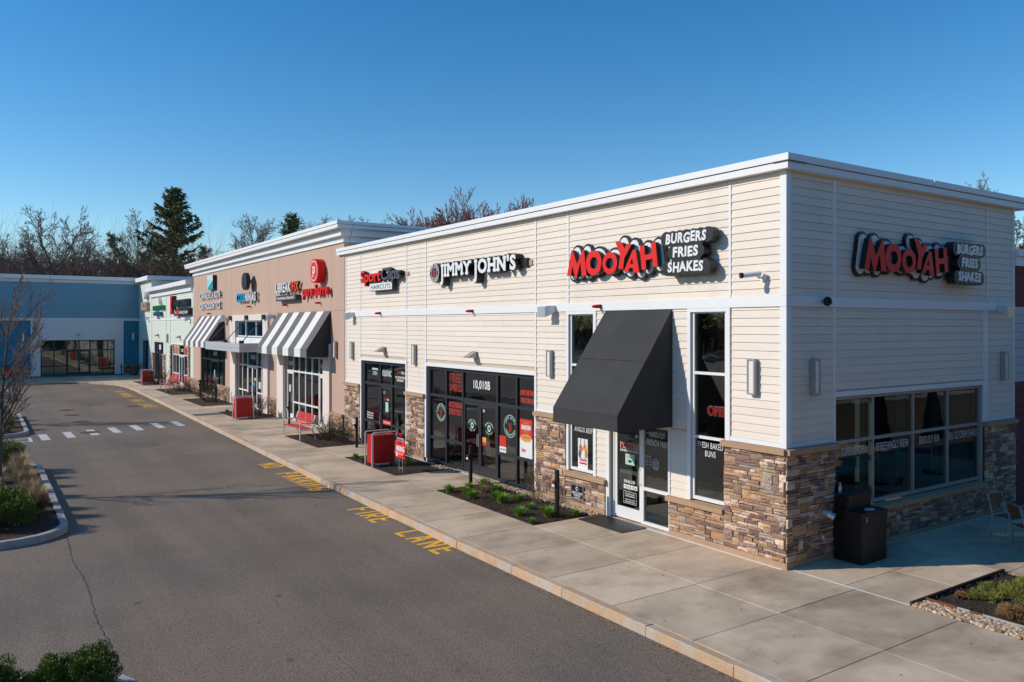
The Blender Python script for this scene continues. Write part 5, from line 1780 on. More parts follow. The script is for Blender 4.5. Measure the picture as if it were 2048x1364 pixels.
# entrance
GE = -0.10 + 0.007
letters(stA, FRONT, 'A1', 'sign_white', u=-4.02, z=1.87, h=0.075, d0=GE)
decal(stA, FRONT, 'MOOYAH', 'sign_white', u=-4.205, z=1.598, h=0.125, width=0.60, style='x', align='c', d0=GE)
decal(stA, FRONT, 'MOOYAH', 'red_paint', u=-4.205, z=1.605, h=0.11, width=0.58, style='b', align='c', d0=GE + 0.002)
decal(stA, FRONT, 'BURGERS-FRIES-SHAKES', 'sign_white', u=-4.205, z=1.525, h=0.045, width=0.6, align='c', d0=GE)
print_box(stA, FRONT, 'notice', 'decal_mint', -4.33, -4.03, 1.24, 1.48, GE)
MB(FRONT).prism(ell((-4.18, 1.32), (0.06, 0.03), 12), GE + 0.002, GE + 0.003).build('notice_print', 'sign_black', stA)
decal(stA, FRONT, 'thank you', 'sign_red', u=-4.18, z=1.40, h=0.03, width=0.16, align='c', d0=GE + 0.004)
fbox(stA, FRONT, 'push_bar', 'decal_mint', -4.56, -3.86, 1.02, 1.11, -0.15, -0.125)
decal(stA, FRONT, '508.466.2100', 'sign_white', u=-4.2, z=0.83, h=0.065, width=0.36, align='c', d0=GE)
for k, ch in enumerate('fotp'):
    u = -4.385 + k * 0.115
    print_box(stA, FRONT, 'icon', 'sign_white', u, u + 0.095, 0.695, 0.79, GE)
    decal(stA, FRONT, ch, 'sign_black', u=u + 0.048, z=0.72, h=0.05, align='c', style='x', d0=GE + 0.003)
for a in ((-4.39, -3.97, 0.37, 0.378), (-4.39, -3.97, 0.632, 0.64), (-4.39, -4.382, 0.378, 0.632), (-3.978, -3.97, 0.378, 0.632)):
    print_box(stA, FRONT, 'notice_rule', 'sign_white', *a, GE)
for zz, s in ((0.57, 'THIS LOCATION IS LOCALLY'), (0.52, 'OWNED & OPERATED'), (0.45, 'own your own'), (0.40, 'franchise')):
    decal(stA, FRONT, s, 'sign_white', u=-4.18, z=zz, h=0.032, width=0.32, align='c', d0=GE)
GS = -0.10 + 0.0085
decal(stA, FRONT, 'HAND-CUT', 'sign_white', style='r', track=0.04, u=-3.33, z=1.94, h=0.12, width=0.50, align='c', d0=GS)
decal(stA, FRONT, 'FRENCH FRIES', 'sign_white', style='r', track=0.04, u=-3.33, z=1.76, h=0.12, width=0.68, align='c', d0=GS)
MB(FRONT).ring(-3.37, 1.36, 0.10, 0.12, 0.01, 0.01, GS, GS + 0.002).build('emblem_ring', 'sign_white', stA)
for zz, s in ((1.39, 'LATE'), (1.33, 'NIGHT'), (1.27, 'HOURS')):
    decal(stA, FRONT, s, 'sign_white', u=-3.37, z=zz, h=0.04, width=0.13, align='c', d0=GS)
for zz, s in ((1.50, 'Store Hours'), (1.44, '11 - 9'), (1.38, '10 - 10'), (1.32, '11 - 8')):
    decal(stA, FRONT, s, 'sign_white', u=-3.6, z=zz, h=0.035, width=0.16, align='c', d0=GS)
# side window lettering
GR = -0.07 + 0.0085
for s, cu, w in (('TOPPINGTOPIA', 2.17, 0.84), ('REFRESHINGLY FRESH', 3.50, 1.18), ('SERIOUSLY FUN', 4.90, 0.82), ('REAL ICE CREAM SHAKES', 6.30, 1.26)):
    decal(stW, SIDE, s, 'sign_white', u=cu, z=1.845, h=0.155, width=w, style='r', track=0.05, align='c', d0=GR)
# mauve and mint shop numbers and cards
GM = -0.12 + 0.0085
decal(s1, MAUVE, '10,010F', 'sign_white', u=-41.25, z=2.55, h=0.2, width=0.95, style='x', align='c', d0=GM)
decal(s2, MAUVE, '10,010E', 'sign_white', u=-33.27, z=2.6, h=0.2, width=0.85, style='x', align='c', d0=GM)
decal(s3, MAUVE, '10,010D', 'sign_white', u=-27.15, z=2.55, h=0.17, width=0.66, style='x', align='c', d0=GM)
decal(s3, MAUVE, '10,010D', 'sign_white', u=-22.97, z=2.55, h=0.17, width=0.66, style='x', align='c', d0=GM)
GN = -0.12 + 0.007
for u, z, w, h, mm in ((-27.25, 1.45, 0.22, 0.32, 'sign_pale'), (-27.0, 1.62, 0.12, 0.12, 'red_paint'), (-22.95, 1.6, 0.3, 0.09, 'red_paint')):
    print_box(s3, MAUVE, 'door_card', mm, u - w / 2, u + w / 2, z - h / 2, z + h / 2, GN)
for u, z, w, h, mm in ((-32.85, 1.55, 0.3, 0.14, 'decal_yellow'), (-33.0, 1.3, 0.2, 0.16, 'sign_blue')):
    print_box(s2, MAUVE, 'door_card', mm, u - w / 2, u + w / 2, z - h / 2, z + h / 2, GN)
print_box(s2, MAUVE, 'window_card', 'sign_pale', -32.2, -31.85, 1.1, 1.45, GM)
print_box(s1, MAUVE, 'door_card', 'decal_mint', -41.5, -41.3, 1.2, 1.65, GN)
gs = [o for o in mg.children if o.name.startswith('storefront')]
print_box(gs[0], FRONT, 'poster', 'decal_brown', -53.7, -51.85, 2.3, 2.82, G)
print_box(gs[0], FRONT, 'poster_strip', 'decal_yellow', -53.7, -51.85, 2.82, 2.9, G)
print_box(gs[0], FRONT, 'poster', 'red_paint', -49.95, -49.1, 2.3, 2.82, G)
print_box(gs[0], FRONT, 'poster_strip', 'decal_yellow', -49.95, -49.1, 2.82, 2.9, G)
for a, b in ((-53.85, -52.85), (-52.75, -51.8), (-50.0, -49.1)):
    print_box(gs[0], FRONT, 'red_film', 'red_paint', a, b, 0.12, 0.84, G)
decal(gs[0], FRONT, '10,010', 'sign_white', u=-50.9, z=2.5, h=0.2, width=0.75, style='x', align='c', d0=G)
print_box(gs[1], FRONT, 'window_card', 'sign_white', -59.5, -58.75, 2.45, 2.85, G)

# plaque on the low stone wall
pl = thing('wall_plaque', 'small black property plaque with white border on the low stone wall', 'plaque', (-5.84, -0.09, 0.4))
fbox(pl, FRONT, 'plate', 'sign_black', -6.09, -5.59, 0.20, 0.55, 0.065, 0.088)
for a in ((-6.075, -5.605, 0.535, 0.543), (-6.075, -5.605, 0.207, 0.215), (-6.075, -6.067, 0.215, 0.535), (-5.613, -5.605, 0.215, 0.535)):
    fbox(pl, FRONT, 'border', 'sign_white', *a, 0.088, 0.090)
decal(pl, FRONT, 'C', 'sign_white', u=-5.84, z=0.41, h=0.075, align='c', d0=0.0895)
MB(FRONT).ring(-5.84, 0.447, 0.065, 0.07, 0.008, 0.008, 0.088, 0.0895, 4).build('emblem', 'sign_white', pl)
decal(pl, FRONT, 'CAPITAL GROUP', 'sign_white', u=-5.84, z=0.315, h=0.055, width=0.40, align='c', d0=0.0895)
decal(pl, FRONT, 'PROPERTIES', 'sign_white', u=-5.84, z=0.265, h=0.035, width=0.26, align='c', d0=0.0895)
decal(pl, FRONT, '508.357.6825', 'sign_white', u=-5.84, z=0.225, h=0.022, width=0.2, align='c', d0=0.0895)

# ------------------------------------------------------------------ wall fixtures
def sconce(label, face, u, z0=3.07, z1=3.73):
    t = thing('wall_sconce', label, 'wall lamp', face(u, z0, 0.03), 'tall slim wall sconces')
    fbox(t, face, 'back_plate', 'grey_metal', u - 0.085, u + 0.085, z0, z1, 0.03, 0.07)
    mb = MB(face)
    mb.box(u - 0.085, u - 0.06, z0, z1, 0.07, 0.13).box(u + 0.06, u + 0.085, z0, z1, 0.07, 0.13)
    mb.box(u - 0.06, u + 0.06, z0, z0 + 0.03, 0.07, 0.13).box(u - 0.06, u + 0.06, z1 - 0.03, z1, 0.07, 0.13)
    mb.build('housing', 'grey_metal', t)
    fbox(t, face, 'lens', 'lamp_lens', u - 0.058, u + 0.058, z0 + 0.03, z1 - 0.03, 0.07, 0.115)
sconce('slim wall sconce on the cream wall beside the mauve building', FRONT, -19.63)
sconce('slim wall sconce between the two dark storefronts of the cream wall', FRONT, -14.40)
sconce('slim wall sconce left of the black awning', FRONT, -6.95)
sconce('slim wall sconce right of the tall window, near the building corner', FRONT, -0.68)
sconce('slim wall sconce on the shaded wall left of the wide window', SIDE, 0.74)
sconce('slim wall sconce on the shaded wall at the far right', SIDE, 7.95)
sconce('slim wall sconce on the mauve wall right of the striped awning', MAUVE, -21.2)
sconce('slim wall sconce on the pale green wall left of the white framed storefront', FRONT, -55.3)
sconce('slim wall sconce on the blue wall right of the white entrance bay', BLUE, -0.5)
sconce('slim wall sconce on the blue wall left of the white entrance bay', BLUE, -8.85)

def wedge_lamp(label, face, u, z):
    t = thing('wedge_lamp', label, 'wall lamp', face(u, z, 0), 'wedge wall lamps above shop doors')
    fbox(t, face, 'bracket', 'grey_metal', u - 0.06, u + 0.06, z - 0.07, z + 0.09, 0.0, 0.06)
    v = [(u - 0.14, z - 0.08, 0.06), (u + 0.14, z - 0.08, 0.06), (u + 0.14, z - 0.08, 0.34), (u - 0.14, z - 0.08, 0.34), (u - 0.14, z - 0.05, 0.34), (u + 0.14, z - 0.05, 0.34), (u + 0.12, z + 0.11, 0.06), (u - 0.12, z + 0.11, 0.06)]
    MB(face).add(v, [(0, 1, 2, 3), (3, 2, 5, 4), (4, 5, 6, 7), (0, 3, 4, 7), (2, 1, 6, 5), (1, 0, 7, 6)]).build('hood', 'grey_metal', t)
wedge_lamp('wedge wall lamp above the narrow dark storefront', FRONT, -16.8, 3.5)
wedge_lamp('wedge wall lamp above the wide dark storefront', FRONT, -10.62, 3.5)
wedge_lamp('wedge wall lamp on the pale green wall above the dark door', FRONT, -59.1, 3.6)
wedge_lamp('wedge wall lamp on the pale green wall above the white framed storefront', FRONT, -51.0, 3.55)
wedge_lamp('wedge wall lamp above the doors of the blue building', BLUE, -4.8, 3.6)

def flood(label, face, u, z, s=1):
    t = thing('flood_light', label, 'flood light', face(u, z, 0.04), 'white flood lights on the band board')
    fbox(t, face, 'mount', 'white_trim', u + 0.02 * s, u + 0.16 * s, z - 0.09, z + 0.09, 0.03, 0.11)
    c = Vector((u - 0.04 * s, z - 0.02, 0.24))
    mb = MB(face)
    v = []
    for k, (ru, rz, dd, off) in enumerate(((0.09, 0.08, 0.10, 0.07), (0.14, 0.12, 0.22, 0.0), (0.16, 0.13, 0.33, -0.06))):
        for a, b in ((-1, -1), (1, -1), (1, 1), (-1, 1)):
            v.append((u + off * s + a * ru, z - 0.015 * k + b * rz - 0.02 * k, dd))
    fs = []
    for k in range(2):
        for i in range(4):
            j = (i + 1) % 4
            fs.append((k * 4 + i, k * 4 + j, k * 4 + 4 + j, k * 4 + 4 + i))
    fs += [(3, 2, 1, 0)]
    mb.add(v, fs).build('housing', 'white_trim', t)
    MB(face).add([v[8], v[9], v[10], v[11]], [(0, 1, 2, 3)]).build('lens', 'alu', t)
flood('white flood light on the band left of the black awning', FRONT, -6.9, 4.76)
flood('white flood light on the band at the left end of the cream wall', FRONT, -19.6, 4.77)
flood('white flood light on the band of the shaded side wall', SIDE, 7.75, 4.74)
flood('white flood light on the pale surround right of the hung canopy', MAUVE, -29.3, 4.8)
flood('white flood light on the mauve wall right of the left striped awning', MAUVE, -38.1, 4.75)
flood('white flood light at the right end of the pale green wall', FRONT, -47.8, 4.85)
flood('white flood light on the taller end bay of the pale green building', FRONT, -63.4, 5.0)

def beacon(label, face, u, z):
    t = thing('alarm_beacon', label, 'alarm beacon', face(u, z, 0.04), 'red alarm beacons')
    fbox(t, face, 'base', 'rust', u - 0.02, u + 0.06, z - 0.035, z + 0.045, 0.03, 0.10)
    MB().tube([face(u + 0.02, z, 0.10), face(u - 0.02, z, 0.19), face(u - 0.05, z - 0.005, 0.24)], [0.045, 0.04, 0.02], 10).build('lens', 'sign_red', t)
beacon('small red beacon above the narrow dark storefront', FRONT, -17.1, 4.79)
beacon('small red beacon above the wide dark storefront', FRONT, -10.75, 4.77)
beacon('small red beacon above the black awning', FRONT, -5.05, 4.79)
beacon('small red beacon above the right striped awning, left one', MAUVE, -27.3, 5.3)
beacon('small red beacon above the right striped awning, right one', MAUVE, -23.0, 5.3)
beacon('small red beacon below the blue and white lettering', MAUVE, -33.2, 5.35)
beacon('small red beacon below the white orthodontics letters', MAUVE, -41.9, 5.1)
beacon('small red beacon on the pale green wall band, left one', FRONT, -58.5, 4.92)
beacon('small red beacon on the pale green wall band, right one', FRONT, -51.0, 4.9)

t = thing('security_camera', 'white bullet security camera near the building corner', 'camera', (-0.5, -0.05, 5.2))
MB(FRONT).disc(-0.47, 5.23, 0.075, 0.075, 0.02, 0.06, 20).build('mount', 'white_trim', t)
MB().tube([FRONT(-0.47, 5.23, 0.06), FRONT(-0.47, 5.22, 0.14), FRONT(-0.49, 5.28, 0.2)], 0.022, 8).build('arm', 'white_trim', t)
MB().tube([FRONT(-0.44, 5.30, 0.14), FRONT(-0.62, 5.26, 0.42)], 0.05, 12).build('barrel', 'white_trim', t)
MB().tube([FRONT(-0.615, 5.262, 0.415), FRONT(-0.645, 5.255, 0.46)], [0.052, 0.055], 12).build('hood', 'sign_black', t)
t = thing('dome_camera', 'small black dome camera on the shaded side wall', 'camera', (0.1, 1.0, 4.8))
MB().tube([SIDE(1.0, 4.79, 0.04), SIDE(1.0, 4.79, 0.16)], 0.035, 10).build('arm', 'grey_metal', t)
MB().tube([SIDE(0.98, 4.79, 0.16), SIDE(0.97, 4.79, 0.19), SIDE(0.96, 4.78, 0.24), SIDE(0.96, 4.78, 0.26)], [0.09, 0.085, 0.05, 0.01], 14).build('dome', 'black', t)
t = thing('fire_connection', 'silver fire department pipe fitting on the stone corner pier', 'pipe fitting', (0.07, 0.98, 0.9))
MB(SIDE).disc(0.98, 0.90, 0.13, 0.13, 0.05, 0.085, 24).build('escutcheon', 'cap_tan', t)
MB().tube([SIDE(0.98, 0.90, 0.08), SIDE(1.0, 0.88, 0.18), SIDE(1.03, 0.84, 0.26)], [0.07, 0.075, 0.06], 14).build('pipe', 'alu', t)
MB().tube([SIDE(1.025, 0.845, 0.25), SIDE(1.035, 0.835, 0.275)], 0.075, 14).build('cap', 'alu', t)
t = thing('hose_bib', 'small metal hose tap low on the stone corner pier', 'tap', (0.06, 0.88, 0.48))
MB().tube([SIDE(0.88, 0.49, 0.05), SIDE(0.88, 0.49, 0.13), SIDE(0.89, 0.44, 0.16)], [0.02, 0.022, 0.018], 8).build('spout', 'alu', t)
MB(SIDE).disc(0.88, 0.53, 0.035, 0.012, 0.09, 0.115, 10).build('handle', 'alu', t)

# ------------------------------------------------------------------ street furniture
def bin_proto(label, x, y, grp='red litter bins'):
    """origin at the front left corner post on the ground; runs +x 0.52 and +y 0.82"""
    t = thing('litter_bin', label, 'litter bin', (x, y, 0), grp)
    for dx in (0.0, 0.52):
        X = x + dx
        MB().tube([(X, y, 0), (X, y, 1.02), (X, y + 0.04, 1.05), (X, y + 0.78, 1.05), (X, y + 0.82, 1.02), (X, y + 0.82, 0)], 0.022, 8).build('frame_hoop', 'silver', t)
    b = MB().box(x + 0.035, x + 0.485, y + 0.05, y + 0.77, 0.10, 0.93).build('body', 'bin_red', t)
    for k in range(12):
        yy = y + 0.055 + k * 0.06
        MB().box(x + 0.486, x + 0.507, yy, yy + 0.045, 0.11, 0.92).build('slat', 'bin_red', t)
    for k in range(7):
        xx = x + 0.045 + k * 0.062
        MB().box(xx, xx + 0.05, y + 0.036, y + 0.0495, 0.11, 0.92).build('slat', 'bin_red', t)
    MB().box(x + 0.03, x + 0.49, y + 0.03, y + 0.79, 0.932, 0.965).build('lid', 'bin_red', t)
    MB().disc(x + 0.26, y + 0.41, 0.11, 0.14, 0.9655, 0.969, 18).build('lid_opening', 'black', t)
    MB().box(x + 0.03, x + 0.49, y + 0.2, y + 0.6, 0.04, 0.10).build('foot', 'silver', t)
    return t
b0 = bin_proto('red slatted litter bin with silver frame beside the hiring sign', -14.05, -1.94)
place_copy(b0, (-28.95, -2.1, 0), label='red slatted litter bin with silver frame under the middle canopy')
place_copy(b0, (-55.75, -1.85, 0), label='red slatted litter bin by the pale green building')
place_copy(b0, (-67.3, -9.6, 0), R(-90), label='red litter bin standing before the blue wall at the far left')

def bench(label, x, y):
    """origin front left leg; length 1.95 along x, depth 0.58"""
    t = thing('bench', label, 'bench', (x, y, 0), 'red slatted benches')
    for X in (x, x + 1.95):
        MB().tube([(X, y, 0), (X, y, 0.62), (X, y + 0.04, 0.645), (X, y + 0.50, 0.645)], 0.026, 8).build('arm_frame', 'silver', t)
        MB().tube([(X, y + 0.62, 0), (X, y + 0.46, 0.42), (X, y + 0.52, 0.66), (X, y + 0.60, 0.92)], 0.026, 8).build('back_leg', 'silver', t)
        MB().tube([(X, y + 0.02, 0.40), (X, y + 0.47, 0.38)], 0.02, 6).build('seat_rail', 'silver', t)
    for k in range(7):
        yy = y + 0.02 + k * 0.066
        MB().box(x + 0.03, x + 1.92, yy, yy + 0.055, 0.425 - k * 0.003, 0.443 - k * 0.003).build('seat_slat', 'red_paint', t)
    for k in range(7):
        f = k / 6
        yy, zz = y + 0.50 + 0.095 * f, 0.54 + 0.37 * f
        MB().obox((x + 0.975, yy, zz), (1, 0, 0), (0, 0.97, -0.25), (0, 0.25, 0.97), 0.945, 0.009, 0.025).build('back_slat', 'red_paint', t)
    return t
bn = bench('red slatted bench with silver frame near the hiring sign', -22.2, -1.88)
place_copy(bn, (-49.4, -1.62, 0), label='distant red bench in front of the pale green building')

hs = thing('yard_sign', 'small red and white HIRING sign on wire legs in the mulch', 'sign', (-12.3, -1.5, 0))
MB().tube([(-12.45, -1.56, 0), (-12.45, -1.56, 0.85)], 0.006, 5).build('wire_leg', 'silver', hs)
MB().tube([(-12.22, -1.56, 0), (-12.22, -1.56, 0.85)], 0.006, 5).build('wire_leg', 'silver', hs)
MB().tube([(-12.45, -1.56, 0.12), (-12.22, -1.56, 0.12)], 0.005, 5).build('wire_rung', 'silver', hs)
HF = Face('front', -1.58)
fbox(hs, HF, 'panel', 'sign_red', -12.66, -12.02, 0.42, 0.92, -0.012, 0.0)
decal(hs, HF, 'HIRING', 'sign_white', u=-12.34, z=0.62, h=0.15, width=0.56, style='x', align='c', d0=0.002)
decal(hs, HF, "WE'RE", 'sign_black', u=-12.34, z=0.82, h=0.06, width=0.2, style='b', align='c', d0=0.002)
MB(HF).box(-12.60, -12.50, 0.46, 0.58, 0.001, 0.003).build('panel_print', 'sign_white', hs)
decal(hs, HF, 'APPLY TODAY', 'sign_white', u=-12.29, z=0.52, h=0.045, width=0.32, align='c', d0=0.002)
MB(HF).disc(-12.09, 0.51, 0.05, 0.05, 0.001, 0.004, 18).build('panel_print', 'sign_black', hs)

def button_post(label, x, y, z=0.0):
    t = thing('button_post', label, 'post', (x, y, z), 'slim black posts with door push buttons')
    MB().box(x - 0.038, x + 0.038, y - 0.038, y + 0.038, z, z + 1.08).build('post', 'black', t)
    MB().box(x - 0.055, x + 0.055, y - 0.10, y - 0.04, z + 0.70, z + 0.84).build('button_box', 'black', t)
    MB().box(x - 0.045, x + 0.045, y - 0.115, y - 0.10, z + 0.71, z + 0.76).build('button', 'sign_white', t)
    MB().box(x - 0.02, x + 0.02, y - 0.112, y - 0.10, z + 0.785, z + 0.81).build('indicator', 'sign_red', t)
    return t
pp = button_post('black push button post in the bed beside the corner shop entrance', -5.32, -1.08)
for (x, y), lb in (((-9.55, -0.82), 'black push button post at the left end of the bed with green tufts'), ((-17.55, -0.75), 'black push button post behind the red litter bin by the narrow dark storefront'),
                   ((-24.95, -0.75), 'black push button post behind the near red bench'), ((-30.4, -1.0), 'black push button post right of the litter bin under the canopy'),
                   ((-37.1, -0.9), 'black push button post left of the canopy entrance'), ((-41.3, -0.8), 'black push button post under the left striped awning'),
                   ((-54.6, -0.8), 'black push button post behind the distant red bench'), ((-67.2, -1.6), 'black push button post in front of the blue wall')):
    place_copy(pp, (x, y, 0), label=lb)

cb = thing('waste_cabinet', 'black waste cabinet with raised hood against the shaded stone pier', 'cabinet', (0.36, 1.65, 0))
MB().box(0.10, 0.66, 1.27, 2.07, 0.02, 0.91).build('body', 'black_panel', cb)
MB().box(0.085, 0.675, 1.255, 2.085, 0.912, 0.94).build('counter', 'black', cb)
MB().box(0.10, 0.40, 1.28, 1.98, 0.942, 1.21).build('hood', 'black_panel', cb)
MB().box(0.09, 0.415, 1.27, 1.99, 1.212, 1.228).build('hood_top', 'black', cb)
MB().box(0.40, 0.404, 1.40, 1.86, 0.97, 1.15).build('hood_opening', 'black', cb)
MB().box(0.66, 0.664, 1.30, 2.04, 0.05, 0.89).build('door', 'black_panel', cb)
MB().tube([(0.664, 1.40, 0.86), (0.685, 1.40, 0.86), (0.685, 1.40, 0.78), (0.664, 1.40, 0.78)], 0.006, 6).build('handle', 'silver', cb)
sc2 = MB()
for yy, zz in ((1.29, 0.96), (1.29, 1.19), (1.29, 1.07)):
    for xx in (0.12, 0.38):
        sc2.box(xx - 0.006, xx + 0.006, 1.2755, 1.2795, zz - 0.006, zz + 0.006)
sc2.build('rivets', 'silver', cb)
tr = thing('serving_tray', 'small pale tray lying on the black cabinet', 'tray', (0.5, 1.75, 0.94))
MB().disc(0.53, 1.72, 0.08, 0.11, 0.941, 0.955, 20).build('plate', 'silver', tr)
bt = thing('bottle', 'clear plastic bottle standing on top of the black cabinet', 'bottle', (0.17, 1.36, 1.228))
MB().tube([(0.17, 1.36, 1.2285), (0.17, 1.36, 1.33), (0.17, 1.36, 1.36), (0.17, 1.36, 1.40)], [0.032, 0.032, 0.016, 0.014], 12).build('body', 'bottle_clear', bt, smooth=True)
MB().tube([(0.17, 1.36, 1.40), (0.17, 1.36, 1.425)], 0.017, 10).build('cap', 'sign_wood', bt)

def patio_chair(label, x, y, rz):
    t = thing('patio_chair', label, 'chair', (0, 0, 0), 'patio chairs')
    # faces +x, origin between the back legs on the ground
    for s in (-0.22, 0.22):
        MB().tube([(0.0, s, 0), (0.03, s, 0.44), (-0.02, s, 0.66), (-0.07, s, 0.88)], 0.014, 8).build('back_leg', 'chair_frame', t)
        MB().tube([(0.45, s, 0), (0.43, s, 0.44)], 0.014, 8).build('front_leg', 'chair_frame', t)
        MB().tube([(0.03, s, 0.435), (0.44, s, 0.435)], 0.013, 8).build('seat_rail', 'chair_frame', t)
    MB().tube([(-0.07, -0.22, 0.88), (-0.07, 0.22, 0.88)], 0.014, 8).build('top_rail', 'chair_frame', t)
    MB().obox((-0.045, 0, 0.77), (0.97, 0, 0.22), (0, 1, 0), (-0.22, 0, 0.97), 0.008, 0.20, 0.10).build('back_panel', 'chair_slat', t)
    for k in range(6):
        MB().box(0.045 + k * 0.068, 0.10 + k * 0.068, -0.205, 0.205, 0.442, 0.456).build('seat_slat', 'chair_slat', t)
    t.location = (x, y, 0)
    t.rotation_euler = (0, 0, rz)
    return t
pc = patio_chair('metal patio chair with brown slats on the shaded patio', 1.02, 5.55, R(-8))
place_copy(pc, (1.72, 4.75, 0), R(55), label='second metal patio chair cut off by the right edge')
pt = thing('patio_table', 'square patio table beyond the right edge of the picture', 'table', (1.95, 5.5, 0))
MB().box(1.62, 2.32, 5.15, 5.85, 0.72, 0.745).build('table_top', 'chair_slat', pt)
MB().tube([(1.97, 5.5, 0), (1.97, 5.5, 0.72)], 0.035, 10).build('pedestal', 'alu', pt)
MB().box(1.7, 2.24, 5.47, 5.53, 0.0, 0.03).box(1.94, 2.0, 5.23, 5.77, 0.03, 0.05).build('foot', 'alu', pt)

# closed umbrellas on the patio, mirrored in the side window
def umbrella(x, y, label):
    t = thing('patio_umbrella', label, 'umbrella', (x, y, 0), 'closed patio umbrellas')
    MB().tube([(x, y, 0.05), (x, y, 2.75)], 0.022, 8).build('pole', 'alu', t)
    pts, rs = [], []
    for k in range(9):
        f = k / 8
        pts.append((x, y, 1.05 + 1.65 * f))
        rs.append(0.26 * (1 - f) ** 0.6 + 0.03)
    mb = MB().tube(pts, rs, 14)
    mb.v = [(vx + (vx - x) * 0.18 * math.sin(i * 2.4), vy + (vy - y) * 0.18 * math.sin(i * 2.4), vz) for i, (vx, vy, vz) in enumerate(mb.v)]
    mb.build('canvas', 'canvas_black', t)
    MB().disc(x, y, 0.28, 0.28, 0.0, 0.06, 18).build('base', 'black', t)
for y, lb in ((5.9, 'closed black patio umbrella, the one seen leftmost in the side window'), (8.6, 'closed black patio umbrella, middle one mirrored in the side window'), (11.4, 'closed black patio umbrella, the one mirrored rightmost in the side window')):
    umbrella(3.3, y, lb)

# things inside the shops
def inside_table(label, x, y, m, w=0.6):
    t = thing('cafe_table', label, 'table', (x, y, 0.012), 'tables inside the shops')
    MB().box(x - w, x + w, y - 0.35, y + 0.35, 0.72, 0.75).build('table_top', m, t)
    MB().box(x - 0.04, x + 0.04, y - 0.04, y + 0.04, 0.012, 0.72).build('leg', 'black', t)
    for s in (-1, 1):
        c = thing('cafe_chair', ('left' if s < 0 else 'right') + ' chair at the ' + label, 'chair', (x + s * w * 0.9, y, 0.012), 'chairs inside the shops')
        cx = x + s * w * 0.6
        MB().box(cx - 0.2, cx + 0.2, y + 0.42, y + 0.80, 0.44, 0.47).build('seat', 'wood_table', c)
        MB().box(cx - 0.2, cx + 0.2, y + 0.78, y + 0.81, 0.5, 0.85).build('backrest', 'wood_table', c)
        for a in (-0.18, 0.18):
            for b in (0.44, 0.78):
                MB().box(cx + a - 0.015, cx + a + 0.015, y + b - 0.015, y + b + 0.015, 0.012, 0.44).build('leg', 'wood_table', c)
inside_table('pale table behind the left panes of the wide dark storefront', -12.0, 1.1, 'pale_table')
inside_table('pale table behind the right panes of the wide dark storefront', -8.2, 1.0, 'pale_table')
inside_table('wooden table behind the side window, near the corner', -1.4, 2.4, 'wood_table')
inside_table('wooden table behind the middle of the side window', -1.4, 4.4, 'wood_table')
cnt = thing('shop_counter', 'red counter inside the wide dark storefront', 'counter', (-11, 3, 0.012))
MB().box(-12.2, -9.4, 2.9, 3.5, 0.012, 1.05).build('body', 'red_paint', cnt)
MB().box(-12.25, -9.35, 2.85, 3.55, 1.052, 1.09).build('top', 'frame_dark', cnt)
cnt = thing('shop_counter', 'pale green counter behind the corner entrance door', 'counter', (-3.3, 1.4, 0.012))
MB().box(-3.35, -2.6, 1.0, 1.6, 0.012, 0.95).build('body', 'wall_in_green', cnt)
MB().box(-3.4, -2.55, 0.95, 1.65, 0.952, 0.99).build('top', 'pale_table', cnt)
MB().box(-5.7, -5.0, 0.9, 1.5, 0.012, 0.92).build('wood_partition', 'wood_table', cream)

# ------------------------------------------------------------------ vegetation
def np_mesh(name, V, F, m, parent=None, **kw):
    me = bpy.data.meshes.new(name)
    V = np.asarray(V, dtype=np.float32)
    F = np.asarray(F, dtype=np.int32)
    n, k = F.shape
    me.vertices.add(len(V))
    me.vertices.foreach_set('co', V.ravel())
    me.loops.add(n * k)
    me.loops.foreach_set('vertex_index', F.ravel())
    me.polygons.add(n)
    me.polygons.foreach_set('loop_start', np.arange(0, n * k, k, dtype=np.int32))
    me.polygons.foreach_set('loop_total', np.full(n, k, dtype=np.int32))
    me.materials.append(MATS[m])
    me.update()
    me.validate()
    o = bpy.data.objects.new(name, me)
    COL.objects.link(o)
    if parent is not None:
        o.parent = parent
        if parent.type == 'EMPTY':
            o.matrix_parent_inverse = Matrix.Translation(-world_loc(parent))
    for a, b in kw.items():
        o[a] = b
    return o

class Sticks:
    """many tapered three-sided sticks in one mesh"""
    def __init__(s):
        s.a, s.b, s.ra, s.rb = [], [], [], []
    def add(s, a, b, ra, rb):
        s.a.append(a); s.b.append(b); s.ra.append(ra); s.rb.append(rb)
    def build(s, name, m, parent, **kw):
        A, B = np.array(s.a, float), np.array(s.b, float)
        ra, rb = np.array(s.ra)[:, None], np.array(s.rb)[:, None]
        T = B - A
        T /= np.linalg.norm(T, axis=1, keepdims=True) + 1e-9
        ref = np.where(np.abs(T[:, 2:3]) > 0.9, np.array([[1.0, 0, 0]]), np.array([[0, 0, 1.0]]))
        U = np.cross(T, ref)
        U /= np.linalg.norm(U, axis=1, keepdims=True) + 1e-9
        W = np.cross(T, U)
        V = np.zeros((len(A), 6, 3))
        for k in range(3):
            c, sn = math.cos(2.0944 * k), math.sin(2.0944 * k)
            V[:, k] = A + (U * c + W * sn) * ra
            V[:, 3 + k] = B + (U * c + W * sn) * rb
        base = (np.arange(len(A)) * 6)[:, None, None]
        F = np.array([[0, 1, 4, 3], [1, 2, 5, 4], [2, 0, 3, 5]])[None] + base
        return np_mesh(name, V.reshape(-1, 3), F.reshape(-1, 4), m, parent, **kw)

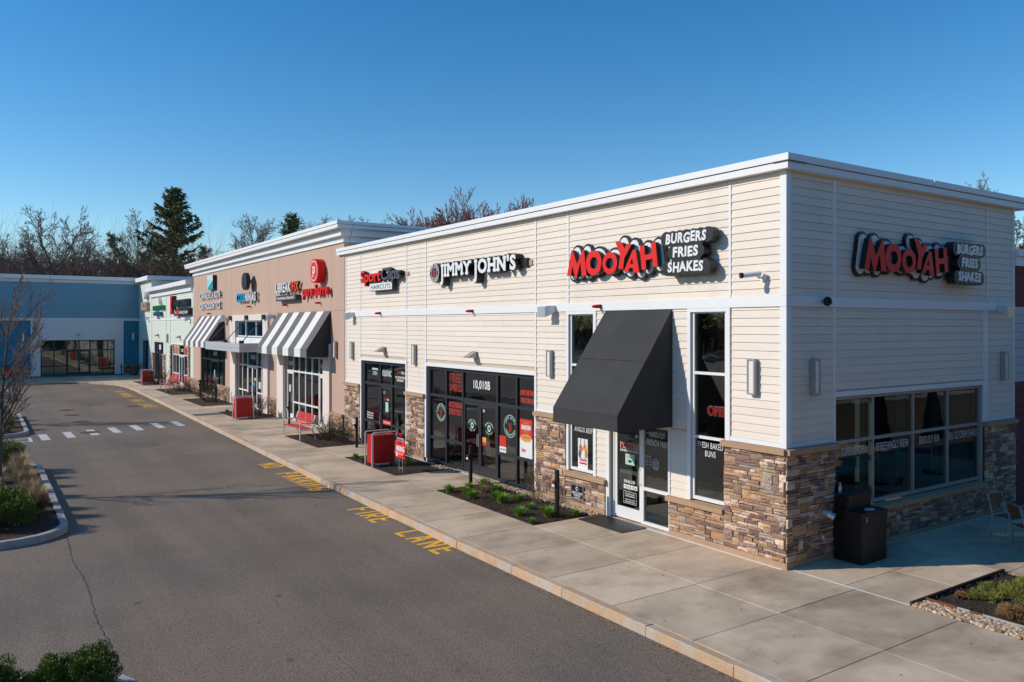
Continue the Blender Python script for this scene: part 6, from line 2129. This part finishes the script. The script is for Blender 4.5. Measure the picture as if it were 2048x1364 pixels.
def leaf_quads(P, D, L, W, rnd):
    """P base points, D directions, lengths L, widths W -> verts, faces"""
    n = len(P)
    R_ = rnd.normal(size=(n, 3))
    S_ = np.cross(D, R_)
    S_ /= np.linalg.norm(S_, axis=1, keepdims=True) + 1e-9
    V = np.zeros((n, 4, 3))
    V[:, 0] = P
    V[:, 1] = P + D * L[:, None] * 0.5 + S_ * W[:, None] * 0.5
    V[:, 2] = P + D * L[:, None]
    V[:, 3] = P + D * L[:, None] * 0.5 - S_ * W[:, None] * 0.5
    F = np.arange(n * 4).reshape(n, 4)
    return V.reshape(-1, 3), F

def unit(v):
    return v / (np.linalg.norm(v) + 1e-9)

def bare_tree(name, label, cat_group, H, seed, habit, m_trunk, m_twig, loc=(0, 0, 0), twig_r=0.014, dens=1.0, lean=(0, 0)):
    """habit: dict(trunk fraction, limb count, spread angle, upward pull)"""
    rd = np.random.default_rng(seed)
    t = thing(name, label, 'tree', loc, cat_group)
    big, tw = MB(), Sticks()
    o = np.array(loc, float)
    def branch(p, d, L, r, lv):
        seg = 5 if lv == 0 else (4 if lv < 3 else 2)
        pts, rs = [p.copy()], [r]
        q = p.copy()
        dd = d.copy()
        for k in range(seg):
            dd = unit(dd + rd.normal(size=3) * habit['wander'] * (0.6 if lv == 0 else 1) + np.array([lean[0], lean[1], 0]) * (0.3 if lv < 2 else 0.05) + np.array([0, 0, habit['up'] * (0.5 + 0.3 * lv)]))
            q = q + dd * L / seg
            pts.append(q.copy())
            rs.append(max(r * (1 - 0.68 * (k + 1) / seg), twig_r * 0.5))
        if lv <= 1 or (lv == 2 and r > 0.03):
            big.tube([tuple(x) for x in pts], rs, 6 if lv == 0 else 5, caps=False)
        else:
            for i in range(seg):
                tw.add(pts[i], pts[i + 1], rs[i], rs[i + 1])
        if lv >= habit['levels']:
            return
        n = int(habit['n'][lv] * dens + rd.random())
        for k in range(n):
            f = habit['start'][lv] + (1 - habit['start'][lv]) * (k + rd.random()) / n
            x = f * seg
            i = min(int(x), seg - 1)
            pp = pts[i] + (pts[i + 1] - pts[i]) * (x - i)
            ax = unit(pts[i + 1] - pts[i])
            side = unit(np.cross(ax, rd.normal(size=3)))
            ang = R(habit['angle'][lv] * rd.uniform(0.7, 1.3))
            nd = unit(ax * math.cos(ang) + side * math.sin(ang))
            l2 = L * habit['len'][lv] * rd.uniform(0.7, 1.2) * (1.15 - 0.5 * f)
            r2 = max(rs[i] * 0.55, twig_r * (0.85 ** max(lv - 1, 0)))
            branch(pp, nd, l2, r2, lv + 1)
    branch(o, np.array([lean[0] * 0.5, lean[1] * 0.5, 1.0]), H * habit['trunk'], H * habit['r0'], 0)
    top = max(p[2] for p in tw.b) - o[2]
    k = H / top
    big.v = [tuple(o + (np.array(v) - o) * k) for v in big.v]
    tw.a = [o + (p - o) * k for p in tw.a]
    tw.b = [o + (p - o) * k for p in tw.b]
    big.build('trunk', m_trunk, t)
    tw.build('crown', m_twig, t)
    return t

OAK = dict(trunk=0.62, r0=0.022, wander=0.16, up=0.03, levels=5, n=[9, 7, 6, 5, 3], start=[0.35, 0.25, 0.2, 0.1, 0.1], angle=[48, 42, 40, 40, 38], len=[0.62, 0.55, 0.48, 0.45, 0.5])
VASE = dict(trunk=0.70, r0=0.014, wander=0.08, up=0.10, levels=5, n=[11, 8, 6, 4, 3], start=[0.22, 0.25, 0.2, 0.1, 0.1], angle=[34, 32, 30, 30, 30], len=[0.58, 0.5, 0.5, 0.45, 0.5])
BIRCH = dict(trunk=0.95, r0=0.010, wander=0.05, up=0.05, levels=4, n=[24, 8, 5, 3], start=[0.3, 0.2, 0.1, 0.1], angle=[40, 38, 38, 35], len=[0.28, 0.5, 0.5, 0.5])
YOUNG = dict(trunk=0.80, r0=0.0115, wander=0.05, up=0.10, levels=3, n=[15, 6, 5], start=[0.22, 0.2, 0.15], angle=[34, 32, 32], len=[0.46, 0.42, 0.45])

def conifer(name, label, grp, H, seed, m_leaf, loc, Rmax, style='spruce', m_trunk='bark_dark'):
    rd = np.random.default_rng(seed)
    t = thing(name, label, 'tree', loc, grp)
    o = np.array(loc, float)
    tr = MB()
    tr.tube([tuple(o), tuple(o + [0.1, 0, H * 0.5]), tuple(o + [0, 0.1, H * 0.98])], [H * 0.016, H * 0.010, 0.03], 7, caps=False)
    P, D, L, W = [], [], [], []
    n = 34 if style == 'spruce' else 22
    for k in range(n):
        f = 0.12 + 0.86 * k / n
        nb = rd.integers(5, 8) if style == 'spruce' else rd.integers(3, 6)
        for b in range(nb):
            a = rd.uniform(0, 6.283)
            hz = np.array([math.cos(a), math.sin(a), 0])
            if style == 'spruce':
                ln = Rmax * min(1.0, (1 - f) * 1.55 + 0.05) * rd.uniform(0.55, 1.1)
                d0 = unit(hz + np.array([0, 0, 0.12 + 0.55 * f]))
                sag = -0.16 * (1 - f)
            else:
                ln = Rmax * (0.35 + 0.75 * math.sin(math.pi * min(1, f * 0.9 + 0.1))) * rd.uniform(0.4, 1.1) * (1.1 - 0.75 * f)
                d0 = unit(hz + np.array([0, 0, 0.25 + 0.5 * f]))
                sag = 0.05
            p0 = o + np.array([0, 0, H * f + rd.uniform(-0.2, 0.2)])
            pts = []
            for s in range(5):
                x = s / 4
                pts.append(p0 + d0 * ln * x + np.array([0, 0, sag * ln * math.sin(x * 2.4)]) + rd.normal(size=3) * 0.03 * ln * x)
            tr.tube([tuple(q) for q in pts], [0.05 * (1 - f) + 0.018, 0.035 * (1 - f) + 0.014, 0.02, 0.014, 0.008], 4, caps=False)
            m = int((16 if style == 'spruce' else 11) * max(1.0, ln / 1.2))
            for s in range(m):
                x = rd.uniform(0.12 if style == 'spruce' else 0.4, 1.0)
                i = min(int(x * 4), 3)
                base = pts[i] + (pts[i + 1] - pts[i]) * (x * 4 - i)
                sd = unit(np.cross(d0, [0, 0, 1])) * rd.choice([-1, 1])
                for q in range(3 if style == 'spruce' else 7):
                    if style == 'spruce':
                        dv = unit(sd * rd.uniform(0.2, 1.0) + d0 * rd.uniform(0.2, 0.8) + np.array([0, 0, rd.uniform(-1.0, 0.15)]))
                        P.append(base); D.append(dv); L.append(rd.uniform(0.35, 0.8)); W.append(rd.uniform(0.10, 0.2))
                    else:
                        dv = unit(rd.normal(size=3) + d0 * 0.6 + np.array([0, 0, 0.3]))
                        P.append(base + rd.normal(size=3) * 0.12); D.append(dv); L.append(rd.uniform(0.25, 0.55)); W.append(rd.uniform(0.05, 0.12))
    tr.build('trunk', m_trunk, t)
    V, F = leaf_quads(np.array(P), np.array(D), np.array(L), np.array(W), rd)
    np_mesh('crown', V, F, m_leaf, t)
    return t

# prototypes stand in the woods themselves
GB = 'bare trees behind the shops'
GROUNDZ = -0.2
oak = bare_tree('bare_tree', 'tall bare spreading tree behind the blue building', GB, 18.3, 3, OAK, 'bark', 'twig', (-97.3, 0.4, GROUNDZ), twig_r=0.036, lean=(0.0, -0.12))
oak2 = bare_tree('bare_tree', 'bare tree leaning left over the middle of the blue roof', GB, 16.5, 8, OAK, 'bark', 'twig', (-98.6, -1.2, GROUNDZ), twig_r=0.036, lean=(0.0, -0.30))
red = bare_tree('bare_tree', 'reddish budding tree, the tallest above the cream roof', GB, 15.9, 5, VASE, 'bark', 'twig_red', (-47.1, 22.9, GROUNDZ), twig_r=0.027, lean=(0.0, -0.05))
red2 = bare_tree('bare_tree', 'reddish budding tree above the cream roof, right of the white cornice', GB, 14.4, 9, VASE, 'bark', 'twig_red', (-55.5, 17.7, GROUNDZ), twig_r=0.027)
birch = bare_tree('bare_tree', 'slender bare tree left of the young pine, taller of two', GB, 16.6, 12, BIRCH, 'bark', 'twig_brown', (-77.5, 11.9, GROUNDZ), twig_r=0.024)
spr = conifer('spruce_tree', 'tall dark spruce with drooping branches behind the pale green building', None, 22.4, 2, 'spruce', (-97.8, 8.6, GROUNDZ), 7.4)
pin = conifer('pine_tree', 'small green pine standing alone above the mauve roof', 'pines behind the shops', 16.2, 6, 'pine', (-69.8, 14.3, GROUNDZ), 3.9, 'pine')
pin2 = conifer('pine_tree', 'dark pine behind the bare trees left of the spruce', 'pines behind the shops', 17.0, 7, 'pine', (-107.6, 3.0, GROUNDZ), 4.6, 'pine')

for proto, H0, x, y, h, lb in (
        (oak, 18.1, -98.3, -6.3, 15.2, 'bare spreading tree at the far left above the blue roof'),
        (birch, 16.3, -111.7, 5.8, 20.5, 'thin bare tree just left of the spruce'),
        (oak2, 16.3, -104.4, -2.5, 12.4, 'low brown bare tree behind the leaning tree'),
        (oak, 18.1, -103.9, -4.6, 11.9, 'low bare tree above the blue roof, left of the leaning tree'),
        (red2, 14.4, -99.2, 2.7, 13.2, 'brownish bare tree right behind the tall spreading tree'),
        (red2, 14.4, -94.4, 4.7, 12.6, 'brownish bare tree at the foot of the spruce'),
        (red, 15.9, -84.0, 11.1, 12.9, 'low reddish bare tree right of the spruce'),
        (red2, 14.4, -81.2, 11.7, 13.4, 'reddish bare tree left of the slender pair'),
        (birch, 16.4, -76.5, 13.3, 16.2, 'slender bare tree left of the young pine, shorter of two'),
        (birch, 16.4, -96.7, 28.0, 19.9, 'faint thin bare tree right of the young pine'),
        (birch, 16.4, -95.2, 30.3, 19.8, 'faint thin bare tree above the right end of the mauve cornice'),
        (birch, 16.4, -89.3, 30.0, 18.8, 'faint thin bare tree rising behind the end of the white cornice'),
        (red, 15.9, -56.3, 20.0, 14.3, 'reddish budding tree, second from the white cornice'),
        (red2, 14.4, -53.4, 20.8, 14.6, 'reddish budding tree, third from the white cornice'),
        (red2, 14.4, -50.2, 21.8, 14.9, 'reddish budding tree just left of the tallest reddish tree'),
        (red, 15.9, -49.4, 26.7, 15.6, 'reddish budding tree just right of the tallest reddish tree'),
        (red2, 14.4, -60.5, 19.0, 14.2, 'reddish budding tree nearest the end of the white cornice'),
        (red2, 14.4, -45.5, 25.5, 15.0, 'reddish budding tree at the right end of the reddish row'),
        (red, 15.9, -54.6, 25.0, 14.8, 'reddish budding tree standing behind the reddish row'),
        (red, 15.9, -52.0, 23.5, 15.2, 'reddish budding tree close behind the middle of the reddish row'),
        (red2, 14.4, -58.3, 22.0, 15.0, 'reddish budding tree behind the left part of the reddish row'),
        (red2, 14.4, -61.8, 24.5, 15.8, 'hazy reddish bare tree in the back row over the cream roof, first from the left'),
        (red, 15.9, -58.7, 25.8, 16.2, 'hazy reddish bare tree in the back row over the cream roof, second from the left'),
        (red2, 14.4, -57.6, 26.5, 16.4, 'hazy reddish bare tree in the back row over the cream roof, third from the left'),
        (red, 15.9, -54.0, 28.7, 16.0, 'hazy reddish bare tree in the back row over the cream roof, fourth from the left'),
        (red2, 14.4, -51.6, 28.7, 16.5, 'hazy reddish bare tree in the back row over the cream roof, fifth from the left'),
        (oak, 18.3, -115.0, -13.8, 12.7, 'low bare tree in the back row over the blue roof, first from the left'),
        (red2, 14.4, -114.3, -10.5, 13.1, 'low bare tree in the back row over the blue roof, second from the left'),
        (oak2, 16.5, -109.0, -7.4, 13.3, 'low bare tree in the back row over the blue roof, third from the left'),
        (birch, 16.6, -111.7, -4.6, 14.1, 'low bare tree in the back row over the blue roof, fourth from the left'),
        (oak, 18.3, -108.5, -2.9, 14.1, 'low bare tree in the back row over the blue roof, fifth from the left'),
        (red2, 14.4, -108.9, 1.2, 13.3, 'low bare tree in the back row over the blue roof, sixth from the left'),
        (oak2, 16.5, -114.7, 3.2, 13.0, 'low bare tree in the back row over the blue roof, seventh from the left'),
        (birch, 16.6, -113.6, 5.6, 13.9, 'low bare tree in the back row over the blue roof, eighth from the left'),
        (birch, 16.4, -68.0, 43.9, 19.6, 'faint bare tree tip above the middle of the cream roof'),
        (oak, 18.1, -28.5, 66.6, 17.8, 'bare tree rising over the right part of the cream roof'),
        (oak2, 16.4, -26.6, 69.0, 18.1, 'bare tree over the right end of the cream roof, middle one'),
        (oak, 18.1, -22.5, 64.6, 17.2, 'bare tree at the right picture edge'),
        (oak2, 16.4, -17.6, 56.5, 13.5, 'low bare tree seen in the gap above the block building'),
        (red2, 14.4, -18.9, 54.0, 12.0, 'low brown bare tree in the gap behind the block building')):
    rz = (x * 7.3 + y * 3.1) % 6.28
    place_copy(proto, (x, y, GROUNDZ), rz if proto is not oak2 else 0.3 * math.sin(x), h / H0, label=lb)
for proto, H0, x, y, h, lb in ((pin, 16.0, -104.0, -9.8, 13.4, 'dark pine top at the left picture edge'), (pin2, 17.0, -101.4, -5.7, 11.9, 'low dark pine above the left part of the blue roof'),
                               (pin2, 17.0, -90.5, 10.6, 14.4, 'dark bushy pine top just right of the spruce'), (pin2, 17.0, -104.0, 6.0, 14.5, 'dark pine crown behind the left side of the spruce')):
    place_copy(proto, (x, y, GROUNDZ), x % 6.0, h / H0, label=lb)
# wooded edges on the other sides of the lot (seen only as reflections)
wr = random.Random(3)
for k in range(40):
    if k < 26:
        x, y = -172 + k * 9.2 + wr.uniform(-2, 2), -88 + wr.uniform(-5, 5)
    else:
        x, y = 24 + wr.uniform(-3, 3), -12 + (k - 26) * 5.0 + wr.uniform(-2, 2)
    pr = wr.choice([oak, oak2, red2, birch, pin, pin2])
    place_copy(pr, (x, y, -0.2), wr.uniform(0, 6.28), wr.uniform(0.7, 1.0), label='tree in the wooded edge across the parking lot', group='trees across the parking lot')
def brush_mass(name, label, x0, x1, y0, y1, n, h, m='twig_brown'):
    st = Sticks()
    rd = np.random.default_rng(21)
    for k in range(n):
        p = np.array([rd.uniform(x0, x1), rd.uniform(y0, y1), -0.2])
        for q in range(6):
            d = unit(np.array([rd.normal() * 0.5, rd.normal() * 0.5, 1.0]))
            l = h * rd.uniform(0.5, 1.1)
            e = p + d * l
            st.add(p, e, 0.03, 0.008)
            for z in range(5):
                f = rd.uniform(0.3, 1)
                b = p + d * l * f
                st.add(b, b + unit(d + rd.normal(size=3) * 0.6) * l * 0.35, 0.012, 0.005)
    return st.build(name, m, None, kind='stuff', label=label, category='undergrowth')
brush_mass('undergrowth', 'brown leafless undergrowth along the wood behind the shops', -118, -88, -22, 12.5, 1500, 13.2)
brush_mass('undergrowth', 'brown leafless undergrowth behind the block building', -34, -8, 50, 60, 120, 6.5)
brush_mass('undergrowth', 'brown leafless undergrowth across the parking lot', -185, 70, -95, -84, 1500, 10.0, 'bark_dark')
brush_mass('undergrowth', 'brown leafless undergrowth beside the patio lot', 19.5, 30, -14, 62, 1700, 11.0, 'bark_dark')

# young street trees on the islands
yt = bare_tree('young_tree', 'young bare street tree on the left island', 'young street trees', 6.0, 31, YOUNG, 'bark', 'twig', (-15.35, -11.5, -0.03), twig_r=0.011, dens=1.35)
rd = np.random.default_rng(8)
cr = yt.children[1]
vv = np.array([v.co for v in cr.data.vertices])
vv = vv[vv[:, 2] > 2.2]
sel = vv[rd.integers(0, len(vv), 90)]
V, F = leaf_quads(sel, np.array([unit(rd.normal(size=3)) for _ in sel]), rd.uniform(0.03, 0.06, 90), rd.uniform(0.012, 0.025, 90), rd)
np_mesh('buds', V, F, 'juniper', yt, kind='stuff')
place_copy(yt, (-34.4, -12.5, -0.03), 2.1, 1.0, label='young bare street tree on the second island, left of the frame')

# evergreen shrubs
def leaf_shrub(name, label, loc, rx, ry, h, n, m, seed, grp, ll=(0.04, 0.09), lw=(0.012, 0.028), up=0.5, twig=None):
    rd = np.random.default_rng(seed)
    t = thing(name, label, 'shrub', loc, grp)
    nb = 26
    lobes = []
    for k in range(nb):
        a, r = rd.uniform(0, 6.283), math.sqrt(rd.uniform(0, 1)) * 0.78
        zz = math.sqrt(max(0.05, 1 - r * r)) * rd.uniform(0.45, 1.05)
        lobes.append((math.cos(a) * r * rx, math.sin(a) * r * ry, zz * h * 0.82, rd.uniform(0.16, 0.30)))
    lobes = np.array(lobes)
    idx = rd.integers(0, nb, n)
    dv = rd.normal(size=(n, 3))
    dv /= np.linalg.norm(dv, axis=1, keepdims=True)
    rad = np.cbrt(rd.uniform(0.1, 1, n))
    sz = lobes[idx, 3:4] * min(rx, h) * 1.25
    P = lobes[idx, :3] + dv * rad[:, None] * sz * np.array([[1.0, 1.0, 1.15]])
    P[:, 2] = np.maximum(P[:, 2], 0.01)
    out = P / np.array([[rx, ry, h]])
    D = out + rd.normal(size=(n, 3)) * 0.5 + np.array([[0, 0, up]])
    D /= np.linalg.norm(D, axis=1, keepdims=True)
    V, F = leaf_quads(P + np.array([loc]), D, rd.uniform(*ll, n), rd.uniform(*lw, n), rd)
    np_mesh('foliage', V, F, m, t)
    st = Sticks()
    for k in range(nb):
        e = lobes[k, :3] + np.array(loc)
        b = np.array(loc) + np.array([lobes[k, 0] * 0.15, lobes[k, 1] * 0.15, 0])
        mid = (b + e) / 2 + rd.normal(size=3) * 0.04
        st.add(b, mid, 0.014, 0.009); st.add(mid, e, 0.009, 0.003)
    st.build('stems', 'bark_dark', t)
    return t
GY = 'clipped yew shrubs on the islands'
leaf_shrub('yew_shrub', 'large dark yew shrub at the near end of the left island', (-11.5, -11.55, -0.03), 0.80, 0.70, 0.80, 11000, 'yew', 1, GY)
leaf_shrub('yew_shrub', 'dark yew shrub left of the large one at the picture edge', (-12.4, -11.95, -0.03), 0.75, 0.7, 0.85, 7000, 'yew', 2, GY)
leaf_shrub('yew_shrub', 'dark yew shrub at the far end of the left island', (-19.7, -11.35, -0.03), 0.75, 0.65, 1.0, 6000, 'yew', 3, GY)
leaf_shrub('yew_shrub', 'bright green yew at the bottom left, right one of the pair', (-1.55, -10.85, -0.03), 0.36, 0.36, 0.62, 9000, 'yew', 4, GY, (0.025, 0.055), (0.008, 0.018))
leaf_shrub('yew_shrub', 'bright green yew at the bottom left, left one of the pair', (-1.75, -11.2, -0.03), 0.36, 0.34, 0.50, 9000, 'yew', 5, GY, (0.025, 0.055), (0.008, 0.018))
leaf_shrub('yew_shrub', 'small part of a yew at the bottom left corner', (-1.9, -11.8, -0.03), 0.36, 0.36, 0.55, 8000, 'yew', 6, GY, (0.025, 0.055), (0.008, 0.018))
leaf_shrub('yew_shrub', 'medium yew shrub between the grasses on the left island', (-13.2, -11.75, -0.03), 0.5, 0.45, 0.6, 5000, 'yew', 8, GY)
leaf_shrub('yew_shrub', 'low dark yew on the second island', (-29.5, -11.3, -0.03), 0.8, 0.5, 0.35, 3000, 'yew', 7, GY)
GJ = 'low junipers in the patio bed'
leaf_shrub('juniper_shrub', 'bright green juniper at the right edge of the patio bed', (3.35, 1.65, 0.0), 0.62, 0.62, 0.42, 12000, 'juniper', 11, GJ, (0.02, 0.05), (0.005, 0.012))
leaf_shrub('juniper_shrub', 'small green juniper in the middle of the patio bed', (2.78, 1.25, 0.0), 0.26, 0.26, 0.17, 4500, 'juniper', 12, GJ, (0.015, 0.04), (0.004, 0.01))
leaf_shrub('juniper_shrub', 'flat green juniper sprig near the back of the patio bed', (2.75, 1.75, 0.02), 0.32, 0.18, 0.12, 3500, 'juniper', 13, GJ, (0.015, 0.04), (0.004, 0.01))
leaf_shrub('juniper_shrub', 'tiny tan juniper by the edging of the patio bed', (2.55, 1.02, 0.0), 0.13, 0.13, 0.10, 1500, 'dry_juniper', 14, GJ, (0.015, 0.035), (0.004, 0.01))
leaf_shrub('juniper_shrub', 'browning juniper at the front of the patio bed', (3.55, 0.78, 0.0), 0.42, 0.25, 0.2, 5000, 'dry_juniper', 15, GJ, (0.02, 0.045), (0.004, 0.01))

def twig_shrub(label, loc, r, h, n, m, seed, green=0):
    rd = np.random.default_rng(seed)
    t = thing('bare_shrub', label, 'shrub', loc, 'twiggy shrubs in the shop beds')
    st = Sticks()
    tips = []
    o = np.array(loc, float)
    for k in range(n):
        a = rd.uniform(0, 6.283)
        d = unit(np.array([math.cos(a) * rd.uniform(0.1, 1) * r / h * 1.3, math.sin(a) * rd.uniform(0.1, 1) * r / h * 1.3, 1.0]))
        l = h * rd.uniform(0.7, 1.05)
        p = o + np.array([math.cos(a), math.sin(a), 0]) * r * 0.2
        m1, e = p + d * l * 0.5 + rd.normal(size=3) * 0.02, p + d * l + rd.normal(size=3) * 0.05
        st.add(p, m1, 0.007, 0.005); st.add(m1, e, 0.005, 0.002)
        for q in range(7):
            f = rd.uniform(0.3, 1)
            b = p + (e - p) * f
            e2 = b + unit(d + rd.normal(size=3) * 0.75) * l * rd.uniform(0.12, 0.3)
            st.add(b, e2, 0.003, 0.0015)
            tips.append(b + (e2 - b) * rd.uniform(0.3, 1))
    st.build('stems', m, t)
    tips = np.array(tips)
    k = len(tips)
    rep = np.repeat(tips, 5, axis=0) + rd.normal(size=(k * 5, 3)) * 0.02
    V, F = leaf_quads(rep, np.array([unit(rd.normal(size=3)) for _ in rep]), rd.uniform(0.02, 0.05, len(rep)), rd.uniform(0.01, 0.025, len(rep)), rd)
    np_mesh('foliage', V, F, 'shrub_olive' if green else 'shrub_brown', t)
    return t
twig_shrub('brown twiggy shrub right of the near red bench', (-19.6, -1.0, 0), 0.62, 0.95, 60, 'shrub_brown', 1, 1)
twig_shrub('brown twiggy shrub against the stone pier by the near bench', (-18.7, -0.75, 0), 0.35, 0.8, 30, 'shrub_brown', 2, 1)
twig_shrub('brown twiggy shrub right of the litter bin under the canopy', (-29.6, -0.8, 0), 0.6, 0.95, 50, 'shrub_brown', 3)
twig_shrub('olive twiggy shrub in the bed under the left striped awning', (-38.2, -1.0, 0), 1.0, 1.05, 70, 'shrub_brown', 4, 1)
twig_shrub('olive twiggy shrub right of the distant bench', (-46.6, -0.9, 0), 0.9, 0.9, 60, 'shrub_brown', 5, 1)
twig_shrub('rounded brown shrub right of the distant litter bin', (-54.6, -0.9, 0), 0.95, 1.15, 70, 'shrub_brown', 6)
twig_shrub('dark twiggy shrub in front of the corner of the blue wall', (-66.8, -0.7, 0), 0.8, 1.2, 50, 'shrub_brown', 7)
twig_shrub('thin leafless stems in the bed beside the wide dark storefront', (-7.83, -1.5, 0), 0.25, 0.62, 9, 'twig_red', 8)
twig_shrub('thin leafless stems against the stone pier in the bed with green tufts', (-6.75, -0.62, 0), 0.4, 0.85, 16, 'twig_brown', 9)
twig_shrub('thin leafless stems left of the bed by the wide dark storefront', (-13.6, -0.7, 0), 0.35, 0.75, 14, 'twig_brown', 10)

def tuft(label, loc, h, r, n, m, seed, grp, name='grass_tuft', m2=None, bw=0.010):
    rd = np.random.default_rng(seed)
    t = thing(name, label, 'plant', loc, grp)
    o = np.array(loc, float)
    def blades(n, h, r, spread):
        V, F = [], []
        for k in range(n):
            a = rd.uniform(0, 6.283)
            hz = np.array([math.cos(a), math.sin(a), 0])
            s = np.array([-math.sin(a), math.cos(a), 0]) * bw * rd.uniform(0.6, 1.2)
            b = o + hz * r * 0.3 * rd.random()
            l = h * rd.uniform(0.6, 1.1)
            bend = rd.uniform(0.1, 1.0) * spread
            p1 = b + hz * l * 0.3 * bend + np.array([0, 0, l * 0.55])
            p2 = b + hz * l * 0.75 * bend + np.array([0, 0, l * (0.95 - 0.35 * bend)])
            i = len(V)
            V += [b - s, b + s, p1 + s * 0.8, p1 - s * 0.8, p2 + s * 0.15, p2 - s * 0.15]
            F += [(i, i + 1, i + 2, i + 3), (i + 3, i + 2, i + 4, i + 5)]
        return V, F
    V, F = blades(n, h, r, r / h)
    np_mesh('blades', V, F, m, t)
    if m2:
        V, F = blades(int(n * 1.2), h * 1.55, r, 0.55 * r / h)
        np_mesh('dry_plumes', V, F, m2, t)
    return t
tp = [(-9.06, -1.76), (-9.04, -1.17), (-8.62, -1.53), (-8.1, -1.66), (-9.01, -0.69), (-8.52, -1.07), (-8.37, -0.74), (-7.75, -1.17), (-7.19, -1.33), (-7.19, -0.84), (-6.27, -1.16), (-5.94, -1.7), (-5.49, -1.2), (-5.21, -0.63), (-5.23, -1.85)]
TL = ['leftmost small green tuft at the front of the near bed', 'green tuft at the foot of the left push button post', 'green tuft behind the front edge of the near bed, second in its row', 'green tuft in the front row of the near bed, third from the left', 'green tuft at the back left of the near bed, by the pebbles', 'pale green tuft beside the reddish stems', 'green tuft at the back of the near bed, second by the pebbles', 'green tuft in the middle left of the near bed', 'large green tuft in the middle of the near bed', 'green tuft by the pebbles in the middle of the near bed', 'green tuft in the middle right of the near bed', 'green tuft at the front right of the near bed', 'large green tuft at the foot of the right push button post', 'green tuft at the back right end of the near bed', 'tiny green tuft at the front corner of the near bed']
for k, ((x, y), lb) in enumerate(zip(tp, TL)):
    h = 0.31 if k in (4, 8, 12) else (0.14 if k == 14 else rng.uniform(0.19, 0.26))
    tuft(lb, (x, y, 0.0), h, h * 1.1, int(120 + h * 500), 'grass_green', 50 + k, 'green tufts in the near bed')
for k, (x, y, lb) in enumerate(((-15.4, -1.7, 'small green tuft left of the red litter bin'), (-14.7, -1.75, 'green tuft at the foot of the red litter bin'), (-13.1, -1.0, 'green tuft behind the hiring sign'), (-46.0, -1.75, 'bright green tuft beside the distant bench'), (-31.9, -1.6, 'small green tuft left of the litter bin under the canopy'))):
    tuft(lb, (x, y, 0.0), 0.2, 0.2, 140, 'grass_green', 80 + k, 'green tufts in the other beds')
GG = 'ornamental grasses on the islands'
for k, (x, y, lb) in enumerate(((-18.4, -10.95, 'tan ornamental grass at the far kerb of the left island'), (-15.3, -10.9, 'tan ornamental grass halfway along the kerb of the left island'), (-13.6, -10.95, 'tan ornamental grass nearest the large yew'), (-14.3, -11.75, 'tan ornamental grass at the foot of the young tree'), (-17.4, -11.8, 'tan ornamental grass at the left edge behind the young tree'),
                                (-33.5, -10.9, 'tan ornamental grass on the second island, far one'), (-31.3, -10.85, 'tan ornamental grass on the second island, near one'), (-31.9, -11.6, 'tan ornamental grass on the second island, at the picture edge'), (-47.5, -10.9, 'tan ornamental grass on the farthest island'), (-50.0, -11.0, 'second tan ornamental grass on the farthest island'),
                                (-16.9, -10.95, 'tan ornamental grass second from the far end along the kerb'), (-12.6, -10.8, 'low tan ornamental grass at the kerb beside the large yew'), (-16.2, -11.6, 'tan ornamental grass behind the young tree trunk'), (-35.4, -10.9, 'tan ornamental grass at the far end of the second island'))):
    tuft(lb, (x, y, -0.03), 0.46, 0.46, 560, 'grass_green' if k % 2 == 0 else 'shrub_olive', 120 + k, GG, 'ornamental_grass', 'grass_tan', bw=0.009)
